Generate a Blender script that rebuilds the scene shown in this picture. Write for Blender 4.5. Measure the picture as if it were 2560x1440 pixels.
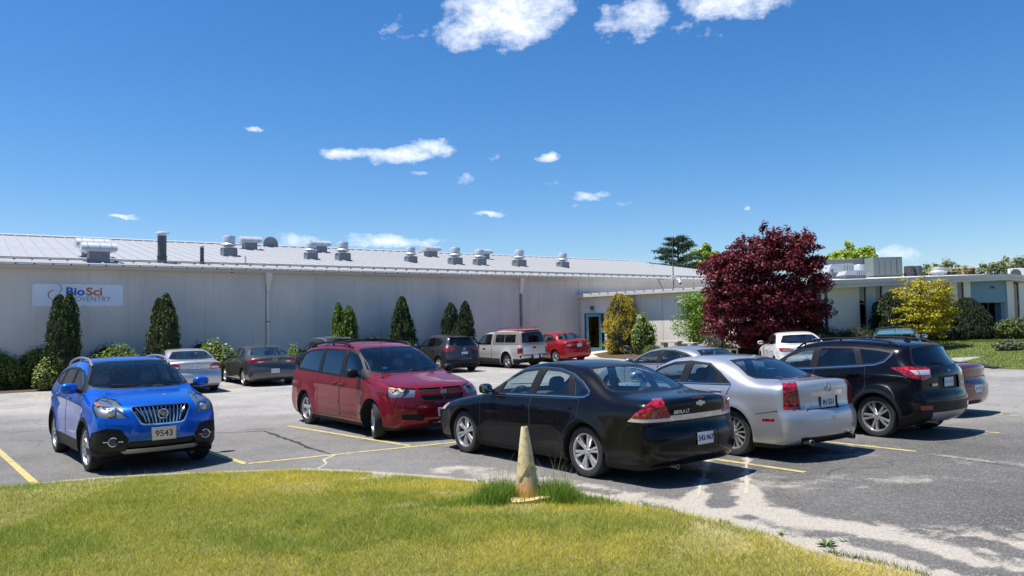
import bpy, bmesh, math, random
import numpy as np
from mathutils import Vector, Matrix

for o in list(bpy.data.objects): bpy.data.objects.remove(o)
sc = bpy.context.scene
COL = sc.collection
R = math.radians
rng = np.random.default_rng(7)
random.seed(7)

# ------------------------------------------------------------------ camera
F_PX, PITCH, ROLL, CAM_H = 1953.7, R(2.792), R(-1.12), 2.007
def cam_axes():
    c, s = math.cos(PITCH), math.sin(PITCH)
    fwd = Vector((0, c, s)); up0 = Vector((0, -s, c)); r0 = Vector((1, 0, 0))
    cr, sr = math.cos(ROLL), math.sin(ROLL)
    return r0 * cr + up0 * sr, up0 * cr - r0 * sr, fwd
cr_, cu_, cf_ = cam_axes()
cam = bpy.data.cameras.new('camera'); camo = bpy.data.objects.new('camera', cam); COL.objects.link(camo)
cam.sensor_width = 36.0; cam.lens = 36.0 * F_PX / 2560.0; cam.clip_end = 5000; cam.clip_start = 0.05
m = Matrix((cr_, cu_, -cf_)).transposed().to_4x4(); m.translation = (0, 0, CAM_H)
camo.matrix_world = m
sc.camera = camo

# ------------------------------------------------------------------ sky, sun, exposure
SUN_EL, SUN_AZ = R(70.0), R(187.0)         # direction towards the sun, azimuth counted from +x
sun_dir = Vector((math.cos(SUN_EL) * math.cos(SUN_AZ), math.cos(SUN_EL) * math.sin(SUN_AZ), math.sin(SUN_EL)))
sl = bpy.data.lights.new('sun', 'SUN'); sl.energy = 5.0; sl.angle = R(0.53); sl.color = (1.0, 0.955, 0.88)
so = bpy.data.objects.new('sun', sl); COL.objects.link(so)
so.rotation_euler = sun_dir.to_track_quat('Z', 'Y').to_euler(); so.location = (-30, 0, 80)
SKY_STRENGTH = 0.092

def pix_dir(px, py):
    a = (px - 1280) / F_PX; b = (720 - py) / F_PX
    d = cf_ + cr_ * a + cu_ * b
    return d.normalized()

world = bpy.data.worlds.new('World'); sc.world = world; world.use_nodes = True
def build_world():
    nt = world.node_tree; nt.nodes.clear(); N = nt.nodes.new; L = nt.links.new
    out = N('ShaderNodeOutputWorld'); bg = N('ShaderNodeBackground'); bg.inputs['Strength'].default_value = SKY_STRENGTH
    sky = N('ShaderNodeTexSky'); sky.sky_type = 'NISHITA'; sky.sun_disc = False
    sky.sun_elevation = SUN_EL; sky.sun_rotation = math.pi / 2 - SUN_AZ
    sky.altitude = 60; sky.air_density = 1.0; sky.dust_density = 0.35; sky.ozone_density = 5.0
    hsv = N('ShaderNodeHueSaturation'); hsv.inputs['Saturation'].default_value = 1.27; hsv.inputs['Value'].default_value = 1.0
    tnt = N('ShaderNodeMixRGB'); tnt.blend_type = 'MULTIPLY'; tnt.inputs[0].default_value = 1.0; tnt.inputs[2].default_value = (1.01, 1.0, 1.04, 1); L(sky.outputs[0], tnt.inputs[1]); L(tnt.outputs[0], hsv.inputs['Color'])
    tc = N('ShaderNodeTexCoord'); sep = N('ShaderNodeSeparateXYZ'); L(tc.outputs['Generated'], sep.inputs[0])
    def M(op, a, b=None, c=None, clamp=False):
        n = N('ShaderNodeMath'); n.operation = op; n.use_clamp = clamp
        for i, v in enumerate((a, b, c)):
            if v is None: continue
            if isinstance(v, (int, float)): n.inputs[i].default_value = v
            else: L(v, n.inputs[i])
        return n.outputs[0]
    az = M('ARCTAN2', sep.outputs[0], sep.outputs[1]); el = M('ARCSINE', sep.outputs[2])
    comb = N('ShaderNodeCombineXYZ'); L(az, comb.inputs[0]); L(M('MULTIPLY', el, 1.7), comb.inputs[1])
    def noise(scale, detail, rough, w=0.0):
        n = N('ShaderNodeTexNoise'); n.noise_dimensions = '4D'; n.inputs['W'].default_value = w
        n.inputs['Scale'].default_value = scale; n.inputs['Detail'].default_value = detail; n.inputs['Roughness'].default_value = rough
        L(comb.outputs[0], n.inputs['Vector']); return n
    nd = noise(14, 5, 0.6, 3.1); sc3 = N('ShaderNodeSeparateColor'); L(nd.outputs['Color'], sc3.inputs[0])
    u = M('ADD', az, M('MULTIPLY', M('SUBTRACT', sc3.outputs[0], 0.5), 0.075))
    v = M('ADD', el, M('MULTIPLY', M('SUBTRACT', sc3.outputs[1], 0.5), 0.045))
    # (pixel x, pixel y, half width px, half height px, strength): clouds seen in the photograph, as directions of the sky
    blobs = [(1255, 45, 175, 75, 1.0), (1180, 75, 110, 45, .8), (1330, 10, 120, 60, .8), (1590, 45, 95, 60, .75), (1840, 5, 160, 45, .85),
             (1010, 70, 80, 45, .30), (1740, 60, 120, 40, .35), (860, 385, 62, 20, .8), (1000, 382, 105, 27, 1.0), (1075, 368, 70, 25, .8), (1235, 395, 25, 14, .5),
             (1362, 388, 34, 14, .8), (1470, 488, 68, 17, .65), (1232, 532, 55, 13, .65), (1060, 433, 36, 9, .5), (1175, 450, 30, 14, .4),
             (320, 550, 34, 9, .8), (625, 325, 24, 8, .75), (975, 600, 130, 24, .75), (735, 602, 90, 22, .5), (1868, 516, 14, 9, .6), (2225, 632, 85, 28, .6),
             (1380, 465, 40, 10, .3), (1550, 510, 34, 9, .3), (2345, 122, 40, 14, .22), (1435, 517, 18, 7, .5)]
    tot = None
    for (px, py, rx, ry, st) in blobs:
        d = pix_dir(px, py); u0 = math.atan2(d.x, d.y); v0 = math.asin(d.z)
        e = M('ADD', M('POWER', M('ABSOLUTE', M('DIVIDE', M('SUBTRACT', u, u0), 1.15 * rx / F_PX)), 2.0), M('POWER', M('ABSOLUTE', M('DIVIDE', M('SUBTRACT', v, v0), 1.15 * ry / F_PX)), 2.0))
        b = M('MULTIPLY', M('SUBTRACT', 1.0, e, clamp=True), st)
        tot = b if tot is None else M('MAXIMUM', tot, b)
    nf = noise(30, 10, 0.68, 0.4)
    dens = M('MULTIPLY', M('SUBTRACT', M('ADD', tot, M('MULTIPLY', nf.outputs[0], 1.9)), 1.24), 1.25, clamp=True)
    dens = M('MULTIPLY', dens, M('GREATER_THAN', tot, 0.001))
    ns = noise(18, 6, 0.55, 9.0)
    shade = N('ShaderNodeMixRGB'); L(ns.outputs[0], shade.inputs[0])
    shade.inputs[1].default_value = (6.6, 7.3, 8.6, 1); shade.inputs[2].default_value = (11.5, 11.5, 11.6, 1)
    mx = N('ShaderNodeMixRGB'); L(M('MULTIPLY', dens, 0.93), mx.inputs[0]); L(hsv.outputs[0], mx.inputs[1]); L(shade.outputs[0], mx.inputs[2])
    L(mx.outputs[0], bg.inputs['Color']); L(bg.outputs[0], out.inputs['Surface'])
build_world()
vs = sc.view_settings; vs.view_transform = 'Standard'; vs.look = 'None'; vs.exposure = 0.6; vs.gamma = 1.0; vs.use_curve_mapping = False
sc.render.engine = 'CYCLES'

# ------------------------------------------------------------------ pixel helpers: a direction, met with the ground, a wall or a roof
WALL_C = np.array([4.0, 45.5]); WALL_A = R(34.5)          # main wall: through WALL_C, direction WALL_A
WING_A = R(-48.0)                                          # side wall of the office block
OFF_C = np.array([13.9, 35.1])                             # outer corner of the office block
ud = lambda a: np.array([math.cos(a), math.sin(a)])
WD, GD = ud(WALL_A), ud(WING_A)
def G(x, y):
    """height of the ground: level, rising gently up to the office block"""
    n = np.array([-0.743, -0.669])
    d = (np.asarray(x) - 4.0) * n[0] + (np.asarray(y) - 45.5) * n[1]
    t = np.clip(1 - d / 12.0, 0, 1.35)
    return 0.5 * t * t
def ray(px, py):
    d = pix_dir(px, py); return np.array(d)
def on_ground(px, py):
    d = ray(px, py); o = np.array([0, 0, CAM_H]); lo, hi = 0.5, 400.0
    for _ in range(60):
        mid = (lo + hi) / 2; P = o + d * mid
        if P[2] > G(P[0], P[1]): lo = mid
        else: hi = mid
    return o + d * lo
def on_vplane(px, py, c, a):
    d = ray(px, py); n = np.array([-math.sin(a), math.cos(a)]); t = (n @ c) / (n @ d[:2]); return d * t + np.array([0, 0, CAM_H])
def at_depth(px, py, Y):
    d = ray(px, py); return d * (Y / d[1]) + np.array([0, 0, CAM_H])

# ------------------------------------------------------------------ object helpers
def tag(o, label=None, cat=None, group=None, kind=None):
    if label: o['label'] = label
    if cat: o['category'] = cat
    if group: o['group'] = group
    if kind: o['kind'] = kind
    return o
def empty(name, loc=(0, 0, 0), rz=0.0, parent=None):
    o = bpy.data.objects.new(name, None); COL.objects.link(o); o.location = loc; o.rotation_euler = (0, 0, rz); o.parent = parent
    o.empty_display_size = 0.2
    return o
def mesh_np(name, V, Fq, mat, parent=None, smooth=False, normals=None, cols=None, link=True):
    """V (n,3); Fq (m,k) or list of index lists"""
    me = bpy.data.meshes.new(name)
    V = np.asarray(V, dtype=np.float32)
    if isinstance(Fq, np.ndarray) and Fq.ndim == 2:
        k = Fq.shape[1]; nf = len(Fq)
        me.vertices.add(len(V)); me.vertices.foreach_set('co', V.ravel())
        me.loops.add(nf * k); me.loops.foreach_set('vertex_index', Fq.astype(np.int32).ravel())
        me.polygons.add(nf); me.polygons.foreach_set('loop_start', np.arange(0, nf * k, k, dtype=np.int32))
        me.polygons.foreach_set('loop_total', np.full(nf, k, dtype=np.int32))
        me.update(calc_edges=True)
    else:
        me.from_pydata([tuple(map(float, v)) for v in V], [], [tuple(int(i) for i in f) for f in Fq]); me.update()
    if cols is not None:
        at = me.color_attributes.new('tint', 'FLOAT_COLOR', 'POINT')
        c4 = np.ones((len(V), 4), dtype=np.float32); c4[:, :3] = cols; at.data.foreach_set('color', c4.ravel())
    if smooth: me.polygons.foreach_set('use_smooth', np.ones(len(me.polygons), dtype=bool))
    if mat is not None: me.materials.append(mat)
    if normals is not None:
        me.normals_split_custom_set_from_vertices([tuple(map(float, n)) for n in normals])
    if not link: return me
    o = bpy.data.objects.new(name, me); COL.objects.link(o); o.parent = parent
    return o
def obj_of(name, me, parent=None, loc=(0, 0, 0), rot=None):
    o = bpy.data.objects.new(name, me); COL.objects.link(o); o.parent = parent; o.location = loc
    if rot is not None: o.rotation_euler = rot
    return o

class MB:
    """collects simple shaped pieces into one mesh"""
    def __init__(s): s.v = []; s.f = []; s.M = np.eye(4)
    def add(s, V, F):
        V = np.asarray(V, float); n = len(s.v)
        V = (s.M[:3, :3] @ V.T).T + s.M[:3, 3]
        s.v.extend(V.tolist()); s.f.extend([[i + n for i in f] for f in F]); return s
    def box(s, x0, x1, y0, y1, z0, z1, ch=0.0):
        if ch <= 0:
            V = [(x, y, z) for z in (z0, z1) for y in (y0, y1) for x in (x0, x1)]
            return s.add(V, [(0, 2, 3, 1), (4, 5, 7, 6), (0, 1, 5, 4), (2, 6, 7, 3), (0, 4, 6, 2), (1, 3, 7, 5)])
        a = ch  # chamfered: octagon in plan, bevel at top and bottom
        def ring(z, i): return [(x0 + a + i, y0 + i, z), (x1 - a - i, y0 + i, z), (x1 - i, y0 + a + i, z), (x1 - i, y1 - a - i, z), (x1 - a - i, y1 - i, z), (x0 + a + i, y1 - i, z), (x0 + i, y1 - a - i, z), (x0 + i, y0 + a + i, z)]
        b = a * 0.7
        V = ring(z0, b) + ring(z0 + b, 0) + ring(z1 - b, 0) + ring(z1, b)
        F = [tuple(range(7, -1, -1)), tuple(range(24, 32))]
        for k in range(3):
            for i in range(8): F.append((k * 8 + i, k * 8 + (i + 1) % 8, k * 8 + 8 + (i + 1) % 8, k * 8 + 8 + i))
        return s.add(V, F)
    def lathe(s, prof, n=20, c=(0, 0, 0), ax='z', a0=0.0, a1=2 * math.pi):
        """prof: list of (r, h) along axis"""
        closed = abs(a1 - a0 - 2 * math.pi) < 1e-6; m = n if closed else n + 1
        V = []
        for r, hh in prof:
            for i in range(m):
                t = a0 + (a1 - a0) * i / n; p = (r * math.cos(t), r * math.sin(t), hh)
                if ax == 'x': p = (p[2], p[0], p[1])
                if ax == 'y': p = (p[0], p[2], p[1])
                V.append((p[0] + c[0], p[1] + c[1], p[2] + c[2]))
        F = []
        for k in range(len(prof) - 1):
            for i in range(n):
                j = (i + 1) % m
                q = (k * m + i, k * m + j, (k + 1) * m + j, (k + 1) * m + i)
                F.append(q if ax != 'y' else q[::-1])
        return s.add(V, F)
    def disc(s, r, z, n=20, c=(0, 0, 0), ax='z', flip=False):
        V = []
        for i in range(n):
            t = 2 * math.pi * i / n; p = (r * math.cos(t), r * math.sin(t), z)
            if ax == 'x': p = (p[2], p[0], p[1])
            if ax == 'y': p = (p[0], p[2], p[1])
            V.append((p[0] + c[0], p[1] + c[1], p[2] + c[2]))
        f = tuple(range(n)); return s.add(V, [f[::-1] if flip else f])
    def tube(s, pts, r, n=8, caps=True):
        pts = [np.array(p, float) for p in pts]; V = []; F = []; up = np.array([0, 0, 1.0])
        rs = r if isinstance(r, (list, tuple)) else [r] * len(pts)
        for i, p in enumerate(pts):
            t = (pts[min(i + 1, len(pts) - 1)] - pts[max(i - 1, 0)]); t /= (np.linalg.norm(t) + 1e-9)
            a = np.cross(t, up)
            if np.linalg.norm(a) < 1e-3: a = np.cross(t, np.array([1.0, 0, 0]))
            a /= np.linalg.norm(a); b = np.cross(a, t)
            for k in range(n):
                th = 2 * math.pi * k / n; V.append(p + rs[i] * (a * math.cos(th) + b * math.sin(th)))
        for i in range(len(pts) - 1):
            for k in range(n): F.append((i * n + k, i * n + (k + 1) % n, (i + 1) * n + (k + 1) % n, (i + 1) * n + k))
        if caps: F.append(tuple(range(n))[::-1]); F.append(tuple(range((len(pts) - 1) * n, len(pts) * n)))
        return s.add(V, F)
    def sup(s, c, r, e=4.0, nu=14, nv=9):
        """rounded box (super-ellipsoid), c centre, r half sizes"""
        V = []; F = []
        def sg(t, p): return math.copysign(abs(t) ** p, t)
        for j in range(nv + 1):
            ph = -math.pi / 2 + math.pi * j / nv
            for i in range(nu):
                th = 2 * math.pi * i / nu
                V.append((c[0] + r[0] * sg(math.cos(ph), 2 / e) * sg(math.cos(th), 2 / e), c[1] + r[1] * sg(math.cos(ph), 2 / e) * sg(math.sin(th), 2 / e), c[2] + r[2] * sg(math.sin(ph), 2 / e)))
        for j in range(nv):
            for i in range(nu): F.append((j * nu + i, j * nu + (i + 1) % nu, (j + 1) * nu + (i + 1) % nu, (j + 1) * nu + i))
        return s.add(V, F)
    def prism(s, poly, d0, d1, ax='y'):
        """poly 2D extruded between d0 and d1 along ax; ax y: (x,z); ax x: (y,z); ax z: (x,y)"""
        n = len(poly)
        def P(a, b, d): return (a, d, b) if ax == 'y' else ((d, a, b) if ax == 'x' else (a, b, d))
        V = [P(a, b, d0) for a, b in poly] + [P(a, b, d1) for a, b in poly]
        F = [tuple(range(n)), tuple(range(2 * n - 1, n - 1, -1))] + [(i, i + n, (i + 1) % n + n, (i + 1) % n) for i in range(n)]
        return s.add(V, F)
    def build(s, name, mat, parent=None, smooth=False, link=True, fix=True):
        me = bpy.data.meshes.new(name); me.from_pydata(s.v, [], s.f); me.update()
        if fix:
            bm = bmesh.new(); bm.from_mesh(me); bmesh.ops.recalc_face_normals(bm, faces=bm.faces); bm.to_mesh(me); bm.free()
        if mat is not None: me.materials.append(mat)
        if smooth:
            me.polygons.foreach_set('use_smooth', np.ones(len(me.polygons), dtype=bool))
            try: me.set_sharp_from_angle(angle=R(38))
            except Exception: pass
        if not link: return me
        return obj_of(name, me, parent)
def frame2(origin, ang, z=0.0):
    """matrix: local x along ang, y to the left of it, placed at origin"""
    M = np.eye(4); c, s_ = math.cos(ang), math.sin(ang)
    M[:3, 0] = (c, s_, 0); M[:3, 1] = (-s_, c, 0); M[:3, 3] = (origin[0], origin[1], z); return M
def mat4(M): return Matrix(M.tolist())

# ------------------------------------------------------------------ materials
MATS = {}
def nodes(name):
    m = bpy.data.materials.new(name); m.use_nodes = True; nt = m.node_tree; nt.nodes.clear()
    out = nt.nodes.new('ShaderNodeOutputMaterial'); return m, nt, out
def pmat(name, base, rough=0.5, metal=0.0, coat=0.0, coat_rough=0.03, spec=0.5, nscale=0, namt=0.0, bump=0.0, bscale=40, stain=None, tint=False):
    """principled material; namt varies the value with noise, stain=(colour, scale, threshold, strength) adds blotches"""
    if name in MATS: return MATS[name]
    m, nt, out = nodes(name); N = nt.nodes.new; L = nt.links.new
    b = N('ShaderNodeBsdfPrincipled'); L(b.outputs[0], out.inputs[0])
    b.inputs['Base Color'].default_value = (*base, 1); b.inputs['Roughness'].default_value = rough; b.inputs['Metallic'].default_value = metal
    b.inputs['Coat Weight'].default_value = coat; b.inputs['Coat Roughness'].default_value = coat_rough; b.inputs['Specular IOR Level'].default_value = spec
    tc = N('ShaderNodeTexCoord'); col = None
    if namt > 0:
        n = N('ShaderNodeTexNoise'); n.inputs['Scale'].default_value = nscale; n.inputs['Detail'].default_value = 5; n.inputs['Roughness'].default_value = 0.6
        L(tc.outputs['Object'], n.inputs['Vector'])
        r = N('ShaderNodeMapRange'); L(n.outputs[0], r.inputs[0]); r.inputs[1].default_value = 0.25; r.inputs[2].default_value = 0.75; r.inputs[3].default_value = 1 - namt; r.inputs[4].default_value = 1 + namt
        mx = N('ShaderNodeMixRGB'); mx.blend_type = 'MULTIPLY'; mx.inputs[0].default_value = 1; mx.inputs[1].default_value = (*base, 1); L(r.outputs[0], mx.inputs[2]); col = mx.outputs[0]
    if stain:
        n = N('ShaderNodeTexNoise'); n.inputs['Scale'].default_value = stain[1]; n.inputs['Detail'].default_value = 7; n.inputs['Roughness'].default_value = 0.65
        L(tc.outputs['Object'], n.inputs['Vector'])
        r = N('ShaderNodeMapRange'); L(n.outputs[0], r.inputs[0]); r.inputs[1].default_value = stain[2]; r.inputs[2].default_value = stain[2] + 0.14; r.inputs[4].default_value = stain[3]
        mx = N('ShaderNodeMixRGB'); L(r.outputs[0], mx.inputs[0]); mx.inputs[2].default_value = (*stain[0], 1)
        if col is not None: L(col, mx.inputs[1])
        else: mx.inputs[1].default_value = (*base, 1)
        col = mx.outputs[0]
    if tint:
        a = N('ShaderNodeVertexColor'); a.layer_name = 'tint'
        mx = N('ShaderNodeMixRGB'); mx.blend_type = 'MULTIPLY'; mx.inputs[0].default_value = 1; L(a.outputs[0], mx.inputs[2])
        if col is not None: L(col, mx.inputs[1])
        else: mx.inputs[1].default_value = (*base, 1)
        col = mx.outputs[0]
    if col is not None: L(col, b.inputs['Base Color'])
    if bump > 0:
        n = N('ShaderNodeTexNoise'); n.inputs['Scale'].default_value = bscale; n.inputs['Detail'].default_value = 4
        L(tc.outputs['Object'], n.inputs['Vector'])
        bp = N('ShaderNodeBump'); bp.inputs['Strength'].default_value = bump; bp.inputs['Distance'].default_value = 0.01; L(n.outputs[0], bp.inputs['Height']); L(bp.outputs[0], b.inputs['Normal'])
    MATS[name] = m; return m
def glass_mat(name, tint, gloss=1.0, ior=1.5):
    """thin window glass: tinted see-through with a mirror reflection that grows at grazing angles"""
    if name in MATS: return MATS[name]
    m, nt, out = nodes(name); N = nt.nodes.new; L = nt.links.new
    t = N('ShaderNodeBsdfTransparent'); t.inputs[0].default_value = (*tint, 1)
    g = N('ShaderNodeBsdfGlossy'); g.inputs['Roughness'].default_value = 0.02; g.inputs[0].default_value = (gloss, gloss, gloss, 1)
    fr = N('ShaderNodeLayerWeight'); fr.inputs[0].default_value = 0.5
    pw = N('ShaderNodeMath'); pw.operation = 'POWER'; pw.inputs[1].default_value = 4.0; L(fr.outputs['Facing'], pw.inputs[0])
    ml = N('ShaderNodeMath'); ml.operation = 'MULTIPLY_ADD'; ml.inputs[1].default_value = 0.85; ml.inputs[2].default_value = 0.075; ml.use_clamp = True; L(pw.outputs[0], ml.inputs[0])
    mx = N('ShaderNodeMixShader'); L(ml.outputs[0], mx.inputs[0]); L(t.outputs[0], mx.inputs[1]); L(g.outputs[0], mx.inputs[2]); L(mx.outputs[0], out.inputs[0])
    MATS[name] = m; return m
def leaf_mat(name, base, trans=0.3, rough=0.5):
    if name in MATS: return MATS[name]
    m, nt, out = nodes(name); N = nt.nodes.new; L = nt.links.new
    a = N('ShaderNodeVertexColor'); a.layer_name = 'tint'
    mx = N('ShaderNodeMixRGB'); mx.blend_type = 'MULTIPLY'; mx.inputs[0].default_value = 1; mx.inputs[1].default_value = (*base, 1); L(a.outputs[0], mx.inputs[2])
    b = N('ShaderNodeBsdfPrincipled'); b.inputs['Roughness'].default_value = rough; b.inputs['Specular IOR Level'].default_value = 0.3; L(mx.outputs[0], b.inputs['Base Color'])
    t = N('ShaderNodeBsdfTranslucent'); L(mx.outputs[0], t.inputs[0])
    s = N('ShaderNodeMixShader'); s.inputs[0].default_value = trans; L(b.outputs[0], s.inputs[1]); L(t.outputs[0], s.inputs[2]); L(s.outputs[0], out.inputs[0])
    MATS[name] = m; return m
def text_mesh(name, txt, size, mat, parent=None, bold=0.0, depth=0.002, ax=1.0):
    cu = bpy.data.curves.new(name, 'FONT'); cu.body = txt; cu.size = size; cu.align_x = 'CENTER'; cu.align_y = 'CENTER'; cu.offset = bold; cu.extrude = depth; cu.resolution_u = 3
    o = bpy.data.objects.new(name + '_c', cu); COL.objects.link(o)
    dg = bpy.context.evaluated_depsgraph_get(); me = bpy.data.meshes.new_from_object(o.evaluated_get(dg)); bpy.data.objects.remove(o)
    me.materials.clear(); me.materials.append(mat); me.name = name
    return obj_of(name, me, parent)
BLACK = pmat('black_plastic', (0.010, 0.010, 0.011), 0.5, spec=0.25)
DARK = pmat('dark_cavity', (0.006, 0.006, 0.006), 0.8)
CHROME = pmat('chrome', (0.75, 0.75, 0.76), 0.08, 1.0)
# ================================================================== ground
def vnoise(x, y, s, seed=0):
    """smooth value noise on a lattice of size s"""
    r = np.random.default_rng(seed); T = r.random((256, 256))
    u = np.asarray(x) / s; v = np.asarray(y) / s; i = np.floor(u).astype(int); j = np.floor(v).astype(int)
    fu = u - i; fv = v - j; fu = fu * fu * (3 - 2 * fu); fv = fv * fv * (3 - 2 * fv)
    g = lambda a, b: T[a % 256, b % 256]
    return (g(i, j) * (1 - fu) + g(i + 1, j) * fu) * (1 - fv) + (g(i, j + 1) * (1 - fu) + g(i + 1, j + 1) * fu) * fv
def fbm(x, y, s, seed=0, n=4):
    t = 0; a = 0.5
    for k in range(n): t = t + a * vnoise(x, y, s / 2 ** k, seed + k); a *= 0.5
    return t / (1 - 0.5 ** n)

LAWN_PX = [(-60, 1226), (0, 1220), (141, 1207), (328, 1193), (516, 1185), (703, 1178), (800, 1177), (891, 1181), (1031, 1192), (1120, 1199), (1200, 1207), (1290, 1218), (1380, 1232), (1500, 1252), (1600, 1268), (1700, 1284),
           (1800, 1306), (1910, 1331), (1970, 1356), (2010, 1369), (2087, 1390), (2185, 1409), (2263, 1428), (2330, 1447)]
LE = np.array([on_ground(*q)[:2] for q in LAWN_PX])
LE = np.vstack([[(-60, 6.0), (-30, 8.6), (-14, 9.9)], LE, [(3.75, 4.6), (4.1, 2.5), (4.4, -6), (4.6, -40)]])
def edge_y(x): return np.interp(x, LE[:-3, 0], LE[:-3, 1], right=-99)

def asphalt_material():
    m, nt, out = nodes('asphalt'); N = nt.nodes.new; L = nt.links.new
    b = N('ShaderNodeBsdfPrincipled'); L(b.outputs[0], out.inputs[0]); b.inputs['Specular IOR Level'].default_value = 0.35
    tc = N('ShaderNodeTexCoord')
    def noise(s, d=5, r=0.6):
        n = N('ShaderNodeTexNoise'); n.inputs['Scale'].default_value = s; n.inputs['Detail'].default_value = d; n.inputs['Roughness'].default_value = r; L(tc.outputs['Object'], n.inputs['Vector']); return n.outputs[0]
    def mr(v, a, b_, c, d):
        r = N('ShaderNodeMapRange'); L(v, r.inputs[0]); r.inputs[1].default_value = a; r.inputs[2].default_value = b_; r.inputs[3].default_value = c; r.inputs[4].default_value = d; return r.outputs[0]
    def mix(f, a, b_, mode='MIX'):
        x = N('ShaderNodeMixRGB'); x.blend_type = mode
        for i, v in enumerate((f, a, b_)):
            if isinstance(v, float): x.inputs[i].default_value = v
            elif isinstance(v, tuple): x.inputs[i].default_value = (*v, 1)
            else: L(v, x.inputs[i])
        return x.outputs[0]
    def M(op, a, b_):
        n = N('ShaderNodeMath'); n.operation = op
        for i, v in enumerate((a, b_)):
            if isinstance(v, float): n.inputs[i].default_value = v
            else: L(v, n.inputs[i])
        return n.outputs[0]
    at = N('ShaderNodeVertexColor'); at.layer_name = 'tint'; sp = N('ShaderNodeSeparateColor'); L(at.outputs[0], sp.inputs[0])
    sand, dark = sp.outputs[0], sp.outputs[1]
    base = mix(dark, (0.310, 0.298, 0.28), (0.094, 0.091, 0.087))
    base = mix(1.0, base, mr(noise(0.45, 6, 0.62), 0.3, 0.7, 0.70, 1.25), 'MULTIPLY')
    base = mix(1.0, base, mr(noise(5, 6, 0.7), 0.3, 0.7, 0.86, 1.13), 'MULTIPLY')
    # aggregate speckle
    vo = N('ShaderNodeTexVoronoi'); vo.inputs['Scale'].default_value = 75; L(tc.outputs['Object'], vo.inputs['Vector'])
    sepc = N('ShaderNodeSeparateColor'); L(vo.outputs['Color'], sepc.inputs[0])
    base = mix(mr(sepc.outputs[0], 0.76, 1.0, 0.0, 0.6), base, (0.33, 0.31, 0.285))
    base = mix(mr(sepc.outputs[1], 0.80, 1.0, 0.0, 0.6), base, (0.035, 0.035, 0.036))
    # sand and grit drifts
    ns = M('ADD', M('MULTIPLY', noise(2.2, 9, 0.74), 1.15), M('MULTIPLY', noise(34, 5, 0.75), 0.75))
    sw = mr(M('SUBTRACT', M('ADD', sand, ns), mr(noise(1.7, 6, .7), .50, .72, 0.0, .55)), 1.28, 1.60, 0.0, 1.0)
    # fine alligator cracks and long hairline cracks
    wv = N('ShaderNodeTexNoise'); wv.inputs['Scale'].default_value = 1.3; wv.inputs['Detail'].default_value = 6; L(tc.outputs['Object'], wv.inputs['Vector'])
    va = N('ShaderNodeVectorMath'); va.operation = 'MULTIPLY_ADD'; L(wv.outputs['Color'], va.inputs[0]); va.inputs[1].default_value = (1.6, 1.6, 0); L(tc.outputs['Object'], va.inputs[2])
    v2 = N('ShaderNodeTexVoronoi'); v2.feature = 'DISTANCE_TO_EDGE'; v2.inputs['Scale'].default_value = 0.22; L(va.outputs[0], v2.inputs['Vector'])
    ck = M('MULTIPLY', mr(v2.outputs['Distance'], 0.0012, 0.0045, 1.0, 0.0), mr(noise(0.35, 3), 0.45, 0.6, 0.0, 0.85))
    base = mix(ck, base, (0.045, 0.044, 0.043))
    # oil drips and old tyre stains
    base = mix(mr(noise(0.9, 4, 0.55), 0.62, 0.74, 0.0, 0.45), base, (0.07, 0.068, 0.066))
    scol = mix(1.0, (0.40, 0.36, 0.305), mr(noise(45, 5, 0.7), 0.25, 0.75, 0.72, 1.22), 'MULTIPLY')
    scol = mix(mr(sepc.outputs[2], 0.70, 1.0, 0.0, 0.65), scol, (0.20, 0.18, 0.155)); scol = mix(mr(sepc.outputs[0], 0.80, 1.0, 0.0, 0.6), scol, (0.56, 0.52, 0.46))
    base = mix(M('MULTIPLY', sw, 0.90), base, scol)
    L(base, b.inputs['Base Color'])
    b.inputs['Roughness'].default_value = 0.86
    bp = N('ShaderNodeBump'); bp.inputs['Strength'].default_value = 0.5; bp.inputs['Distance'].default_value = 0.006
    L(M('ADD', noise(130, 3, 0.7), vo.outputs['Distance']), bp.inputs['Height']); L(bp.outputs[0], b.inputs['Normal'])
    return m
ASPH = asphalt_material()
SOIL = pmat('dry_soil', (0.20, 0.165, 0.115), 0.95, nscale=3, namt=0.25, bump=0.5, bscale=30)
CONC = pmat('concrete', (0.50, 0.46, 0.39), 0.85, nscale=6, namt=0.10, bump=0.15, bscale=60)
MULCH = pmat('bark_mulch', (0.075, 0.048, 0.030), 0.95, nscale=14, namt=0.5, bump=1.0, bscale=25)

def grid_sheet(name, xs, ys, z, mat, colfn=None):
    X, Y = np.meshgrid(xs, ys); Z = z(X, Y); V = np.stack([X, Y, Z], -1).reshape(-1, 3); nx, ny = len(xs), len(ys)
    i = np.arange(ny - 1)[:, None] * nx + np.arange(nx - 1)[None, :]; Fq = np.stack([i, i + 1, i + 1 + nx, i + nx], -1).reshape(-1, 4)
    return mesh_np(name, V, Fq, mat, smooth=True, cols=colfn(V) if colfn else None)
def axis(*segs):
    return np.unique(np.round(np.concatenate([np.arange(a, b + 1e-6, s) for a, b, s in segs]), 4))
def seg_dist(P, pts):
    d = np.full(len(P), 1e9)
    for a, b in zip(pts[:-1], pts[1:]):
        ab = b - a; t = np.clip(((P - a) @ ab) / (ab @ ab + 1e-9), 0, 1); d = np.minimum(d, np.linalg.norm(P - (a + t[:, None] * ab), axis=1))
    return d
def sstep(x, a, b): t = np.clip((x - a) / (b - a), 0, 1); return t * t * (3 - 2 * t)
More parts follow.
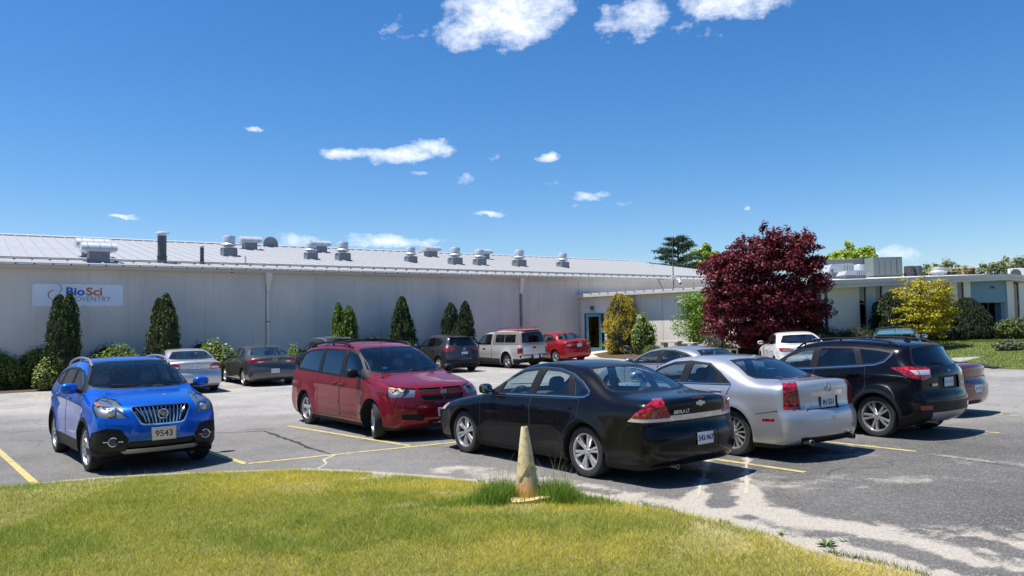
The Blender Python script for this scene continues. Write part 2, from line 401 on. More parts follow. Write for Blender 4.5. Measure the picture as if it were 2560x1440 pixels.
# drifts of sand, streaks and bare dark hollows: (pixels along a line, half width in metres, weight)
SAND = [([(1135, 1172), (1300, 1195), (1420, 1215), (1560, 1240), (1640, 1262)], 0.42, .62), ([(1000, 1150), (1120, 1165), (1250, 1180)], 0.16, .30), ([(700, 1100), (820, 1110), (900, 1112)], 0.30, .22),
        ([(1560, 1245), (1700, 1262), (1800, 1278)], 0.30, .75), ([(1770, 1148), (1757, 1200), (1745, 1240)], 0.05, .95), ([(1745, 1235), (1735, 1270)], 0.16, .95), ([(1867, 1140), (1866, 1200), (1866, 1230)], 0.05, .95),
        ([(1866, 1225), (1866, 1250), (1880, 1275)], 0.22, .95), ([(1866, 1255), (1980, 1300), (2150, 1325), (2300, 1345)], 0.34, .80), ([(2050, 1320), (2300, 1330), (2560, 1345)], 0.34, .62), ([(2150, 1350), (2300, 1400), (2420, 1470)], 0.30, .75),
        ([(2330, 1365), (2450, 1420), (2560, 1440)], 0.30, .75), ([(2560, 1380), (2660, 1400), (2800, 1430)], 0.5, .7), ([(2330, 1140), (2440, 1148), (2580, 1165)], 0.20, .52), ([(1990, 1120), (2060, 1135)], 0.14, .4), ([(2480, 1330), (2560, 1330)], .2, .5),
        ([(160, 975), (230, 982)], 0.35, .55), ([(0, 1000), (120, 985)], 0.4, .35), ([(2480, 916), (2560, 921), (2700, 929)], 0.2, .3)]
HOLLOW = [([(2170, 1358), (2260, 1378), (2340, 1405), (2440, 1432)], 0.10, 1.0), ([(2440, 1353), (2500, 1368), (2560, 1385)], 0.09, 1.0), ([(2500, 1435), (2560, 1445)], .1, .8), ([(1450, 1222), (1530, 1235)], .06, .6), ([(1810, 1245), (1800, 1262)], .12, .5)]
def lot_cols(V):
    P = V[:, :2]; near = (P[:, 1] < 34) & (np.abs(P[:, 0]) < 22)
    sand = np.zeros(len(P)); dark = np.zeros(len(P))
    Q = P[near]; s = np.zeros(len(Q))
    de = Q[:, 1] - edge_y(Q[:, 0]); de = np.where(Q[:, 0] > 3.3, np.where(Q[:, 1] < 6.5, Q[:, 0] - 3.3, 9.0), de)
    wid = 0.22 + 0.30 * sstep(Q[:, 0], -1, 1.5) + 0.25 * sstep(Q[:, 0], 1.5, 3)
    s = np.maximum(s, 0.95 * (1 - sstep(de, 0.3 * wid, 1.4 * wid)))
    for px, w, k in SAND:
        pts = np.array([on_ground(*q)[:2] for q in px]); s = np.maximum(s, k * (1 - sstep(seg_dist(Q, pts), 0.35 * w, 1.5 * w)))
    for px, w, k in HOLLOW:
        pts = np.array([on_ground(*q)[:2] for q in px]); s = s * (1 - k * (1 - sstep(seg_dist(Q, pts), 0.6 * w, 1.8 * w)))
    mot = .30 * sstep(Q[:, 0], .5, 3.5) * (1 - sstep(Q[:, 1], 13, 18)) * sstep(fbm(Q[:, 0], Q[:, 1] * 2.2, 2.4, 17), .35, .75) * 1.6; s = np.maximum(s, np.minimum(mot, .46))
    for px, w, k in HOLLOW:
        pts = np.array([on_ground(*q)[:2] for q in px]); s = s * (1 - k * (1 - sstep(seg_dist(Q, pts), 0.6 * w, 1.8 * w)))
    sand[near] = s
    # the newer, darker paving of the front rows against the old pale paving behind
    d = P[:, 1] * 0.86 + P[:, 0] * 0.12
    dark = (1 - sstep(d, 11.2, 17.5)) * (0.75 + 0.25 * sstep(P[:, 0], -1, 3)) + 0.22 * (fbm(P[:, 0], P[:, 1], 3.0, 5) - 0.5)
    dark = np.maximum(dark, 0.34 * sstep(P[:, 0], 2.0, 6.0) * (1 - sstep(P[:, 1], 22, 30)))
    dark = np.clip(dark, 0, 1)
    return np.stack([sand, dark, np.zeros(len(P))], 1)
lot = grid_sheet('parking_lot', axis((-70, -14, 4), (-14, 16, .11), (16, 80, 4)), axis((-30, 4, 3), (4, 21, .11), (21, 62, 1)), lambda x, y: G(x, y), ASPH, lot_cols)
tag(lot, kind='structure', label='grey weathered asphalt parking lot with sand drifts')
ter = grid_sheet('ground', axis((-900, -100, 100), (-100, 100, 4), (100, 900, 100)), axis((-300, -50, 50), (-50, 100, 3), (100, 1800, 100)), lambda x, y: G(x, y) - 0.22 - 0.02 * np.clip(-np.asarray(y) / 50, 0, 1), SOIL)
tag(ter, kind='structure', label='dry ground around the site')

def ribbon(name, pts, w, lift, mat, parent, jit=0.0, seed=0, taper=False, step=0.25):
    """flat strip following the ground; pts in world xy"""
    pts = np.array(pts, float); out = [pts[0]]
    for a, b in zip(pts[:-1], pts[1:]):
        n = max(1, int(np.linalg.norm(b - a) / step)); out += [a + (b - a) * k / n for k in range(1, n + 1)]
    P = np.array(out); r = np.random.default_rng(seed)
    T = np.gradient(P, axis=0); T /= np.linalg.norm(T, axis=1)[:, None] + 1e-9; Nn = np.stack([-T[:, 1], T[:, 0]], 1)
    if jit: P = P + Nn * (r.random(len(P))[:, None] - 0.5) * jit
    ww = np.full(len(P), w)
    if jit: ww = ww * (0.5 + r.random(len(P)))
    if taper: ww = ww * np.sin(np.linspace(0.25, math.pi - 0.25, len(P)))
    A, B = P + Nn * ww[:, None] / 2, P - Nn * ww[:, None] / 2
    V = np.concatenate([np.c_[A, G(A[:, 0], A[:, 1]) + lift], np.c_[B, G(B[:, 0], B[:, 1]) + lift]]); n = len(P)
    i = np.arange(n - 1); Fq = np.stack([i + n, i + n + 1, i + 1, i], 1)
    return mesh_np(name, V, Fq, mat, parent)
YEL = pmat('yellow_line_paint', (0.46, 0.38, 0.13), 0.7, nscale=18, namt=0.15, stain=((0.15, 0.14, 0.125), 9, 0.50, 0.8))
YELF = pmat('faded_yellow_line_paint', (0.44, 0.36, 0.15), 0.75, nscale=18, namt=0.12, stain=((0.2, 0.19, 0.17), 5, 0.46, 0.85))
TAR = pmat('tar_seam', (0.022, 0.022, 0.023), 0.6); SFILL = pmat('sandy_crack', (0.40, 0.36, 0.30), 0.9, nscale=30, namt=0.2)
g2 = lambda px, py: on_ground(px, py)[:2]
def ext(a, b, k): a = np.array(a); b = np.array(b); return b + (b - a) / np.linalg.norm(b - a) * k
s2 = g2(615, 1160); sd = np.array([math.cos(R(130)), math.sin(R(130))])
stripes = [[g2(90, 1211), g2(0, 1130), ext(g2(90, 1211), g2(0, 1130), 2.2)], [s2, s2 + sd * 5.6], [s2, g2(1128, 1107), ext(s2, g2(1128, 1107), .6)], [g2(1025, 1115), g2(720, 1065)],
           [g2(2013, 1181), g2(1745, 1142), ext(g2(2013, 1181), g2(1745, 1142), 3.6)], [g2(2290, 1129), g2(2060, 1104), ext(g2(2290, 1129), g2(2060, 1104), 3.6)]]
for k, s_ in enumerate(stripes): ribbon('parking_stripe', s_, .10, .0045, YEL, lot, seed=k)
p6 = g2(2500, 1083); p7 = g2(2570, 1042)
stripes2 = [[p6, p6 + sd * 5.2], [p7, p7 + sd * 5.2]]
for off in (-2.95, -5.9, 0.0, 2.95, 5.9, 8.85):       # stalls along the planting bed
    b0 = np.array([-9.98, 30.54]) + np.array([.835, .55]) * (off - 1.5) - sd * 2.2; stripes2.append([b0, b0 + sd * 4.6])
for k, s_ in enumerate(stripes2): ribbon('parking_stripe', s_, .10, .0045, YELF, lot, seed=20 + k)
for k, q in enumerate([[(520, 1083), (600, 1080), (660, 1078), (700, 1092), (742, 1106), (770, 1118), (800, 1128), (830, 1136), (812, 1150)], [(700, 1076), (640, 1072), (590, 1079)], [(0, 1058), (60, 1052), (150, 1045)],
                       [(1180, 1000), (1110, 996), (1040, 993)], [(0, 1085), (130, 1074)], [(2300, 1135), (2420, 1150), (2560, 1170)], [(2420, 985), (2500, 975), (2570, 972)]]):
    ribbon('crack_seam', [g2(*a) for a in q], .075 if k == 0 else .018, .003, TAR, lot, jit=.05, seed=k, taper=True, step=.16)
for k, q in enumerate([[(1775, 1130), (1765, 1165), (1757, 1200), (1745, 1245)], [(1869, 1128), (1866, 1170), (1866, 1235)], [(836, 1138), (808, 1150), (815, 1160), (795, 1172)]]):
    ribbon('crack_seam', [g2(*a) for a in q], .04, .0035, SFILL, lot, jit=.025, seed=40 + k, step=.22)

# ---- front lawn: a low sheet of soil with grass blades
def lawn_front():
    offs = [0, .08, .3, .8, 2, 4, 8, 20, 40]; zz = [-.01, .012, .03, .045, .05, .05, .05, .05, .05]
    P = []
    E2 = []
    for a, b in zip(LE[:-1], LE[1:]):
        n = max(1, min(14, int(np.linalg.norm(b - a) / .12))); E2 += [a + (b - a) * k / n for k in range(n)]
    E2.append(LE[-1]); E2 = np.array(E2); c = np.array([-1.5, -30.0])
    r = np.random.default_rng(3); wob = 0.05 * (fbm(E2[:, 0] * 3, E2[:, 1] * 3, .5, 8) - .5) * 2
    for k, (o, z) in enumerate(zip(offs, zz)):
        D = c - E2; ln = np.linalg.norm(D, axis=1)[:, None]; Q = E2 + D / ln * np.minimum(o + (wob[:, None] if k < 3 else 0), ln * .98)
        P.append(np.c_[Q, np.full(len(Q), z)])
    V = np.concatenate(P); n = len(E2)
    F = [[k * n + i, (k + 1) * n + i, (k + 1) * n + i + 1, k * n + i + 1] for k in range(len(offs) - 1) for i in range(n - 1)]
    cc = np.concatenate([np.tile(c_, (n, 1)) for c_ in ((.40, .36, .30), (.40, .36, .29), (.35, .31, .19), (.31, .26, .10)) + ((.21, .175, .06),) * 5])
    o = mesh_np('front_lawn', V, np.array(F)[:, ::-1], pmat('lawn_soil', (1, 1, 1), 0.95, nscale=4, namt=.35, bump=.6, bscale=40, tint=True), smooth=True, cols=cc)
    return tag(o, kind='structure', label='front lawn in the foreground')
lawn = lawn_front()
def blades(name, X, Y, Z, Hh, Wd, cols, mat, lean=.5, seg=1, seed=0, parent=None, leandir=None):
    r = np.random.default_rng(seed); n = len(X); a = r.random(n) * 2 * math.pi; b = r.random(n) * 2 * math.pi
    if leandir is not None: b = leandir + r.normal(0, .7, n)
    l = lean * Hh * r.random(n)
    dx, dy = np.cos(a) * Wd / 2, np.sin(a) * Wd / 2
    base = np.c_[X, Y, Z]; off = np.c_[dx, dy, np.zeros(n)]; tip = base + np.c_[np.cos(b) * l, np.sin(b) * l, Hh]
    if seg == 1:
        V = np.stack([base - off, base + off, tip], 1).reshape(-1, 3); Fq = np.arange(3 * n).reshape(-1, 3); cc = np.repeat(cols, 3, 0)
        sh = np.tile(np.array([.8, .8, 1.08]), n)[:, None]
    else:
        mid = base + np.c_[np.cos(b) * l * .3, np.sin(b) * l * .3, Hh * .6]
        V = np.stack([base - off, base + off, mid - off * .7, mid + off * .7, tip], 1).reshape(-1, 3); k = np.arange(n)[:, None] * 5
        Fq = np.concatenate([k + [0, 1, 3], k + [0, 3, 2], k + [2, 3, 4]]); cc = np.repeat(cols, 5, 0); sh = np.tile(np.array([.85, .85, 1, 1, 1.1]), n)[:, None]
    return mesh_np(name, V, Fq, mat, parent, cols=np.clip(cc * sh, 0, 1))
GRASS = leaf_mat('grass_blades', (1, 1, 1), 0.35, 0.55)
def lawn_z(x, y): d = edge_y(x) - y; return np.interp(d, [0, .08, .3, .8, 2], [-.01, .012, .03, .045, .05])
def front_grass():
    r = np.random.default_rng(11); n = 950000
    X = r.uniform(-9.5, 4.6, n); Y = r.uniform(4.6, 12.2, n); d = edge_y(X) - Y
    edge_n = fbm(X, Y, .35, 31) * .46 - .13 + .22 * (fbm(X, Y, 1.3, 33) - .5) + (.18 * sstep(X, .6, 2.6))
    keep = (d > edge_n * r.random(n) ** .5) & (X < 3.3 + .2 * r.random(n)) & (X > -9.5)
    bare = sstep(fbm(X, Y, .9, 77), .58, .70) * .85 * sstep(d, 3.0, .2)
    bare = np.maximum(bare, .9 * np.exp(-(((X - g2(1015, 1275)[0]) / .22) ** 2 + ((Y - g2(1015, 1275)[1]) / .14) ** 2)))
    bare = np.maximum(bare, .45 * sstep(X, .9, 2.4) * (1 - sstep(d, .2, 1.3)))
    keep &= r.random(n) > bare
    # only as dense as needed: thinner far to the sides
    keep &= (np.abs(X) < 5.2) | (r.random(n) < .55)
    X, Y, d = X[keep], Y[keep], d[keep]; n = len(X)
    g = fbm(X, Y, 1.7, 12); g2_ = fbm(X, Y, .45, 50); dry = np.clip(1.55 * g + .9 * g2_ - .90 + r.normal(0, .16, n) - .10 * sstep(X, -2, -6), 0, 1)
    dry = np.clip(dry + .38 * sstep(X, .2, 2.2) * (1 - sstep(d, .4, 2.2)), 0, 1)
    green = np.array([.25, .31, .018]); yel = np.array([.66, .53, .060]); lush = np.array([.15, .25, .018]); brown = np.array([.52, .40, .17])
    c = green * (1 - dry[:, None]) + yel * dry[:, None]
    lu = sstep(fbm(X, Y, 1.1, 91), .55, .72)[:, None] * .6; c = c * (1 - lu) + lush * lu
    br = (r.random(n) < .10 + .25 * sstep(X, .5, 2.5))[:, None] * .75; c = c * (1 - br) + brown * br
    c *= r.uniform(.6, 1.4, n)[:, None] * 1.06
    Hh = r.uniform(.022, .052, n) * np.where(r.random(n) < .012, 2.4, 1.0) * (1 + .7 * lu[:, 0] + .35 * (g2_ - .5)); Wd = r.uniform(.0030, .0056, n)
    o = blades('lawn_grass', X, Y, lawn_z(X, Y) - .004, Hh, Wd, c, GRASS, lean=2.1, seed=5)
    tag(o, kind='stuff', label='short yellow-green mown grass of the front lawn', cat='grass')
    # long uncut grass round the traffic cone
    n = 8500; c0 = g2(1320, 1262); X = c0[0] + .05 + r.normal(0, .42, n); Y = c0[1] + r.normal(.02, .12, n) - .05 * ((X - c0[0]) / .5) ** 2
    X2 = X.copy(); k = (np.abs(X - c0[0]) < .26) & (Y < c0[1] + .02) & (r.random(n) < .85); X, Y = X[~k], Y[~k]; n = len(X)
    Hh = r.uniform(.06, .26, n) * np.exp(-((X - c0[0]) / .62) ** 4).clip(.3, 1) * (0.7 + .6 * np.abs(X - c0[0]) / .4).clip(.6, 1.25); tall = r.random(n) < .06; Hh[tall] *= 1.9
    c = np.array([.17, .30, .030]) * r.uniform(.7, 1.35, n)[:, None]; c[tall] = np.array([.34, .30, .14]) * r.uniform(.7, 1.2, tall.sum())[:, None]
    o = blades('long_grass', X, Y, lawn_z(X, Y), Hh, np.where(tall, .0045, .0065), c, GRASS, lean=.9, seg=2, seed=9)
    tag(o, kind='stuff', label='long uncut grass growing round the traffic cone', cat='grass')
    # tufts and weeds along the sandy edge
    n = 2600; t = r.random(n); X = r.uniform(-.5, 3.2, n); cl = fbm(X, X * 0 + 3, .22, 61); keep = cl > .52; X = X[keep]; n = len(X)
    Y = edge_y(X) + r.uniform(-.05, .22, n) * (fbm(X, X * 0, .4, 5)); c = np.array([.12, .16, .03]) * r.uniform(.7, 1.3, n)[:, None]
    o = blades('edge_tufts', X, Y, np.full(n, .0), r.uniform(.02, .07, n), r.uniform(.004, .008, n), c, GRASS, lean=1.3, seed=6)
    tag(o, kind='stuff', label='sparse grass tufts along the sandy edge of the lawn', cat='grass')
front_grass()

# ---- back lawn in front of the office, beds and pavement
def poly_sheet(name, pts, lift, mat, kind='structure', n=10, label=None):
    """filled outline that follows the ground, subdivided"""
    bm = bmesh.new(); vs_ = [bm.verts.new((p[0], p[1], 0)) for p in pts]; bm.faces.new(vs_)
    xs = [p[0] for p in pts]; ys = [p[1] for p in pts]
    for ax, lo, hi in ((0, min(xs), max(xs)), (1, min(ys), max(ys))):
        for k in range(1, n):
            c = lo + (hi - lo) * k / n; co = (c, 0, 0) if ax == 0 else (0, c, 0); no = (1, 0, 0) if ax == 0 else (0, 1, 0)
            bmesh.ops.bisect_plane(bm, geom=bm.verts[:] + bm.edges[:] + bm.faces[:], dist=1e-5, plane_co=co, plane_no=no)
    for v in bm.verts: v.co.z = float(G(v.co.x, v.co.y)) + lift
    bmesh.ops.recalc_face_normals(bm, faces=bm.faces)
    if sum(f.normal.z for f in bm.faces) < 0: bmesh.ops.reverse_faces(bm, faces=bm.faces)
    me = bpy.data.meshes.new(name); bm.to_mesh(me); bm.free(); me.materials.append(mat)
    o = obj_of(name, me); tag(o, kind=kind, label=label); return o
FN = np.array([math.sin(WALL_A), -math.cos(WALL_A)])       # outward normals of the two walls that face the lot
SN = np.array([math.sin(WING_A), -math.cos(WING_A)])
# ================================================================== buildings
def wall_material():
    m, nt, out = nodes('stucco_wall'); N = nt.nodes.new; L = nt.links.new
    b = N('ShaderNodeBsdfPrincipled'); L(b.outputs[0], out.inputs[0]); b.inputs['Roughness'].default_value = 0.92; b.inputs['Specular IOR Level'].default_value = 0.2
    tc = N('ShaderNodeTexCoord')
    def nz(scale, s, d=6, r=0.62):
        mp = N('ShaderNodeMapping'); mp.inputs['Scale'].default_value = s; L(tc.outputs['Object'], mp.inputs[0]); n = N('ShaderNodeTexNoise'); n.inputs['Scale'].default_value = scale; n.inputs['Detail'].default_value = d; n.inputs['Roughness'].default_value = r; L(mp.outputs[0], n.inputs['Vector']); return n.outputs[0]
    def mr(v, a, c, d, e):
        r = N('ShaderNodeMapRange'); L(v, r.inputs[0]); r.inputs[1].default_value = a; r.inputs[2].default_value = c; r.inputs[3].default_value = d; r.inputs[4].default_value = e; return r.outputs[0]
    def mx(f, a, c, mode='MIX'):
        x = N('ShaderNodeMixRGB'); x.blend_type = mode
        for i, v in enumerate((f, a, c)):
            if isinstance(v, float): x.inputs[i].default_value = v
            elif isinstance(v, tuple): x.inputs[i].default_value = (*v, 1)
            else: L(v, x.inputs[i])
        return x.outputs[0]
    col = mx(1.0, (0.70, 0.64, 0.57), mr(nz(0.5, (1, 1, 1)), .3, .7, .90, 1.08), 'MULTIPLY')
    col = mx(mr(nz(1.0, (2.4, 1, .10), 8, .7), .52, .68, 0.0, .40), col, (0.47, 0.43, 0.38))      # run-off streaks
    col = mx(mr(nz(0.8, (1, 1, 1.6), 7, .7), .58, .70, 0.0, .35), col, (0.56, 0.545, 0.53))         # patched paint
    sp = N('ShaderNodeSeparateXYZ'); L(tc.outputs['Object'], sp.inputs[0]); ad = N('ShaderNodeMath'); ad.operation = 'MULTIPLY_ADD'; ad.inputs[1].default_value = 1.2; L(nz(2.5, (1, 1, .5)), ad.inputs[0]); L(sp.outputs[2], ad.inputs[2])
    col = mx(mr(ad.outputs[0], .6, 1.5, .5, 0.0), col, (0.36, 0.32, 0.27))                          # splash-back dirt on the plinth
    L(col, b.inputs['Base Color']); n = N('ShaderNodeTexNoise'); n.inputs['Scale'].default_value = 60; L(tc.outputs['Object'], n.inputs['Vector']); bp = N('ShaderNodeBump'); bp.inputs['Strength'].default_value = .25; bp.inputs['Distance'].default_value = .01; L(n.outputs[0], bp.inputs['Height']); L(bp.outputs[0], b.inputs['Normal'])
    return m
STUC = wall_material()
STUC2 = pmat('painted_wall', (0.76, 0.72, 0.645), 0.85, nscale=0.8, namt=0.05, bump=0.15, bscale=60, stain=((0.6, 0.56, 0.49), 0.45, 0.58, 0.3))
STUC3 = pmat('pier_wall', (0.72, 0.70, 0.62), 0.85, nscale=0.8, namt=0.06, bump=0.15, bscale=60, stain=((0.55, 0.53, 0.46), 0.6, 0.56, 0.4))
MET = pmat('roof_metal', (0.37, 0.37, 0.365), 0.45, 0.1, nscale=1.3, namt=0.09, stain=((0.29, 0.285, 0.28), 0.9, 0.56, 0.45))
TRIM = pmat('eave_trim', (0.58, 0.555, 0.50), 0.6, nscale=2, namt=0.08)
GALV = pmat('galvanised_steel', (0.22, 0.23, 0.245), 0.45, 0.35, nscale=6, namt=0.15, stain=((0.14, 0.135, 0.13), 3, 0.54, 0.6))
ALU = pmat('spun_aluminium', (0.60, 0.61, 0.62), 0.38, 0.4, nscale=5, namt=0.08)
DGREY = pmat('dark_grey_metal', (0.12, 0.125, 0.135), 0.5, 0.2, nscale=8, namt=0.2)
WINB = glass_mat('building_glass', (0.10, 0.12, 0.13), .55); INTR = pmat('dark_backing', (0.02, 0.022, 0.025), 0.9)  # near-black interior panels stand for the unlit rooms behind the glass
BLUEP = pmat('blue_door_paint', (0.13, 0.30, 0.40), 0.45, nscale=4, namt=0.06); BLUE2 = pmat('blue_panel', (0.10, 0.24, 0.32), 0.6, nscale=3, namt=0.08, bump=.1)
WHITE = pmat('white_paint', (0.72, 0.72, 0.70), 0.5, nscale=5, namt=0.05)

def mainbuilding():
    bld = empty('industrial_building', (WALL_C[0], WALL_C[1], 0), WALL_A)
    tag(bld, 'long pale stucco industrial hall with ribbed grey metal roof', 'building')
    X0, X1, E, K, RUN = -46.2, 21.0, 4.80, 0.166, 18.0
    b = MB(); b.box(X0 + .3, X1, 0, .25, -1.2, E - .03); w = b.build('wall', STUC, bld)
    b = MB(); b.prism([(0.25, -1.2), (2 * RUN - .25, -1.2), (2 * RUN - .25, E - .05), (RUN, E + K * RUN - .1), (0.25, E - .05)], X0 + .32, X0 + .55, 'x'); b.build('end_wall', STUC, bld)
    b = MB(); b.box(X0 + .3, X1, 2 * RUN - .25, 2 * RUN, -1.2, E - .03); b.build('rear_wall', STUC, bld)
    b = MB(); b.box(X0, X1 + .1, -.33, -.27, E - .19, E + .002); b.box(X0, X1 + .1, -.27, -.003, E - .11, E - .06); b.build('eave_fascia', TRIM, bld)
    # vertical wall joints
    for px in (664, 1447):
        P = on_vplane(px, 760, WALL_C, WALL_A); x = (P[:2] - WALL_C) @ WD; b = MB(); b.box(x - .012, x + .012, -.004, .01, 0, E - .2); b.build('wall_joint', pmat('joint_grey', (.25, .25, .25), .9), bld)  # narrow strip in plain dark grey
    # roof deck, ridge cap, then one object per ribbed panel
    th = math.atan(K); z0 = E - K * .3
    zz = lambda y: E + K * (y + 0.0)
    b = MB(); b.prism([(-.26, zz(-.26) - .04), (RUN, zz(RUN) - .04), (2 * RUN + .26, zz(-.26) - .04), (2 * RUN + .26, zz(-.26) - .1), (RUN, zz(RUN) - .1), (-.26, zz(-.26) - .1)], X0 + .02, X1 + .08, 'x')
    roof = b.build('roof', MET, bld)
    b = MB(); b.prism([(RUN - .3, zz(RUN - .3) + .075), (RUN, zz(RUN) + .11), (RUN + .3, zz(RUN - .3) + .075), (RUN + .3, zz(RUN - .3) + .055), (RUN, zz(RUN) + .09), (RUN - .3, zz(RUN - .3) + .055)], X0, X1 + .1, 'x'); b.build('ridge_cap', ALU, roof)
    PW = 0.61; Ls = (RUN + .42) / math.cos(th)
    prof = [(0.0, 0.0), (.018, .0), (.040, .052), (.075, .052), (.097, 0), (PW / 2 - .02, 0), (PW / 2, .012), (PW / 2 + .02, 0), (PW, 0)]
    V = [(x, 0, z) for x, z in prof] + [(x, Ls, z) for x, z in prof] + [(x, .01, -.02) for x, z in prof]
    n = len(prof); F = [(i, i + 1, n + i + 1, n + i) for i in range(n - 1)]; ends = [(1, 4, 3, 2)]; low = [(i, 2 * n + i, 2 * n + i + 1, i + 1) for i in range(n - 1)]
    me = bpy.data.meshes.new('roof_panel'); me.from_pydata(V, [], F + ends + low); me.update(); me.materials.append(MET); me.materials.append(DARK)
    me.polygons[len(F)].material_index = 1  # rib end face coloured black to stand for its shaded hollow
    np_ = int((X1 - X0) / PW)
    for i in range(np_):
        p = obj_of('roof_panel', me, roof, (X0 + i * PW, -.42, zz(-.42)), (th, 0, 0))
    # snow rail with clips
    b = MB(); yr = .95; zr = zz(yr) + .14; b.tube([(X0, yr, zr), (X1, yr, zr)], .022, 6); b.tube([(X0, yr, zr - .05), (X1, yr, zr - .05)], .018, 6); rail = b.build('snow_rail', DGREY, roof)
    b = MB()
    for i in range(np_): x = X0 + i * PW + .057; b.box(x - .035, x + .035, yr - .05, yr + .05, zz(yr) + .045, zr - .06)
    tag(b.build('rail_clips', DGREY, roof), kind='stuff')
    # downpipes with leader heads
    for px in (669, 1300):
        P = on_vplane(px, 700, WALL_C, WALL_A); x = (P[:2] - WALL_C) @ WD
        b = MB(); b.M = np.eye(4)
        V = []
        for (z, w_, y0, y1) in ((E - .12, .16, -.30, -.006), (E - .75, .085, -.16, -.006), (E - 1.0, .075, -.13, -.006)):
            V += [(x - w_, y0, z), (x + w_, y0, z), (x + w_, y1, z), (x - w_, y1, z)]
        b.add(V, [(4 * k + i, 4 * k + (i + 1) % 4, 4 * k + 4 + (i + 1) % 4, 4 * k + 4 + i) for k in range(2) for i in range(4)] + [(0, 1, 2, 3), (11, 10, 9, 8)])
        d = b.build('downpipe', STUC2, bld)
        b = MB(); b.box(x - .06, x + .06, -.10, -.006, -.3, E - 1.02, .015); b.build('pipe', STUC2 if px < 1000 else GALV, d)
        
        for zs in (2.4, 3.6): b = MB(); b.box(x - .085, x + .085, -.115, -.005, E - zs, E - zs + .04); b.build('strap', DGREY, d)
    # bolt heads under the eave
    for px, py in ((107, 666), (134, 667), (580, 681), (783, 684), (942, 686), (1368, 695)):
        P = on_vplane(px, py, WALL_C, WALL_A); x = (P[:2] - WALL_C) @ WD; b = MB(); b.sup((x, -.02, P[2]), (.03, .03, .035), 2.5, 8, 5); b.build('anchor_bolt', DARK, bld)
    # rail bracket, floodlight arm and camera near the office
    return bld
bld = mainbuilding()

def on_roof(px, py, lift=0.0):
    """where the sight line meets the front slope of the hall's roof"""
    d = ray(px, py); nrm = np.array([-math.sin(WALL_A), math.cos(WALL_A)]); o = np.array([0, 0, CAM_H])
    # z = 4.8 + .166*dist + lift
    t = (4.8 + lift + .166 * ((o[:2] - WALL_C) @ nrm) - o[2]) / (d[2] - .166 * (d[:2] @ nrm)); return o + d * t
def fan_vent(px, py, label, s=1.0, k=1.0):
    P = on_roof(px, py); e = empty('roof_exhaust_fan', P, WALL_A); tag(e, label, 'roof vent', 'exhaust fans on the hall roof')
    b = MB(); b.box(-.36 * s, .36 * s, -.36 * s, .36 * s, -.10, .40 * s, .02); b.build('curb_box', GALV, e)
    b = MB(); b.lathe([(.42 * s, .40 * s), (.42 * s, .43 * s), (.22 * s, .44 * s), (.22 * s, .50 * s), (.40 * s, .56 * s), (.42 * s, .60 * s), (.36 * s, .66 * s), (.25 * s, .67 * s)], 22); b.build('skirt', ALU, e, True)
    b = MB(); b.lathe([(.26 * s, .66 * s), (.27 * s, .70 * s), (.33 * s, .73 * s), (.33 * s, 1.0 * s * k), (.30 * s, 1.06 * s * k), (0.001, 1.08 * s * k)], 22); b.build('motor_drum', ALU, e, True)
    return e
def hood_vent(P, label, s=1.0, name='roof_hood_vent', group='hooded vents on the hall roof', ang=WALL_A):
    e = empty(name, P, ang); tag(e, label, 'roof vent', group)
    b = MB(); b.box(-.48 * s, .48 * s, -.48 * s, .48 * s, -.25, .50 * s, .02); b.build('curb_box', GALV, e)
    b = MB(); b.box(-.62 * s, .62 * s, -.58 * s, .58 * s, .50 * s, .57 * s); b.build('flange', ALU, e)
    b = MB(); n = 9
    prof = [(.62 * s * math.cos(math.pi * i / n), .66 * s + .36 * s * math.sin(math.pi * i / n)) for i in range(n + 1)]
    poly = prof + [(-.62 * s, .56 * s), (-.55 * s, .56 * s)] + [(.55 * s, .56 * s), (.62 * s, .56 * s)]
    b.prism(poly, -.82 * s, .82 * s, 'x'); h_ = b.build('hood', ALU, e, True)
    b = MB()
    for x in (-.55, 0, .55): b.prism([(a * 1.015, .66 * s + (z - .66 * s) * 1.02) for a, z in prof], x * s - .012, x * s + .012, 'x')
    b.build('hood_seam', GALV, e)
    return e
fans = [(572, 640, 'exhaust fan nearest the thin pipe, with a grey curb box', 1.0), (777, 648, 'exhaust fan in front of the hooded vent above the red minivan, leftmost of its pair', .86), (857, 651, 'exhaust fan standing alone just right of the vent pair above the minivan', .98),
        (1027, 656, 'exhaust fan left of the small hooded vent near the roof middle', .86), (1138, 661, 'exhaust fan directly above the two-lobed dark arborvitae', .98), (1199, 663, 'exhaust fan overlapping a hooded vent behind the pickup', .92),
        (1298, 666, 'exhaust fan above the second downpipe', 1.0), (1407, 669, 'rightmost exhaust fan on the hall roof, nearest the pine', .92)]
for px, py, lab, s in fans: fan_vent(px, py, lab, s)
hood_vent(on_roof(246, 655), 'large hooded roof vent at the eave above the wall sign', .80)
hood_vent(on_roof(230, 642), 'large hooded roof vent half hidden behind the one at the eave', .80)
hood_vent(on_roof(624, 624), 'hooded roof vent near the ridge beside the leftmost exhaust fan', .78)
hood_vent(on_roof(800, 631), 'hooded roof vent behind the exhaust fan pair, near the ridge', .74)
hood_vent(on_roof(1077, 642), 'small looking hooded vent near the ridge right of the roof middle', .74)
hood_vent(on_roof(1208, 648), 'farthest hooded vent, peeking out behind an exhaust fan', .72)
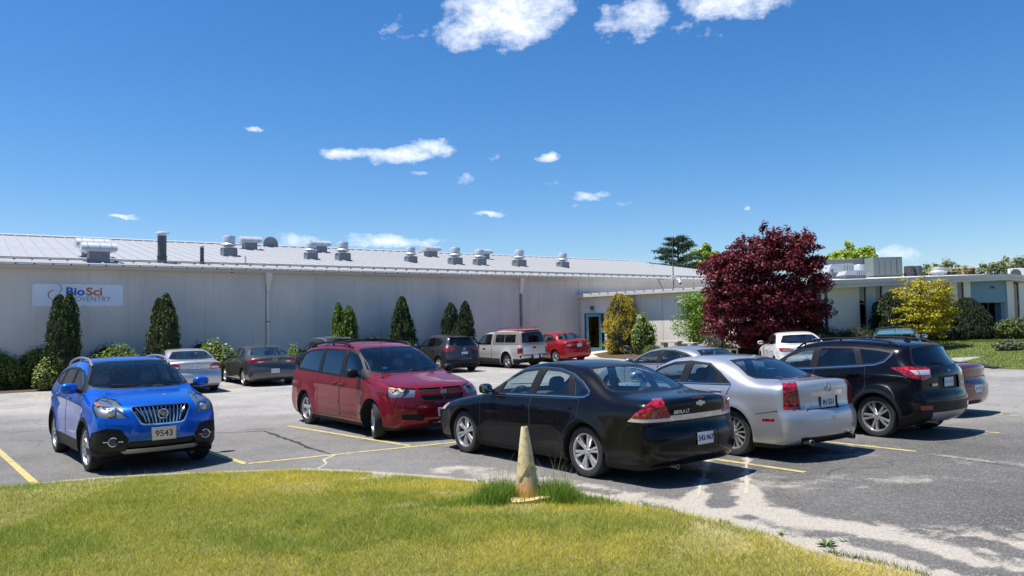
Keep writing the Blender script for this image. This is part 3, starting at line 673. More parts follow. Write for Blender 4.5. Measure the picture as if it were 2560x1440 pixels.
def stack(px, py, rad, hh, name, label, cap):
    P = on_roof(px, py); e = empty(name, P, WALL_A); tag(e, label, 'chimney')
    b = MB(); b.lathe([(rad * 1.08, -.2), (rad * 1.08, hh * .2), (rad * 1.22, hh * .2), (rad * 1.22, hh * .215), (rad, hh * .22), (rad, hh * .9)], 24); b.build('flue_pipe', pmat('weathered_flue', (.10, .105, .115), .5, .3, nscale=5, namt=.3), e, True)
    b = MB(); b.lathe([(rad * 1.06, hh * .86), (rad * 1.06, hh * .9), (cap * .9, hh * .925), (cap, hh * .93), (cap * .96, hh * .955), (cap * .6, hh * .99), (.001, hh)], 24); b.build('rain_cap', ALU, e, True)
    return e
stack(405, 657, .185, 1.38, 'chimney_stack', 'tall dark flue with wide pale mushroom cap on the roof edge', .32)
stack(505, 660, .085, .86, 'vent_pipe', 'thin dark vent pipe with small cap on the roof edge', .125)
for px, py, lab, hh in ((613, 661, 'thin white vent pipe standing on the eave', .38), (1630, 670, 'thin white vent pipe on the far right roof slope', .34), (1757, 682, 'thin white vent pipe beside the red maple', .34)):
    P = on_roof(px, py); e = empty('plumbing_vent', P, 0); tag(e, lab, 'vent pipe')
    b = MB(); b.tube([(0, 0, -.2), (0, 0, hh)], .045, 10); b.build('pipe', WHITE, e, True); b = MB(); b.lathe([(.11, -.02), (.11, .02), (.05, .05)], 12); b.build('flashing', GALV, e, True)
def dish():
    P = on_roof(676, 618); e = empty('satellite_dish', P, WALL_A); tag(e, 'round grey dish just showing over the roof ridge', 'dish')
    b = MB(); b.lathe([(.01, 0.07), (.3, .04), (.5, -.04), (.5, -.07), (.3, .01), (.01, .04)], 22, (0, 0, .2), 'y'); b.build('reflector', GALV, e, True)
    b = MB(); b.tube([(0, .05, -.4), (0, .05, .25)], .03, 8); b.build('mast', GALV, e)
dish()

# ---- wall sign
def sign():
    a = on_vplane(81, 708, WALL_C, WALL_A); b_ = on_vplane(308, 711, WALL_C, WALL_A); c = on_vplane(81, 766, WALL_C, WALL_A)
    xa, xb = (a[:2] - WALL_C) @ WD, (b_[:2] - WALL_C) @ WD; z1 = (a[2] + b_[2]) / 2; z0 = c[2]
    w, hgt = xb - xa, z1 - z0; mid = WALL_C + WD * (xa + xb) / 2
    e = empty('wall_sign', (mid[0], mid[1], (z0 + z1) / 2), WALL_A); tag(e, 'pale rectangular banner sign with BioSci COVENTRY lettering on the hall wall', 'sign')
    b = MB(); b.box(-w / 2, w / 2, -.045, -.006, -hgt / 2, hgt / 2, .008); b.build('board', pmat('sign_board', (.78, .80, .88), .5, nscale=2, namt=.04), e)
    blue = pmat('sign_blue', (.02, .10, .42), .5); org = pmat('sign_orange', (.55, .14, .03), .5); teal = pmat('sign_teal', (.12, .25, .34), .5)
    def put(txt, size, x, z, mat, bold, sx=1.0):
        o = text_mesh('lettering', txt, size, mat, e, bold, .003); o.rotation_euler = (R(90), 0, 0); o.location = (x, -.049, z); o.scale = (sx, 1, 1); return o
    u = lambda p: (p - 81) / 227 * w - w / 2
    def fit(o, wd, hg, x, z):
        me = o.data; co = np.array([v.co[:] for v in me.vertices]); lo, hi = co.min(0), co.max(0); o.scale = (wd / (hi[0] - lo[0]), hg / (hi[1] - lo[1]), 1); o.location = (x - (hi[0] + lo[0]) / 2 * o.scale[0], -.049, z - (hi[1] + lo[1]) / 2 * o.scale[1])
    k_ = w / 227
    fit(put('Bio', .36, 0, 0, blue, .010), 46 * k_, .33, u(185.5), .14); fit(put('Sci', .36, 0, 0, org, .010), 41 * k_, .33, u(232.5), .14); fit(put('COVENTRY', .24, 0, 0, teal, -.001), 104 * k_, .20, u(223), -.155)
    for (cx, cz, r0, r1, a0, a1, mt) in ((u(139), .25, .15, .185, R(-62), R(95), teal), (u(131), .0, .15, .19, R(85), R(262), org)):
        b = MB(); n = 20; V = []; F = []
        for i in range(n + 1):
            t = a0 + (a1 - a0) * i / n; f = .45 + .55 * math.sin(math.pi * min(1, .12 + i / n))
            V += [(cx + (r1 - (r1 - r0) * f) * math.cos(t), -.05, cz + (r1 - (r1 - r0) * f) * math.sin(t)), (cx + r1 * math.cos(t), -.05, cz + r1 * math.sin(t))]
        for i in range(n): F.append((2 * i, 2 * i + 1, 2 * i + 3, 2 * i + 2))
        b.add(V, F); b.build('logo_arc', mt, e)
    for x in (-.48, -.2, .05, .28, .48):
        for z in (-.46, .46): b = MB(); b.sup((x * w, -.047, z * hgt), (.016, .01, .016), 2.2, 8, 5); b.build('screw', DGREY, e)
sign()

# ---- office block: side wall with the blue door, gabled front with tall windows
def office():
    e = empty('office_block', (OFF_C[0], OFF_C[1], 0), 0); tag(e, 'low pale office block with tall window strips, blue entrance panel and wide eaves', 'building')
    LS = float(np.linalg.norm(OFF_C - WALL_C)); gd = (OFF_C - WALL_C) / LS; ga = math.atan2(gd[1], gd[0])
    EZ = 3.74
    zr = lambda s: EZ + .039 * min(s, 17) - .035 * max(0, s - 17)
    Fm = frame2(OFF_C, WALL_A)       # local x along front, y behind
    Sm = frame2(WALL_C, ga)          # local x along side wall towards the corner, y behind
    inv = np.linalg.inv(frame2(OFF_C, 0))
    def B(which): b = MB(); b.M = inv @ which; return b
    sx = lambda px, py=760: float((on_vplane(px, py, WALL_C, ga)[:2] - WALL_C) @ gd)
    fx = lambda px, py=760: float((on_vplane(px, py, OFF_C, WALL_A)[:2] - OFF_C) @ WD)
    # side wall, with an opening for the door
    d0, d1 = sx(1460), sx(1511); dz0, dz1 = .44, 2.66
    b = B(Sm); b.box(-.0, d0, .0, .25, -.5, EZ - .12); b.box(d0, d1, 0, .25, dz1, EZ - .12); b.box(d1, LS, 0, .25, -.5, EZ - .12); b.build('side_wall', STUC2, e)
    xp = sx(1597); b = B(Sm); b.box(xp - .14, xp + .14, -.10, .02, -.3, EZ - .14); b.build('pilaster', STUC2, e)
    xj = sx(1656); b = B(Sm); b.box(xj - .01, xj + .01, -.004, .01, .3, EZ - .3); b.build('wall_joint', pmat('joint_grey', (.25, .25, .25), .9), e)  # dark grey joint strip
    b = B(Sm); b.box(-.3, LS + .5, -.42, -.30, EZ - .17, EZ + .02, .02); b.box(-.3, LS + .1, -.30, -.002, EZ - .10, EZ - .06); b.build('eave_gutter', TRIM, e)
    # door set in the side wall
    door = B(Sm); w = d1 - d0
    door.box(d0 + .002, d0 + .055, -.01, .12, dz0, dz1 - .002); door.box(d1 - .055, d1 - .002, -.01, .12, dz0, dz1 - .002); door.box(d0 + .055, d1 - .055, -.01, .12, dz1 - .07, dz1 - .002)
    door.box(d0 + .32, d0 + .375, 0, .11, dz0, dz1 - .07); door.box(d1 - .33, d1 - .275, 0, .11, dz0, dz1 - .07)
    for a, c in ((d0 + .055, d0 + .32), (d1 - .275, d1 - .055)): door.box(a, c, .01, .10, dz0, dz0 + .12); door.box(a, c, .01, .10, dz0 + 1.12, dz0 + 1.17)
    dr = door.build('door_frame', BLUEP, e)
    for a, c in ((d0 + .055, d0 + .32), (d1 - .275, d1 - .055)):
        for z0, z1 in ((dz0 + .12, dz0 + 1.12), (dz0 + 1.17, dz1 - .07)): b = B(Sm); b.box(a, c, .05, .06, z0, z1); b.build('pane', WINB, dr)
    b = B(Sm); b.box(d0 - .05, d1 + .05, .26, .30, 0, dz1 + .1); b.build('dark_backing', INTR, e)
    # the door leaf stands half open
    hinge = d1 - .335; L_ = hinge - d0 - .375
    Lm = Sm @ frame2((hinge, .03), R(180) + R(52), 0)
    b = B(Lm); b.box(0, .11, 0, .045, dz0 + .02, dz1 - .08); b.box(L_ - .11, L_, 0, .045, dz0 + .02, dz1 - .08); b.box(.11, L_ - .11, 0, .045, dz1 - .2, dz1 - .08); b.box(.11, L_ - .11, 0, .045, dz0 + .02, dz0 + .26); lf = b.build('door_leaf', BLUEP, e)
    b = B(Lm); b.box(.11, L_ - .11, .018, .026, dz0 + .26, dz1 - .2); b.build('pane', WINB, lf)
    b = B(Lm); b.tube([(L_ - .06, -.05, dz0 + .95), (L_ - .06, -.05, dz0 + 1.12)], .014, 8); b.tube([(L_ - .06, .09, dz0 + .95), (L_ - .06, .09, dz0 + 1.12)], .014, 8); b.build('handle', CHROME, lf)
    b = B(Sm); xl = sx(1482, 770); zl = on_vplane(1482, 771, WALL_C, ga)[2]; b.box(xl - .10, xl + .10, -.16, -.004, zl - .05, zl + .12, .012); wl = b.build('wall_light', DGREY, e)
    b = B(Sm); b.box(xl - .085, xl + .085, -.13, -.02, zl - .12, zl - .052, .01); b.build('lamp_lens', pmat('frosted_lens', (.5, .48, .42), .3), wl)
    # ribs of the low metal roof along the side eave
    meb = MB(); meb.prism([(-.05, 0), (-.018, .055), (.018, .055), (.05, 0)], 0, 1.8, 'y'); rm = meb.build('roof_rib', MET, link=False)
    # front: openings
    px = [(2046, 2070), (2149, 2166.5), (2190, 2206.5), (2343, 2375), (2395, 2411)]
    op = [(fx(a), fx(c)) for a, c in px]; ent = (fx(2428), fx(2519)); op2 = [(fx(2536), fx(2549))]
    op2 += [(op2[0][0] + 1.7, op2[0][1] + 1.7), (op2[0][0] + 4.8, op2[0][1] + 4.8), (op2[0][0] + 6.5, op2[0][1] + 6.5)]
    LEN = 34.0; cur = 0.0; allop = sorted(op + [ent] + op2)
    walls = []
    for a, c in allop + [(LEN, LEN + .1)]:
        if a > cur: b = B(Fm); b.prism([(cur, -.5), (a, -.5), (a, zr(a) - .33), (cur, zr(cur) - .33)], 0, .25, 'y'); b.build('wall_pier', STUC3, e)
        cur = c
    for (a, c) in op + op2:
        zt = zr((a + c) / 2) - .33; w_ = c - a
        b = B(Fm); b.box(a, a + .04, .03, .09, .4, zt); b.box(c - .04, c, .03, .09, .4, zt)
        for z in (.55, 1.72, 2.72): b.box(a + .04, c - .04, .02, .10, z, z + .05)
        b.box(a, c, .02, .25, -.4, .55); wf = b.build('window_frame', pmat('window_frame_blue', (.14, .20, .24), .5), e)
        for z0, z1 in ((.60, 1.72), (1.77, 2.72), (2.77, zt)): b = B(Fm); b.box(a + .04, c - .04, .055, .065, z0, z1); b.build('pane', WINB, wf)
        b = B(Fm); b.box(a - .1, c + .1, .9, .95, -.2, zt + .2); b.build('dark_backing', INTR, e)
    # entrance: blue panel above, glazed doors below in a recess
    a, c = ent; zt = zr((a + c) / 2) - .33; zb = on_vplane(2475, 756, OFF_C, WALL_A)[2]
    b = B(Fm); b.prism([(a, zb), (c, zb), (c, zr(c) - .33), (min(c, 17.0), zr(17) - .33), (a, zr(a) - .33)], .05, .14, 'y'); b.build('entrance_panel', BLUE2, e)
    b = B(Fm); b.box(a, c, .14, .9, zb - .02, zb + .03); b.build('entrance_soffit', DGREY, e)
    b = B(Fm); b.box(c - .35, c - .002, .2, .55, -.2, zb - .03); b.build('entrance_post', pmat('blue_post', (.16, .25, .36), .5), e)
    b = B(Fm)
    for x in (a + .15, a + (c - a) * .36, a + (c - a) * .52, c - .55): b.box(x - .05, x + .05, .8, .88, .2, zb - .03)
    b.box(a, c - .4, .79, .89, 1.55, 1.62); b.box(a, c - .4, .79, .89, .2, .42); fr = b.build('entrance_frame', pmat('window_frame_blue', (.14, .20, .24), .5), e)
    xs = [a, a + (c - a) * .36, a + (c - a) * .52, c - .4]
    for x0, x1 in zip(xs[:-1], xs[1:]):
        for z0, z1 in ((.42, 1.55), (1.62, zb - .03)): b = B(Fm); b.box(x0 + .03, x1 - .03, .83, .84, z0, z1); b.build('pane', WINB, fr)
    b = B(Fm); b.box(a - .3, c + .3, 1.6, 1.65, -.2, 3.5); b.build('dark_backing', INTR, e)
    for x0, x1 in ((a - .06, a - .004), (c + .004, c + .06)): b = B(Fm); b.box(x0, x1, .26, 1.6, -.2, 3.5); b.build('dark_backing', INTR, e)  # dark side panels added so the entrance recess looks unlit
    b = B(Fm); b.box(a, c, .9, 1.6, zb - .03, zb + .02); b.build('dark_backing', INTR, e)
    b = B(Fm); b.sup((a + (c - a) * .6, -.02, zb + .85), (.07, .09, .06), 2.5, 10, 7); b.build('camera_dome', DGREY, e)
    # fascia boards along the gable front, in two steps
    b = B(Fm)
    for x0, x1 in ((-.45, 17.0), (17.0, LEN + .4)):
        for (o, t0, t1, y0, y1) in ((0, -.17, .02, -.62, -.56), (0, -.33, -.175, -.56, -.50)):
            V = [(x, y, zr(x) + z) for z in (t0, t1) for y in (y0, y1) for x in (x0, x1)]
            b.add(V, [(0, 2, 3, 1), (4, 5, 7, 6), (0, 1, 5, 4), (2, 6, 7, 3), (0, 4, 6, 2), (1, 3, 7, 5)])
        V = [(x, y, zr(x) + z) for z in (-.33, -.30) for y in (-.50, .0) for x in (x0, x1)]
        b.add(V, [(0, 2, 3, 1), (4, 5, 7, 6), (0, 1, 5, 4), (2, 6, 7, 3), (0, 4, 6, 2), (1, 3, 7, 5)])
    b.build('fascia', TRIM, e)
    # roof sheet in skewed coordinates (s along the front, t back along the side wall)
    ss = [-.42, .0, 1, 2, 4, 6, 9, 12, 15, 17, 19, 22, 27, LEN + .3]; tt = [-.58, 0, 1, 2, 4, 7, 10, LS, LS + 6]
    rz = lambda s, t: zr(max(s, -.4)) + .03 + .045 * max(min(t, 7), 0) * min(1, max(0, s - 1) / 4) * (1 if s <= 17 else max(0, 1 - (s - 17) / 8)) * min(1, max(0, (12 - t) / 5)) - .012 * max(0, t - 2) * min(1, max(0, s) / 2)
    V = []; F = []
    for t in tt:
        for s in ss:
            P = WD * s - gd * t; V.append((P[0], P[1], rz(s, t)))
    n = len(ss)
    for j in range(len(tt) - 1):
        for i in range(n - 1): F.append((j * n + i, j * n + i + 1, (j + 1) * n + i + 1, (j + 1) * n + i))
    rf = mesh_np('roof', V, F, pmat('roof_membrane', (.52, .51, .49), .7, nscale=1, namt=.08, stain=((.35, .34, .33), .8, .55, .5)), e)
    for k in range(int(LS / .62)):
        o = obj_of('roof_rib', rm, rf); P = np.array([-gd[0], -gd[1]]) * (k * .62 + .2); o.location = (P[0] + SN[0] * .44, P[1] + SN[1] * .44, EZ + .022); o.rotation_euler = (R(1.2), 0, ga)
    # outer walls that the photo does not show
    b = B(Fm); b.box(LEN - .25, LEN, .25, 16, -.5, 3.0); b.box(0.4, LEN, 16, 16.25, -.5, 3.4); b.build('rear_wall', STUC2, e)
    def roofz(P):
        d = P[:2] - OFF_C; M = np.array([[WD[0], -gd[0]], [WD[1], -gd[1]]]); s, t = np.linalg.solve(M, d)
        return rz(s, t)
    return e, roofz
off, roofz = office()

# ---- equipment standing on the office roof
HV = pmat('hvac_grey', (.21, .245, .24), .5, .1, nscale=4, namt=.08); HVD = pmat('hvac_dark', (.08, .09, .095), .6)
def on_office(px, Y): P = at_depth(px, 700, Y); return np.array([P[0], P[1], roofz(P)])
def unit_box(name, px0, px1, pytop, Y, dep, label, cat, mat, ribs=0, group=None, dark_end=False):
    a = on_office(px0, Y); c = on_office(px1, Y); top = at_depth((px0 + px1) / 2, pytop, Y)[2]
    w = np.linalg.norm(c[:2] - a[:2]); mid = (a + c) / 2; z0 = min(a[2], c[2], mid[2]); e = empty(name, (mid[0], mid[1], z0 - .03), 0); tag(e, label, cat, group)
    hgt = top - z0
    b = MB(); b.box(-w / 2, w / 2, 0, dep, .12, hgt, .02); body = b.build('cabinet', mat, e)
    b = MB(); b.box(-w / 2 + .03, w / 2 - .03, .03, dep - .03, 0, .12); b.build('curb', HVD, e)
    if ribs:
        for i in range(ribs):
            x = -w / 2 + w * (i + .5) / ribs; b = MB(); b.box(x - w / ribs * .42, x + w / ribs * .42, -.025, -.002, .2, hgt - .1); b.build('panel', mat, body)
    if dark_end:
        b = MB(); b.box(w / 2 - .36 * w, w / 2 - .03, -.012, .0, .2, hgt - .08); b.build('grille', HVD, body)
        for k in range(3): b = MB(); b.box(-.05 * w, .05 * w, -.012, -.002, hgt * (.5 + .12 * k), hgt * (.5 + .12 * k) + .035); b.build('louvre', HVD, body)
    return e, w, hgt, dep
unit_box('rooftop_air_handler', 2058, 2158, 647, 47, 2.0, 'long low grey rooftop air handler just right of the red maple', 'hvac unit', HV, 7)
unit_box('rooftop_air_handler', 2158, 2184, 641, 46.6, 2.4, 'narrow dark end section of the rooftop air handler', 'hvac unit', HVD)
unit_box('rooftop_hvac_unit', 2184, 2258, 641, 45.5, 2.0, 'tall grey rooftop air conditioning unit with ribbed side and dark intake', 'hvac unit', HV, 5, None, True)
for px0, px1, lab in ((2262, 2286, 'round black condenser drum on the office roof, left one'), (2286, 2305, 'round black condenser drum on the office roof, right one')):
    P = on_office((px0 + px1) / 2, 46); top = at_depth(2280, 666, 46)[2]; e = empty('condenser_unit', P, 0); tag(e, lab, 'hvac unit'); r_ = (px1 - px0) / F_PX * 46 / 2
    b = MB(); b.lathe([(r_, -.05), (r_, top - P[2]), (r_ * .8, top - P[2] + .03), (.01, top - P[2] + .03)], 18); b.build('drum', HVD, e, True)
    b = MB(); b.lathe([(r_ * 1.03, .2), (r_ * 1.05, .22), (r_ * 1.03, .24)], 18); b.build('band', DGREY, e)
def mushroom(px, Y, pytop, wpx, label):
    P = on_office(px, Y); top = at_depth(px, pytop, Y)[2]; s = wpx / F_PX * Y / 2; hgt = top - P[2]; e = empty('roof_exhaust_fan', P, 0); tag(e, label, 'roof vent', 'mushroom fans on the office roof')
    b = MB(); b.lathe([(s * .7, -.1), (s * .7, hgt * .25), (s, hgt * .3), (s * 1.02, hgt * .45), (s * .8, hgt * .55)], 20); b.build('skirt', ALU, e, True)
    b = MB(); b.lathe([(s * .8, hgt * .54), (s * .74, hgt * .6), (s * .74, hgt * .95), (s * .68, hgt), (.01, hgt * 1.01)], 20); b.build('motor_drum', ALU, e, True)
mushroom(2150, 41, 662, 36, 'pale mushroom exhaust fan left of the tall rooftop unit'); mushroom(2346, 45, 669, 40, 'pale mushroom exhaust fan right of the golden tree top')
def low_hood(px0, px1, pytop, Y, label):
    a = on_office(px0, Y); c = on_office(px1, Y); w = np.linalg.norm(c[:2] - a[:2]); P = (a + c) / 2; hgt = at_depth((px0 + px1) / 2, pytop, Y)[2] - P[2]; e = empty('roof_intake_hood', P, 0); tag(e, label, 'roof vent')
    b = MB(); b.prism([(-w / 2, hgt * .4), (-w / 2 + .12 * w, hgt * .95), (w / 2 - .25 * w, hgt), (w / 2, hgt * .7), (w / 2, hgt * .4)], -.5, .5, 'y'); b.build('hood', ALU, e)
    b = MB(); b.box(-w * .4, w * .4, -.4, .4, -.1, hgt * .42); b.build('curb_box', GALV, e)
    for k in range(5): b = MB(); x = w * (.02 + .085 * k); b.box(x, x + .02, -.515, -.49, hgt * .45, hgt * .85); b.build('louvre', HVD, e)
low_hood(2100, 2163, 677, 40.0, 'low aluminium intake hood beside the maple, at the office eave'); low_hood(2062, 2140, 660, 43, 'long aluminium intake hood behind the low one')
def wall_ac():
    P = on_office(2545, 49); top = at_depth(2545, 671, 49)[2]; e = empty('condenser_unit', (P[0], P[1], P[2]), R(-15)); tag(e, 'white outdoor air conditioner with round fan on the office roof far right', 'hvac unit'); hh = top - P[2]
    b = MB(); b.box(-.45, .45, 0, .35, .05, hh, .02); c = b.build('cabinet', WHITE, e); b = MB(); b.lathe([(.3, -.012), (.3, -.003), (.27, -.003)], 20, (-.1, 0, hh * .55), 'y'); b.disc(.29, -.005, 20, (-.1, 0, hh * .55), 'y'); b.build('fan_grille', HVD, c); b = MB(); b.box(-.4, -.3, .05, .3, -.05, .05); b.box(.3, .4, .05, .3, -.05, .05); b.build('foot', HVD, e)
wall_ac()
def roof_rail():
    e = empty('safety_rail', (0, 0, 0)); pts = []
    Y = 46; b = MB(); y1 = pmat('yellow_rail', (.55, .48, .18), .5)
    A = on_office(2322, Y); Bp = on_office(2408, Y); za = at_depth(2322, 671, Y)[2]; e.location = A; A0 = np.zeros(3); B0 = Bp - A; zt = za - A[2]
    for k in (0, .5, 1): p = A0 + B0 * k; q = MB(); q.tube([(p[0], p[1], p[2] - .05), (p[0], p[1], zt)], .022, 6); q.build('post', y1, e)
    q = MB(); q.tube([(0, 0, zt), (B0[0], B0[1], zt)], .022, 6); q.tube([(0, 0, zt * .55), (B0[0], B0[1], zt * .55)], .018, 6); q.build('rail', y1, e); tag(e, 'pale yellow pipe safety rail on the office roof', 'railing')
roof_rail()
def lone_pipe():
    P = on_office(2081, 41); top = at_depth(2081, 673, 41)[2]; e = empty('vent_pipe', P); tag(e, 'short grey vent pipe beside the low intake hood', 'vent pipe'); b = MB(); b.tube([(0, 0, -.1), (0, 0, top - P[2])], .07, 10); b.build('pipe', GALV, e, True); b = MB(); b.lathe([(.10, top - P[2] - .05), (.10, top - P[2])], 12); b.disc(.1, top - P[2], 12); b.build('cap', GALV, e)
lone_pipe()
# antenna, floodlight and camera on the wall between hall and office
def mast():
    P = on_roof(1673, 700); P = on_vplane(1673, 728, WALL_C, math.atan2(*(OFF_C - WALL_C)[::-1])); e = empty('antenna_mast', (P[0] + .3, P[1] + .3, 3.7), 0); tag(e, 'thin dark antenna pole rising from the office eave before the pine', 'antenna')
    b = MB(); top = at_depth(1673, 600, e.location.y)[2]; b.tube([(0, 0, 0), (0, 0, .8), (0, 0, top - 3.7)], [.03, .03, .012], 8); b.build('pole', DGREY, e); b = MB(); b.box(-.12, .12, -.05, .05, .55, .8, .01); b.build('base_clamp', WHITE, e)
    b = MB(); b.tube([(-.55, 0, .05), (-.8, 0, .6)], .03, 8); b.tube([(-.95, 0, .66), (-.5, 0, .62)], .025, 8); b.build('strut', GALV, e)
    c = empty('security_camera', (P[0] + .55, P[1] - .02, 4.22), WING_A); tag(c, 'small dome-nosed security camera under the hall eave', 'camera'); b = MB(); b.tube([(-.2, 0, .06), (0, 0, .05), (.08, -.05, -.12)], [.03, .05, .07], 10); b.build('housing', ALU, c, True); b = MB(); b.sup((.1, -.07, -.15), (.06, .06, .06), 2, 10, 8); b.build('lens', DARK, c, True); b = MB(); b.box(-.42, -.15, -.03, .03, .02, .08); b.build('bracket', GALV, c)
mast()
def floodlight():
    ga = math.atan2(*(OFF_C - WALL_C)[::-1]); P = on_vplane(1721, 752, WALL_C, ga) + np.array([SN[0], SN[1], 0]) * .35
    e = empty('floodlight', P, ga); tag(e, 'box floodlight on the office side wall above the small green tree', 'light'); b = MB(); b.prism([(-.24, -.1), (-.12, .12), (.12, .12), (.12, -.02)], -.26, .26, 'x'); b.build('lamp_housing', GALV, e); b = MB(); b.box(-.26, .26, -.13, .0, -.12, -.105); b.build('lens', WHITE, e)
    b = MB(); b.tube([(0, .1, .02), (0, .36, .02)], .03, 8); b.build('arm', GALV, e)
floodlight()
# ================================================================== plants
BARK = pmat('bark', (.09, .07, .055), .9, nscale=12, namt=.3, bump=.6, bscale=30)
CORE_DARK = pmat('dark_core', (.030, .030, .016), .95)  # dark solid core added in plants: stops see-through, stands for shade inside foliage
def leaf_mesh(C, Nn, a, b, seed=0, up=None):
    """diamond leaves: centres C, normals Nn, half length a, half width b"""
    r = np.random.default_rng(seed); n = len(C); Nn = Nn / (np.linalg.norm(Nn, axis=1)[:, None] + 1e-9)
    t = r.normal(size=(n, 3)) if up is None else up + r.normal(0, .35, (n, 3))
    t = t - Nn * (t * Nn).sum(1)[:, None]; t /= np.linalg.norm(t, axis=1)[:, None] + 1e-9; s = np.cross(Nn, t)
    a = np.broadcast_to(a, n)[:, None]; b = np.broadcast_to(b, n)[:, None]
    V = np.stack([C + t * a, C + s * b + Nn * b * .25, C - t * a * .8, C - s * b + Nn * b * .25], 1).reshape(-1, 3)
    return V, np.arange(4 * n).reshape(-1, 4)
def clump_leaves(clumps, per, seed, bias_up=.45, shell=.55):
    """positions and normals of leaves spread over ellipsoid clumps (c, r)"""
    r = np.random.default_rng(seed); Cs, Ns = [], []
    for (c, rad) in clumps:
        k = max(4, int(per * (rad[0] * rad[1] * rad[2]) ** (2 / 3) if per > 0 else -per)); d = r.normal(size=(k, 3)); d /= np.linalg.norm(d, axis=1)[:, None]
        rr = (shell + (1.08 - shell) * r.random(k) ** .6)[:, None]; Cs.append(np.array(c) + d * rr * np.array(rad)); Ns.append(d * .8 + r.normal(0, .55, (k, 3)) + np.array([0, 0, bias_up]))
    return np.concatenate(Cs), np.concatenate(Ns)
def tints(n, c1, c2, seed, amt=.3, w=None):
    r = np.random.default_rng(seed); k = r.random(n)[:, None] if w is None else np.clip(w + r.normal(0, .2, n), 0, 1)[:, None]
    return np.clip((np.array(c1) * (1 - k) + np.array(c2) * k) * r.uniform(1 - amt, 1 + amt, n)[:, None], 0, 1)
LEAF = leaf_mat('leaves', (1, 1, 1), .28); LEAFC = leaf_mat('conifer_sprays', (1, 1, 1), .10, .7)
def add_crown(root, C, Nn, a, b, cols, mat=None, seed=0, up=None, name='crown'):
    V, Fq = leaf_mesh(C, Nn, a, b, seed, up); return mesh_np(name, V, Fq, mat or LEAF, root, cols=np.repeat(cols, 4, 0))
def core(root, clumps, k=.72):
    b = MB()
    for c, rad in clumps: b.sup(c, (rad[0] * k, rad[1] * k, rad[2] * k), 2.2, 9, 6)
    return b.build('dark_core', CORE_DARK, root)
def at_wall(px, off, py=800): P = on_vplane(px, py, WALL_C + FN * off, WALL_A); return P[:2]
SA = math.atan2(*(OFF_C - WALL_C)[::-1])
def at_side(px, off, py=800): P = on_vplane(px, py, WALL_C + SN * off, SA); return P[:2]
def at_front(px, off, py=800): P = on_vplane(px, py, OFF_C + FN * off, WALL_A); return P[:2]
def top_z(px, py, P): return at_depth(px, py, P[1])[2]
def mpx(w, P): return w * P[1] / F_PX

def arborvitae(P, lobes, label, c1=(.018, .040, .010), c2=(.055, .095, .018), n=5200, seed=0, sz=.075, name='arborvitae', cat='shrub', group=None, lump=.26):
    """lobes: (dx, dy, height, base radius, top roundness)"""
    z0 = float(G(*P)); e = empty(name, (P[0], P[1], z0)); tag(e, label, cat, group); r = np.random.default_rng(seed); Cs, Ns, Ws = [], [], []; cb = MB()
    tot = sum(l[2] * l[3] for l in lobes)
    for (dx, dy, hh, rb, rd) in lobes:
        k = int(1.5 * n * hh * rb / tot); t = r.random(k) ** .9; th = r.random(k) * 2 * math.pi
        prof = lambda t: rb * np.where(t < .12, .72 + 2.3 * t, 1.0 - .10 * (t - .12) / .88) * np.clip((1 - t ** (2.2 + 2 * rd)) + .03, 0, 1) ** (.62)
        lum = 1 + lump * (2 * fbm(th * 3.0 + dx * 7, t * hh * 2.6 + 3 + dx, .9, seed + 3, 3) - 1) * 1.7
        rr = prof(t) * lum * (.80 + .24 * r.random(k)); d = np.c_[np.cos(th), np.sin(th), np.zeros(k)]
        Cs.append(np.c_[dx + d[:, 0] * rr, dy + d[:, 1] * rr, t * hh]); tg = np.c_[-d[:, 1], d[:, 0], np.zeros(k)]
        Ns.append(d * .6 + tg * r.normal(0, .8, k)[:, None] + r.normal(0, .3, (k, 3)) + np.array([0, 0, .25])); Ws.append(np.clip((lum - 1) / (lump + 1e-6) * .5 + .4, 0, 1))
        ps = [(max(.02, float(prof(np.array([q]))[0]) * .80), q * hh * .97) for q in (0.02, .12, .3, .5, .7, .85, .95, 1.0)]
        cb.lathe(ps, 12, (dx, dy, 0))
    C = np.concatenate(Cs); cols = tints(len(C), c1, c2, seed + 1, .28, np.concatenate(Ws))
    add_crown(e, C, np.concatenate(Ns), r.uniform(.8, 1.6, len(C)) * sz, r.uniform(.26, .46, len(C)) * sz, cols, LEAFC, seed, np.array([0, 0, 1.0]), 'foliage')
    cb.build('dark_core', CORE_DARK, e); return e
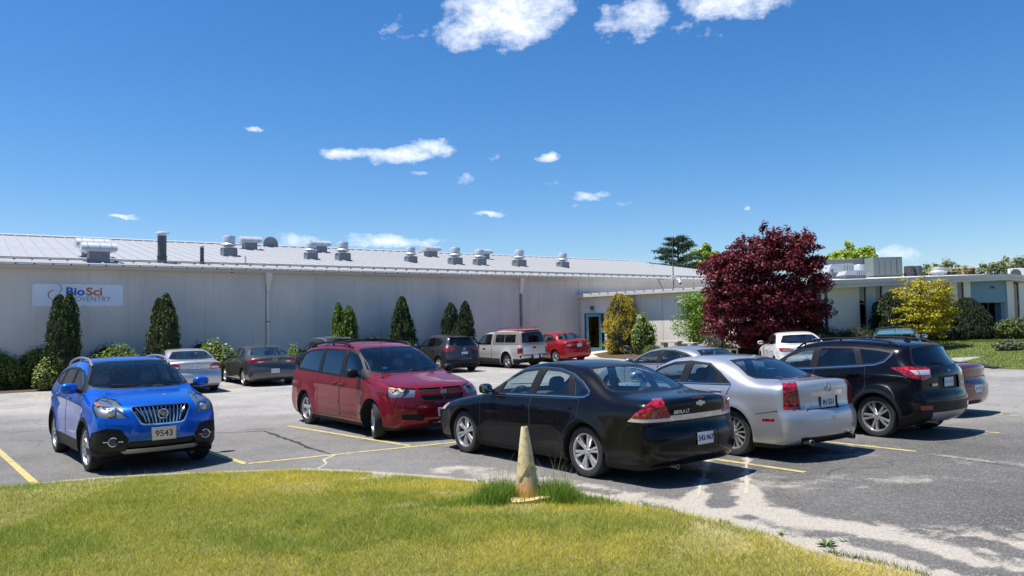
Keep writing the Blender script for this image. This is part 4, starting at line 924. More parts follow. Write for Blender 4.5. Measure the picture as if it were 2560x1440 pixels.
def bush(P, w, d, hh, label, c1, c2, n=2600, seed=0, sz=.05, flowers=0, name='shrub', cat='shrub', group=None, box=False, rot=0.0, base=0.0, fcol=(.75, .75, .62)):
    z0 = float(G(*P)); e = empty(name, (P[0], P[1], z0), rot); tag(e, label, cat, group); r = np.random.default_rng(seed); cl = []
    if box:
        m = max(2, int(w / (d * .9)))
        for i in range(m): cl.append((((i + .5) / m * w - w / 2, 0, hh * .52), (w / m * .62, d / 2, hh * .5)))
    else:
        for i in range(9): a = r.random() * 6.28; q = r.random() ** .5 * .55; cl.append((((q * math.cos(a)) * w / 2, q * math.sin(a) * d / 2, base + (hh - base) * (.42 + .22 * r.random() - .25 * q)), (w * .27 * r.uniform(.8, 1.2), d * .27 * r.uniform(.8, 1.2), (hh - base) * .36 * r.uniform(.8, 1.1))))
        cl.append(((0, 0, base + (hh - base) * .40), (w * .42, d * .42, (hh - base) * .40)))
        cl.append(((0, 0, hh - (hh - base) * .30), (w * .26, d * .26, (hh - base) * .30)))
    tot = sum((c[1][0] * c[1][1] * c[1][2]) ** (2 / 3) for c in cl); C, Nn = clump_leaves(cl, n / tot, seed); k = C[:, 2] > .03; C, Nn = C[k], Nn[k]
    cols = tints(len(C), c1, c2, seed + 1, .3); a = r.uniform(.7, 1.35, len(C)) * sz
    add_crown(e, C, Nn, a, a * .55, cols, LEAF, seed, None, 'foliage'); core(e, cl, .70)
    if flowers:
        top = C[np.argsort(-(C[:, 2] + r.normal(0, .12 * hh, len(C))))][:len(C) // 2]; F_ = top[r.choice(len(top), flowers)]; b = MB()
        for f in F_: q = r.uniform(.035, .065); b.sup((f[0], f[1], f[2] + .02), (q, q, q * .45), 2, 7, 4)
        b.build('blossoms', pmat('blossom_%d' % int(fcol[0] * 100), fcol, .8), e)
    return e
GRN1, GRN2 = (.10, .17, .022), (.27, .36, .05)
def veg_along_hall():
    # planting bed along the hall wall
    a = WALL_C + WD * (-36) ; b_ = WALL_C + WD * (-2.0)
    poly_sheet('planting_bed', [a - FN * .1, b_ - FN * .1, b_ + FN * 1.2, b_ + FN * 1.9 - WD * 2, a + FN * 2.6], .012, MULCH, n=8, label='bark mulch planting bed along the hall wall')
    P = at_wall(158, 1.55); arborvitae(P, [(-.14, 0, top_z(147, 738, P), .42, 1.2), (.20, .05, top_z(170, 734, P), .40, .9), (.02, -.1, 3.0, .58, 1.2), (.05, -.1, 1.9, .76, .2)], 'tall dark twin-tipped arborvitae overlapping the wall sign', seed=1, n=11000, sz=.055, group='arborvitae along the hall wall')
    P = at_wall(411, 1.5); arborvitae(P, [(.10, -.05, top_z(414, 735, P), .44, 1.0), (-.26, .1, top_z(395, 746, P), .42, 1.0), (.28, -.28, top_z(430, 770, P), .44, 1.0), (0, -.1, 2.6, .66, 1.0), (0, 0, 1.5, .95, .2)], 'bushy arborvitae with sunlit right half between two light green shrubs', seed=2, n=11000, sz=.055, group='arborvitae along the hall wall', c2=(.075, .10, .02))
    P = at_wall(858, 1.4); arborvitae(P, [(-.2, 0, top_z(848, 757, P), .38, .6), (.26, 0, top_z(872, 766, P), .44, 1.2), (0, -.1, 2.4, .62, .6)], 'bright green round-topped arborvitae right of the first downpipe', seed=3, n=9000, sz=.055, group='arborvitae along the hall wall', c1=(.05, .10, .012), c2=(.17, .25, .028))
    P = at_wall(1005, 1.4); arborvitae(P, [(0, 0, top_z(998, 742, P), .55, .5), (.05, 0, 2.9, .66, .8), (.1, 0, 2.0, .82, .6)], 'single-tipped conical arborvitae above the dark sedan roof', seed=4, n=9000, sz=.055, group='arborvitae along the hall wall', c2=(.05, .09, .02))
    P = at_wall(1143, 1.3); arborvitae(P, [(-.32, 0, top_z(1132, 760, P), .56, .5), (.42, 0, top_z(1162, 755, P), .50, .25), (-.05, -.1, 2.4, .85, .3)], 'darkest two-lobed arborvitae behind the grey crossover', seed=5, n=10000, sz=.055, group='arborvitae along the hall wall', c1=(.012, .028, .010), c2=(.035, .065, .016))
    P = on_ground(60, 972)[:2] + np.array([.2, .5]); bush(P, 2.6, 1.5, 1.62, 'broad light green shrub at the left edge of the lot', (.14, .19, .03), (.33, .39, .08), n=10000, seed=11, sz=.06, group='shrubs in the hall bed')
    P = on_ground(-60, 978)[:2] + np.array([.2, .5]); bush(P, 2.4, 1.5, 1.6, 'shrub cut off by the left picture edge', (.14, .19, .03), (.33, .39, .08), n=8000, seed=12, sz=.06, group='shrubs in the hall bed')
    P = at_wall(118, 2.1); bush(P, 1.0, .9, 1.2, 'small leafy shrub tucked against the sign arborvitae', (.13, .17, .03), (.28, .34, .08), n=2200, seed=19, sz=.05, group='shrubs in the hall bed')
    P = at_wall(300, 1.6); bush(P, 2.2, 1.2, top_z(300, 860, P), 'light green hedge shrub showing above the blue car roof', GRN1, GRN2, n=5000, seed=13, sz=.048, group='shrubs in the hall bed')
    P = at_wall(535, 1.7); bush(P, 2.1, 1.3, top_z(535, 845, P), 'white flowering light green shrub behind the pale silver sedan', GRN1, GRN2, n=5000, seed=14, sz=.05, flowers=40, group='shrubs in the hall bed')
    P = at_wall(735, 1.6); bush(P, 1.3, 1.1, top_z(735, 858, P), 'small yellow-green shrub beside the black roof-railed SUV', GRN1, GRN2, n=2500, seed=15, sz=.05, flowers=10, group='shrubs in the hall bed')
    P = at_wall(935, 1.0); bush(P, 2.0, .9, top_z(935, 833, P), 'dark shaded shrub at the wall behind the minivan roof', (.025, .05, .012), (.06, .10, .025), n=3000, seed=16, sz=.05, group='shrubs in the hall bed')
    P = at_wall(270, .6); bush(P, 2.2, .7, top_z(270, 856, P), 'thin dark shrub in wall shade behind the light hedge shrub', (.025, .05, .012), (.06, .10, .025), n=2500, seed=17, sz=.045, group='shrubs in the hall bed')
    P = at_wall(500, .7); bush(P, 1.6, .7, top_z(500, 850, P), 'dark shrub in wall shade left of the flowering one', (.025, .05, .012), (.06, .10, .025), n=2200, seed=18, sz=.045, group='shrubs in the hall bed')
veg_along_hall()

def veg_office():
    # beds and walks beside the office
    q = lambda s, o: WALL_C + (OFF_C - WALL_C) / np.linalg.norm(OFF_C - WALL_C) * s + SN * o
    poly_sheet('walkway', [q(-.6, -.05), q(3.4, -.05), q(3.4, 3.6), q(-.8, 6.0), q(-3.6, 4.0)], .006, CONC, n=6, label='pale concrete walk at the blue door')
    poly_sheet('planting_bed', [q(2.2, -.06), q(14.4, -.06), q(15.5, 4.2), q(10, 4.4), q(4.0, 3.0), q(2.2, 1.6)], .016, MULCH, n=6, label='mulch bed along the office side')
    P = at_side(1553, 1.0); arborvitae(P, [(-.1, 0, top_z(1548, 735, P) - float(G(*P)), .70, 2.6), (-.28, .2, top_z(1535, 756, P) - float(G(*P)), .60, 2.2), (.28, .2, top_z(1572, 740, P) - float(G(*P)), .58, 2.6), (0, -.1, 2.2, .90, 1.8)], 'golden-tipped broad columnar arborvitae beside the blue door', c1=(.15, .135, .014), c2=(.58, .44, .03), n=15000, seed=21, sz=.042, lump=.30)
    P = at_side(1606, 1.2); bush(P, 1.35, 1.1, top_z(1606, 772, P) - float(G(*P)) - .2, 'upright light green shrub with white flower clusters beside the golden arborvitae', (.11, .18, .03), (.32, .42, .10), n=6500, seed=22, sz=.055, flowers=26)
    P = at_side(1628, 2.2); bush(P, 1.35, .95, .62, 'low clipped round hedge in front of the flowering shrub', (.05, .10, .015), (.15, .22, .03), n=3600, seed=23, sz=.03, group='clipped hedges by the office', name='hedge', cat='hedge')
    P = at_side(1690, 1.9); bush(P, 2.6, .8, .50, 'long low clipped hedge under the small green tree', (.045, .09, .015), (.13, .19, .03), n=4200, seed=24, sz=.03, box=True, rot=SA, group='clipped hedges by the office', name='hedge', cat='hedge')
    # small green tree
    P = at_side(1738, 1.1); z0 = float(G(*P)); e = empty('small_tree', (P[0], P[1], z0)); tag(e, 'small bright green tree with forked pale trunk left of the red maple', 'tree'); hh = top_z(1738, 728, P) - z0; r = np.random.default_rng(31)
    b = MB(); b.tube([(-.1, 0, 0), (-.02, 0, .5), (.05, .05, 1.2), (.1, .1, 2.2)], [.06, .05, .04, .02], 8); b.tube([(-.3, 0, 0.05), (-.02, 0, .45)], [.03, .045], 7); b.tube([(.04, .05, 1.0), (-.3, 0, 1.6), (-.5, -.1, 2.2)], [.03, .02, .01], 7); b.build('trunk', pmat('pale_bark', (.32, .29, .24), .9, nscale=10, namt=.2), e, True)
    cl = [((r.normal(.05, .44), r.normal(0, .4), r.uniform(.8, hh - .4)), (r.uniform(.32, .52), r.uniform(.32, .5), r.uniform(.28, .45))) for _ in range(36)] + [((0, 0, hh - .5), (.45, .4, .5))]
    C, Nn = clump_leaves(cl, 900, 32); add_crown(e, C, Nn, r.uniform(.04, .075, len(C)), r.uniform(.025, .04, len(C)), tints(len(C), (.10, .19, .02), (.28, .42, .06), 33), LEAF, 34)
    # red maple
    P = at_side(1890, 3.0, 850); z0 = float(G(*P)); e = empty('red_maple_tree', (P[0], P[1], z0)); tag(e, 'large wide dark red maple in front of the office corner', 'tree'); r = np.random.default_rng(41); Y = P[1]; sc_ = Y / F_PX
    ox = 1905; zt = lambda py: at_depth(1900, py, Y)[2] - z0
    b = MB(); b.tube([(0, 0, -.05), (.02, 0, .5), (-.05, 0, 1.0)], [.19, .15, .13], 10)
    for (dx, dy, h1, r0) in ((-1.5, .2, 3.2, .085), (-.7, -.3, 4.2, .09), (.2, .3, 4.4, .09), (1.0, -.2, 3.9, .085), (1.7, .3, 3.0, .07), (-1.9, -.4, 2.2, .055), (2.0, -.3, 2.1, .055), (.1, -1.0, 3.0, .06)):
        b.tube([(-.03, 0, .8), (dx * .3, dy * .4, .8 + (h1 - .8) * .4), (dx * .7, dy * .8, .8 + (h1 - .8) * .75), (dx, dy, h1)], [r0, r0 * .8, r0 * .5, .015], 7)
    b.build('trunk', pmat('maple_bark', (.16, .125, .11), .9, nscale=9, namt=.25, bump=.4), e, True)
    # outline of the crown in the photo: (pixel x, top pixel y, bottom pixel y)
    out = [(1765, 650, 820), (1785, 632, 850), (1810, 614, 862), (1840, 590, 868), (1860, 588, 870), (1885, 580, 872), (1905, 566, 874), (1925, 592, 874), (1950, 574, 876), (1970, 572, 874), (1990, 582, 872), (2010, 575, 866), (2030, 605, 850), (2048, 640, 800), (2060, 658, 740)]
    ox_, ot, ob = np.array(out).T; xc = (P[0] * F_PX / Y) + 1280 if False else None
    # pixel column of the trunk
    d0 = ray(1890, 800); clumps = []; M_ = 430
    for i in range(M_):
        px = r.uniform(1772, 2036); t, bt = np.interp(px, ox_, ot), np.interp(px, ox_, ob); bt = min(bt, 872)
        f = r.random(); py = t + 9 + (bt - t - 20) * f; u = (px - 1908) / 150; v = (py - 720) / 160
        dep = 2.1 * math.sqrt(max(.04, 1 - .75 * u * u - .6 * v * v)); dy = -dep + r.random() ** 2 * dep * 1.3 if r.random() < .72 else r.uniform(-.2, 1) * dep
        Q = at_depth(px, py, Y); s_ = r.uniform(.24, .46) * (0.75 if f < .1 else 1)
        clumps.append(((Q[0] - P[0], dy, Q[2] - z0), (s_ * 1.25, s_ * 1.1, s_ * .62)))
    for (px, py) in ((1905, 572), (1912, 564), (1968, 574), (2012, 580), (1858, 594), (1992, 590), (2018, 590)):
        Q = at_depth(px, py, Y); clumps.append(((Q[0] - P[0], 0, Q[2] - z0), (.16, .16, .26)))
    C, Nn = clump_leaves(clumps, 1150, 42, bias_up=.75, shell=.2); k = C[:, 2] > .35; C, Nn = C[k], Nn[k]
    cols = tints(len(C), (.045, .008, .012), (.23, .028, .040), 43, .35)
    add_crown(e, C, Nn, r.uniform(.05, .105, len(C)), r.uniform(.03, .055, len(C)), cols, leaf_mat('maple_leaves', (1, 1, 1), .32), 44)
    # shaded planting under the maple
    for px, o, w, h_, lab in ((1800, 2.0, 1.6, .75, 'dark low shrub under the left side of the maple'), (1870, 2.6, 1.8, .7, 'dark low shrub under the middle of the maple'), (1960, 1.8, 2.0, .9, 'dark low shrub under the right side of the maple')):
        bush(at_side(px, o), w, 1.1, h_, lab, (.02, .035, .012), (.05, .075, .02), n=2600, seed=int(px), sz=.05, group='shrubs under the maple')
    # front bed of the office: golden tree, dark conical yews, hedges
    f = lambda s, o: OFF_C + WD * s + FN * o
    lawnp = [f(-2.2, 3.4), f(0.5, 6.6)] + [on_ground(*a)[:2] for a in ((2380, 912), (2480, 921), (2600, 926), (2900, 934))] + [f(33, -.05), f(0, -.05)]
    poly_sheet('back_lawn', lawnp, .022, pmat('back_lawn_grass', (.12, .155, .030), .95, nscale=2.2, namt=.35, bump=.9, bscale=40, stain=((.22, .20, .06), 1.2, .54, .6)), n=14, label='sunlit lawn in front of the office')
    poly_sheet('planting_bed', [f(0, -.06), f(33, -.06), f(33, 1.3), f(14, 2.2), f(3, 2.4)], .034, MULCH, n=8, label='mulch bed along the office front')
    rr = np.random.default_rng(51); n = 150000; S = rr.uniform(-3, 22, n); O = rr.uniform(.6, 16, n); PP = OFF_C + np.outer(S, WD) + np.outer(O, FN)
    import itertools
    poly = np.array(lawnp); ins = np.zeros(n, bool); j = len(poly) - 1
    for i in range(len(poly)):
        c = ((poly[i, 1] > PP[:, 1]) != (poly[j, 1] > PP[:, 1])) & (PP[:, 0] < (poly[j, 0] - poly[i, 0]) * (PP[:, 1] - poly[i, 1]) / (poly[j, 1] - poly[i, 1] + 1e-9) + poly[i, 0]); ins ^= c; j = i
    PP = PP[ins]; n = len(PP); cc = tints(n, (.07, .13, .02), (.20, .23, .045), 52, .25)
    tag(blades('back_lawn_grass', PP[:, 0], PP[:, 1], G(PP[:, 0], PP[:, 1]) + .018, rr.uniform(.04, .08, n), rr.uniform(.012, .022, n), cc, GRASS, lean=1.2, seed=53), kind='stuff', label='short grass of the back lawn', cat='grass')
    P = at_front(2300, 3.2); z0 = float(G(*P)); e = empty('golden_tree', (P[0], P[1], z0)); tag(e, 'bright golden yellow conifer with layered sprays before the office', 'tree'); r = np.random.default_rng(61); Y = P[1]
    b = MB(); b.tube([(0, 0, 0), (.05, 0, 1.2), (0, 0, 2.4), (-.2, 0, 2.9)], [.13, .10, .05, .015], 8)
    cl = []; out2 = np.array([(2242, 738, 775), (2255, 714, 800), (2268, 690, 820), (2276, 680, 830), (2288, 708, 838), (2304, 716, 842), (2318, 692, 842), (2328, 694, 838), (2340, 716, 815), (2358, 724, 790), (2372, 732, 768)])
    for i in range(230):
        px = r.uniform(2256, 2358); t, bt = np.interp(px, out2[:, 0], out2[:, 1]), np.interp(px, out2[:, 0], out2[:, 2]); py = t + 4 + (bt - t - 6) * r.random(); u = (px - 2306) / 70
        Q = at_depth(px, py, Y); dep = 1.25 * math.sqrt(max(.05, 1 - u * u)); s_ = r.uniform(.16, .28); dyy = -dep * r.random() ** .5 if r.random() < .75 else dep * r.random()
        cl.append(((Q[0] - P[0], dyy, Q[2] - z0), (s_ * 1.35, s_ * 1.1, s_ * .36)))
    C, Nn = clump_leaves(cl, 1000, 62, bias_up=.8, shell=.2); add_crown(e, C, Nn, r.uniform(.04, .085, len(C)), r.uniform(.02, .035, len(C)), tints(len(C), (.17, .17, .012), (.66, .56, .03), 63, .25), leaf_mat('golden_sprays', (1, 1, 1), .3), 64, np.array([0, -.3, -.15]), 'crown')
    for c in cl[:40]: b.tube([(0, 0, max(.5, c[0][2] - .5)), c[0]], [.03, .008], 5)
    b.build('trunk', BARK, e, True)
    P = at_front(2250, 1.3); arborvitae(P, [(-.3, 0, 2.3, .95, .5), (.8, .5, 2.0, 1.0, .5)], 'broad dark green shrub mass under the golden tree', (.012, .024, .008), (.032, .055, .014), n=5000, seed=65, sz=.09, group='dark yews before the office', name='yew_shrub')
    P = at_front(2345, 2.4); arborvitae(P, [(0, 0, 1.9, 1.0, .6)], 'low dark shrub at the foot of the golden tree, right side', (.012, .022, .010), (.030, .050, .016), n=3000, seed=66, sz=.08, group='dark yews before the office', name='yew_shrub')
    P = at_front(2418, 2.6); arborvitae(P, [(0, 0, top_z(2418, 746, P) - float(G(*P)), 1.15, .1)], 'dark cone-shaped yew left of the office entrance', (.010, .022, .008), (.024, .045, .012), n=6000, seed=67, sz=.06, group='dark yews before the office', name='yew_shrub', lump=.06)
    P = at_front(2462, 3.2); bush(P, 1.5, 1.2, .9, 'low dark shrub in front of the cone yew', (.015, .03, .012), (.04, .06, .02), n=2500, seed=68, sz=.05)
    P = at_front(2545, 4.4); bush(P, 2.3, 2.0, top_z(2545, 790, P) - float(G(*P)), 'rounded grey-green bush at the right picture edge', (.05, .085, .02), (.15, .19, .05), n=7000, seed=69, sz=.05)
    P = on_ground(2528, 876)[:2]; e = bush(P, 1.3, .9, .45, 'spiky lavender clump on the lawn below the round bush', (.08, .10, .05), (.19, .20, .12), n=2500, seed=70, sz=.06, name='lavender_clump', cat='plant')
    for px, o, w, lab in ((2140, 1.3, 2.4, 'long dark clipped hedge under the office windows'), (2062, 1.6, 1.6, 'dark clipped hedge at the office corner')):
        P = at_front(px, o); bush(P, w, .9, top_z(px, 819, P) - float(G(*P)), lab, (.015, .03, .010), (.04, .065, .016), n=4000, seed=int(px), sz=.035, box=True, rot=WALL_A, group='clipped hedges before the office', name='hedge', cat='hedge')
    P = at_front(2090, 2.4); bush(P, 1.2, .8, .62, 'small light green shrub before the corner hedge', (.06, .09, .02), (.14, .18, .05), n=1800, seed=71, sz=.045)
veg_office()

# ---- trees beyond the buildings
def far_tree(px, pytop, wpx, Y, label, c1, c2, seed, dens=1.0, hsh=1.0, sz=.28, dense=22, group='trees beyond the buildings', zb=None, name='background_tree'):
    top = at_depth(px, pytop, Y); z0 = 0.0; e = empty(name, (top[0], Y, z0)); tag(e, label, 'tree', group); r = np.random.default_rng(seed); hh = top[2]; w = wpx * Y / F_PX / 2
    b = MB(); b.tube([(0, 0, -.2), (.1, 0, hh * .35), (0, 0, hh * .8)], [.28, .2, .05], 7); cl = []
    for i in range(int(dense * 2.4)):
        a = r.random() * 6.28; q = r.random() ** .6; z = hh * (.45 + .5 * r.random()); ww = w * math.sqrt(max(.05, 1 - ((z / hh - .62) / .42) ** 2)); c = (q * ww * math.cos(a) * .85, q * ww * math.sin(a) * .85, z - .04 * hh); s_ = w * r.uniform(.10, .26); cl.append((c, (s_ * 1.2, s_ * 1.2, s_ * .7))); b.tube([(0, 0, hh * .35 + .3 * (z - hh * .35)), c], [.06, .015], 5)
    cl.append(((0, 0, hh * .93), (w * .2, w * .2, hh * .07)))
    b.build('trunk', BARK, e, True); tot = sum((c[1][0] * c[1][1] * c[1][2]) ** (2 / 3) for c in cl)
    C, Nn = clump_leaves(cl, 4200 * dens / tot, seed + 1, shell=.05); a = r.uniform(.6, 1.3, len(C)) * sz; add_crown(e, C, Nn, a, a * .6, tints(len(C), c1, c2, seed + 2), LEAF, seed + 3); return e
def pine(px, pytop, Y, label):
    top = at_depth(px, pytop, Y); hh = top[2]; e = empty('pine_tree', (top[0], Y, 0)); tag(e, label, 'tree', 'trees beyond the buildings'); r = np.random.default_rng(81); b = MB(); b.tube([(0, 0, -.2), (.05, 0, hh * .5), (0, 0, hh * .97)], [.3, .2, .04], 8); Cs, Ns = [], []
    for i in range(46):
        z = hh * (.42 + .57 * (i / 46)); L_ = (5.0 * (1 - ((z / hh - .42) / .6)) ** .75 + .5) * r.uniform(.55, 1.15); a = r.random() * 6.28; tip = np.array([L_ * math.cos(a), L_ * math.sin(a), z + .28 * L_ * r.uniform(.2, 1.2) - .15]); b.tube([(0, 0, z - .2), tuple(tip * [.5, .5, 1] - [0, 0, .08]), tuple(tip)], [.06, .04, .015], 5)
        for t in np.linspace(.25, 1.0, 7):
            k = 30; c = np.array([0, 0, z - .2]) * (1 - t) + tip * t; Cs.append(c + r.normal(0, 1, (k, 3)) * [.26, .26, .07]); Ns.append(r.normal(0, 1, (k, 3)) + [0, 0, .4])
    b.build('trunk', BARK, e, True); C = np.concatenate(Cs); add_crown(e, C, np.concatenate(Ns), r.uniform(.13, .3, len(C)), r.uniform(.03, .06, len(C)), tints(len(C), (.03, .065, .035), (.07, .13, .06), 82), LEAFC, 83)
pine(1693, 588, 84, 'tall dark green pine rising behind the hall roof')
LIM1, LIM2 = (.18, .27, .03), (.42, .52, .07)
far_tree(1765, 606, 110, 86, 'yellow-green spring tree between the pine and the red maple', LIM1, LIM2, 91, sz=.26)
far_tree(2122, 600, 150, 88, 'airy yellow-green tree above the rooftop air handler', LIM1, LIM2, 92, .9, sz=.24, dense=26)
far_tree(2178, 618, 80, 90, 'lower yellow-green tree at the left of the tall rooftop unit', LIM1, LIM2, 93, .6, sz=.24, dense=12)
far_tree(2068, 638, 60, 92, 'yellow-green tree top peeking right of the red maple', LIM1, LIM2, 94, .5, sz=.24, dense=10)
HZ = [(2318, 655, 90, 125, 'pale olive far tree left in the row beyond the office'), (2365, 643, 110, 130, 'pale olive far tree with rounded top beyond the office'), (2412, 660, 80, 120, 'brownish budding far tree beyond the office'), (2455, 652, 100, 135, 'pale grey-green far tree beyond the office'),
      (2515, 640, 110, 118, 'green far tree near the right picture edge'), (2575, 628, 120, 112, 'tallest far tree at the right picture edge'), (2280, 668, 70, 130, 'lowest far tree beside the black condensers')]
for k, (px, py, w, Y, lab) in enumerate(HZ): far_tree(px, py, w, Y, lab, (.17, .20, .10) if k != 2 else (.24, .19, .09), (.33, .37, .20) if k != 2 else (.36, .29, .15), 100 + k, .6, sz=.26, dense=26)
far_tree(1132, 628, 60, 120, 'tiny tree top showing over the hall ridge', (.06, .09, .03), (.14, .18, .06), 120, .3, sz=.3, dense=10)
def tree_line():
    """wooded edge across the road behind the viewpoint; it shows in the car windows and chrome"""
    r = np.random.default_rng(131); cl = []
    for i in range(150): x = r.uniform(-75, 75); cl.append(((x, -34 + r.normal(0, 3) - abs(x) * .05, r.uniform(2, 11 + 3 * math.sin(x * .21) + 2 * math.sin(x * .57))), (r.uniform(2, 3.5), r.uniform(2, 3), r.uniform(1.6, 2.6))))
    C, Nn = clump_leaves(cl, -110, 132, shell=.3); o = mesh_np('tree_line', *leaf_mesh(C, Nn, r.uniform(.5, 1.0, len(C)), r.uniform(.35, .6, len(C)), 133), LEAF, cols=np.repeat(tints(len(C), (.03, .06, .012), (.10, .16, .03), 134), 4, 0)); tag(o, kind='stuff', label='wooded edge across the road', cat='trees')
tree_line()
# ================================================================== cars
def paint(name, base, metal=.35, rough=.32, coat=1.0, dust=.06):
    m, nt, out = nodes('paint_' + name); N = nt.nodes.new; L = nt.links.new
    b = N('ShaderNodeBsdfPrincipled'); L(b.outputs[0], out.inputs[0]); b.inputs['Metallic'].default_value = metal; b.inputs['Coat Weight'].default_value = coat; b.inputs['Coat Roughness'].default_value = .03; b.inputs['Specular IOR Level'].default_value = .12
    tc = N('ShaderNodeTexCoord'); n = N('ShaderNodeTexNoise'); n.inputs['Scale'].default_value = 3.0; n.inputs['Detail'].default_value = 6; L(tc.outputs['Object'], n.inputs['Vector'])
    r = N('ShaderNodeMapRange'); L(n.outputs[0], r.inputs[0]); r.inputs[1].default_value = .35; r.inputs[2].default_value = .75; r.inputs[4].default_value = dust
    mx = N('ShaderNodeMixRGB'); L(r.outputs[0], mx.inputs[0]); mx.inputs[1].default_value = (*base, 1); mx.inputs[2].default_value = (.30, .27, .23, 1); L(mx.outputs[0], b.inputs['Base Color'])
    r2 = N('ShaderNodeMapRange'); L(n.outputs[0], r2.inputs[0]); r2.inputs[3].default_value = rough - .05; r2.inputs[4].default_value = rough + .1; L(r2.outputs[0], b.inputs['Roughness'])
    return m
RUB = pmat('tyre_rubber', (.020, .020, .021), .82, nscale=20, namt=.2); ALLOY = pmat('alloy_wheel', (.55, .55, .56), .28, .75); ALLOYD = pmat('alloy_wheel_dull', (.42, .42, .43), .4, .6); BRAKE = pmat('brake_dark', (.03, .03, .032), .6, .4)
GLS = glass_mat('car_glass', (.74, .85, .82)); GLSD = glass_mat('car_glass_privacy', (.13, .14, .15)); GLSW = glass_mat('car_windscreen', (.76, .84, .83))
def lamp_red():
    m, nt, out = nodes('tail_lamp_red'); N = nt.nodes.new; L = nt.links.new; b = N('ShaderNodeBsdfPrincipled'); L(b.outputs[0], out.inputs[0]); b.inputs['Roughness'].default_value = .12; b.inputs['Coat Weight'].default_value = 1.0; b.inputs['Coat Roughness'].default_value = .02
    tc = N('ShaderNodeTexCoord'); v = N('ShaderNodeTexVoronoi'); v.inputs['Scale'].default_value = 26; L(tc.outputs['Object'], v.inputs['Vector']); s_ = N('ShaderNodeSeparateColor'); L(v.outputs['Color'], s_.inputs[0])  # lighter and darker red cells painted in as the sparkle of lens facets
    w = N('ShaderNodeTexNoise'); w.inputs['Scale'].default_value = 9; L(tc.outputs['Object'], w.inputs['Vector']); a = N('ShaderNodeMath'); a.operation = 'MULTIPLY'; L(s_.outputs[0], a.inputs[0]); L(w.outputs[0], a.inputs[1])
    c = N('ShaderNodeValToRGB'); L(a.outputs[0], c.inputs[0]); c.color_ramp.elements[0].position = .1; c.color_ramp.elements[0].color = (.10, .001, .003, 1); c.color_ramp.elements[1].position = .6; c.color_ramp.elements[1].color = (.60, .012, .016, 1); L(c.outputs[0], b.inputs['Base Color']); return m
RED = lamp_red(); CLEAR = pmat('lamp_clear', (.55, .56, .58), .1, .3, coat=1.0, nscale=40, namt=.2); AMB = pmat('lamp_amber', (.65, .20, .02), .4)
LENS = glass_mat('lamp_lens', (.82, .84, .86), .9); REFL = pmat('lamp_reflector', (.62, .63, .66), .22, .85)
SEATG = pmat('seat_grey', (.24, .24, .24), .8); SEATD = pmat('seat_black', (.025, .025, .027), .75); SEATB = pmat('seat_beige', (.33, .29, .23), .8); LINER = pmat('headliner', (.30, .29, .27), .9); LINERD = pmat('door_lining_dark', (.07, .07, .072), .8)
PLATE = pmat('number_plate', (.62, .66, .70), .45, nscale=20, namt=.05); PLTX = pmat('plate_ink', (.02, .03, .09), .5); PLTI = pmat('plate_ink_faded', (.16, .20, .30), .6); PLTM = pmat('plate_ink_maroon', (.22, .03, .06), .5)
UNDER = pmat('underbody', (.01, .01, .01), .85); SEAM = pmat('panel_gap', (.004, .004, .004), .7)

def chaikin(P, it=2):
    P = np.asarray(P, float)
    for _ in range(it):
        Q = np.roll(P, -1, 0); P = np.stack([.75 * P + .25 * Q, .25 * P + .75 * Q], 1).reshape(-1, 2)
    return P
def sdf(px, pz, poly):
    a = poly.astype(np.float32); b = np.roll(a, -1, 0); d2 = np.full(px.shape, 1e9, np.float32); ins = np.zeros(px.shape, bool)
    for i in range(len(a)):
        ax, az = a[i]; ex, ez = b[i] - a[i]; wx, wz = px - ax, pz - az; t = np.clip((wx * ex + wz * ez) / (ex * ex + ez * ez + 1e-12), 0, 1); dx = wx - ex * t; dz = wz - ez * t; np.minimum(d2, dx * dx + dz * dz, out=d2)
        if abs(ez) > 1e-9: ins ^= ((az > pz) != (az + ez > pz)) & (px < ex * (pz - az) / ez + ax)
    d = np.sqrt(d2); return np.where(ins, -d, d)
def pip(x, z, poly):
    ins = False; j = len(poly) - 1
    for i in range(len(poly)):
        if (poly[i][1] > z) != (poly[j][1] > z) and x < (poly[j][0] - poly[i][0]) * (z - poly[i][1]) / (poly[j][1] - poly[i][1] + 1e-12) + poly[i][0]: ins = not ins
        j = i
    return ins
def clip_half(poly, a, n):
    """keep the part of poly where (p-a).n >= 0"""
    out = []
    for i in range(len(poly)):
        p, q = np.array(poly[i]), np.array(poly[(i + 1) % len(poly)]); dp, dq = (p - a) @ n, (q - a) @ n
        if dp >= 0: out.append(tuple(p))
        if dp * dq < 0: out.append(tuple(p + (q - p) * dp / (dp - dq)))
    return out
def roundpoly(P, it=1): return [tuple(p) for p in chaikin(P, it)]

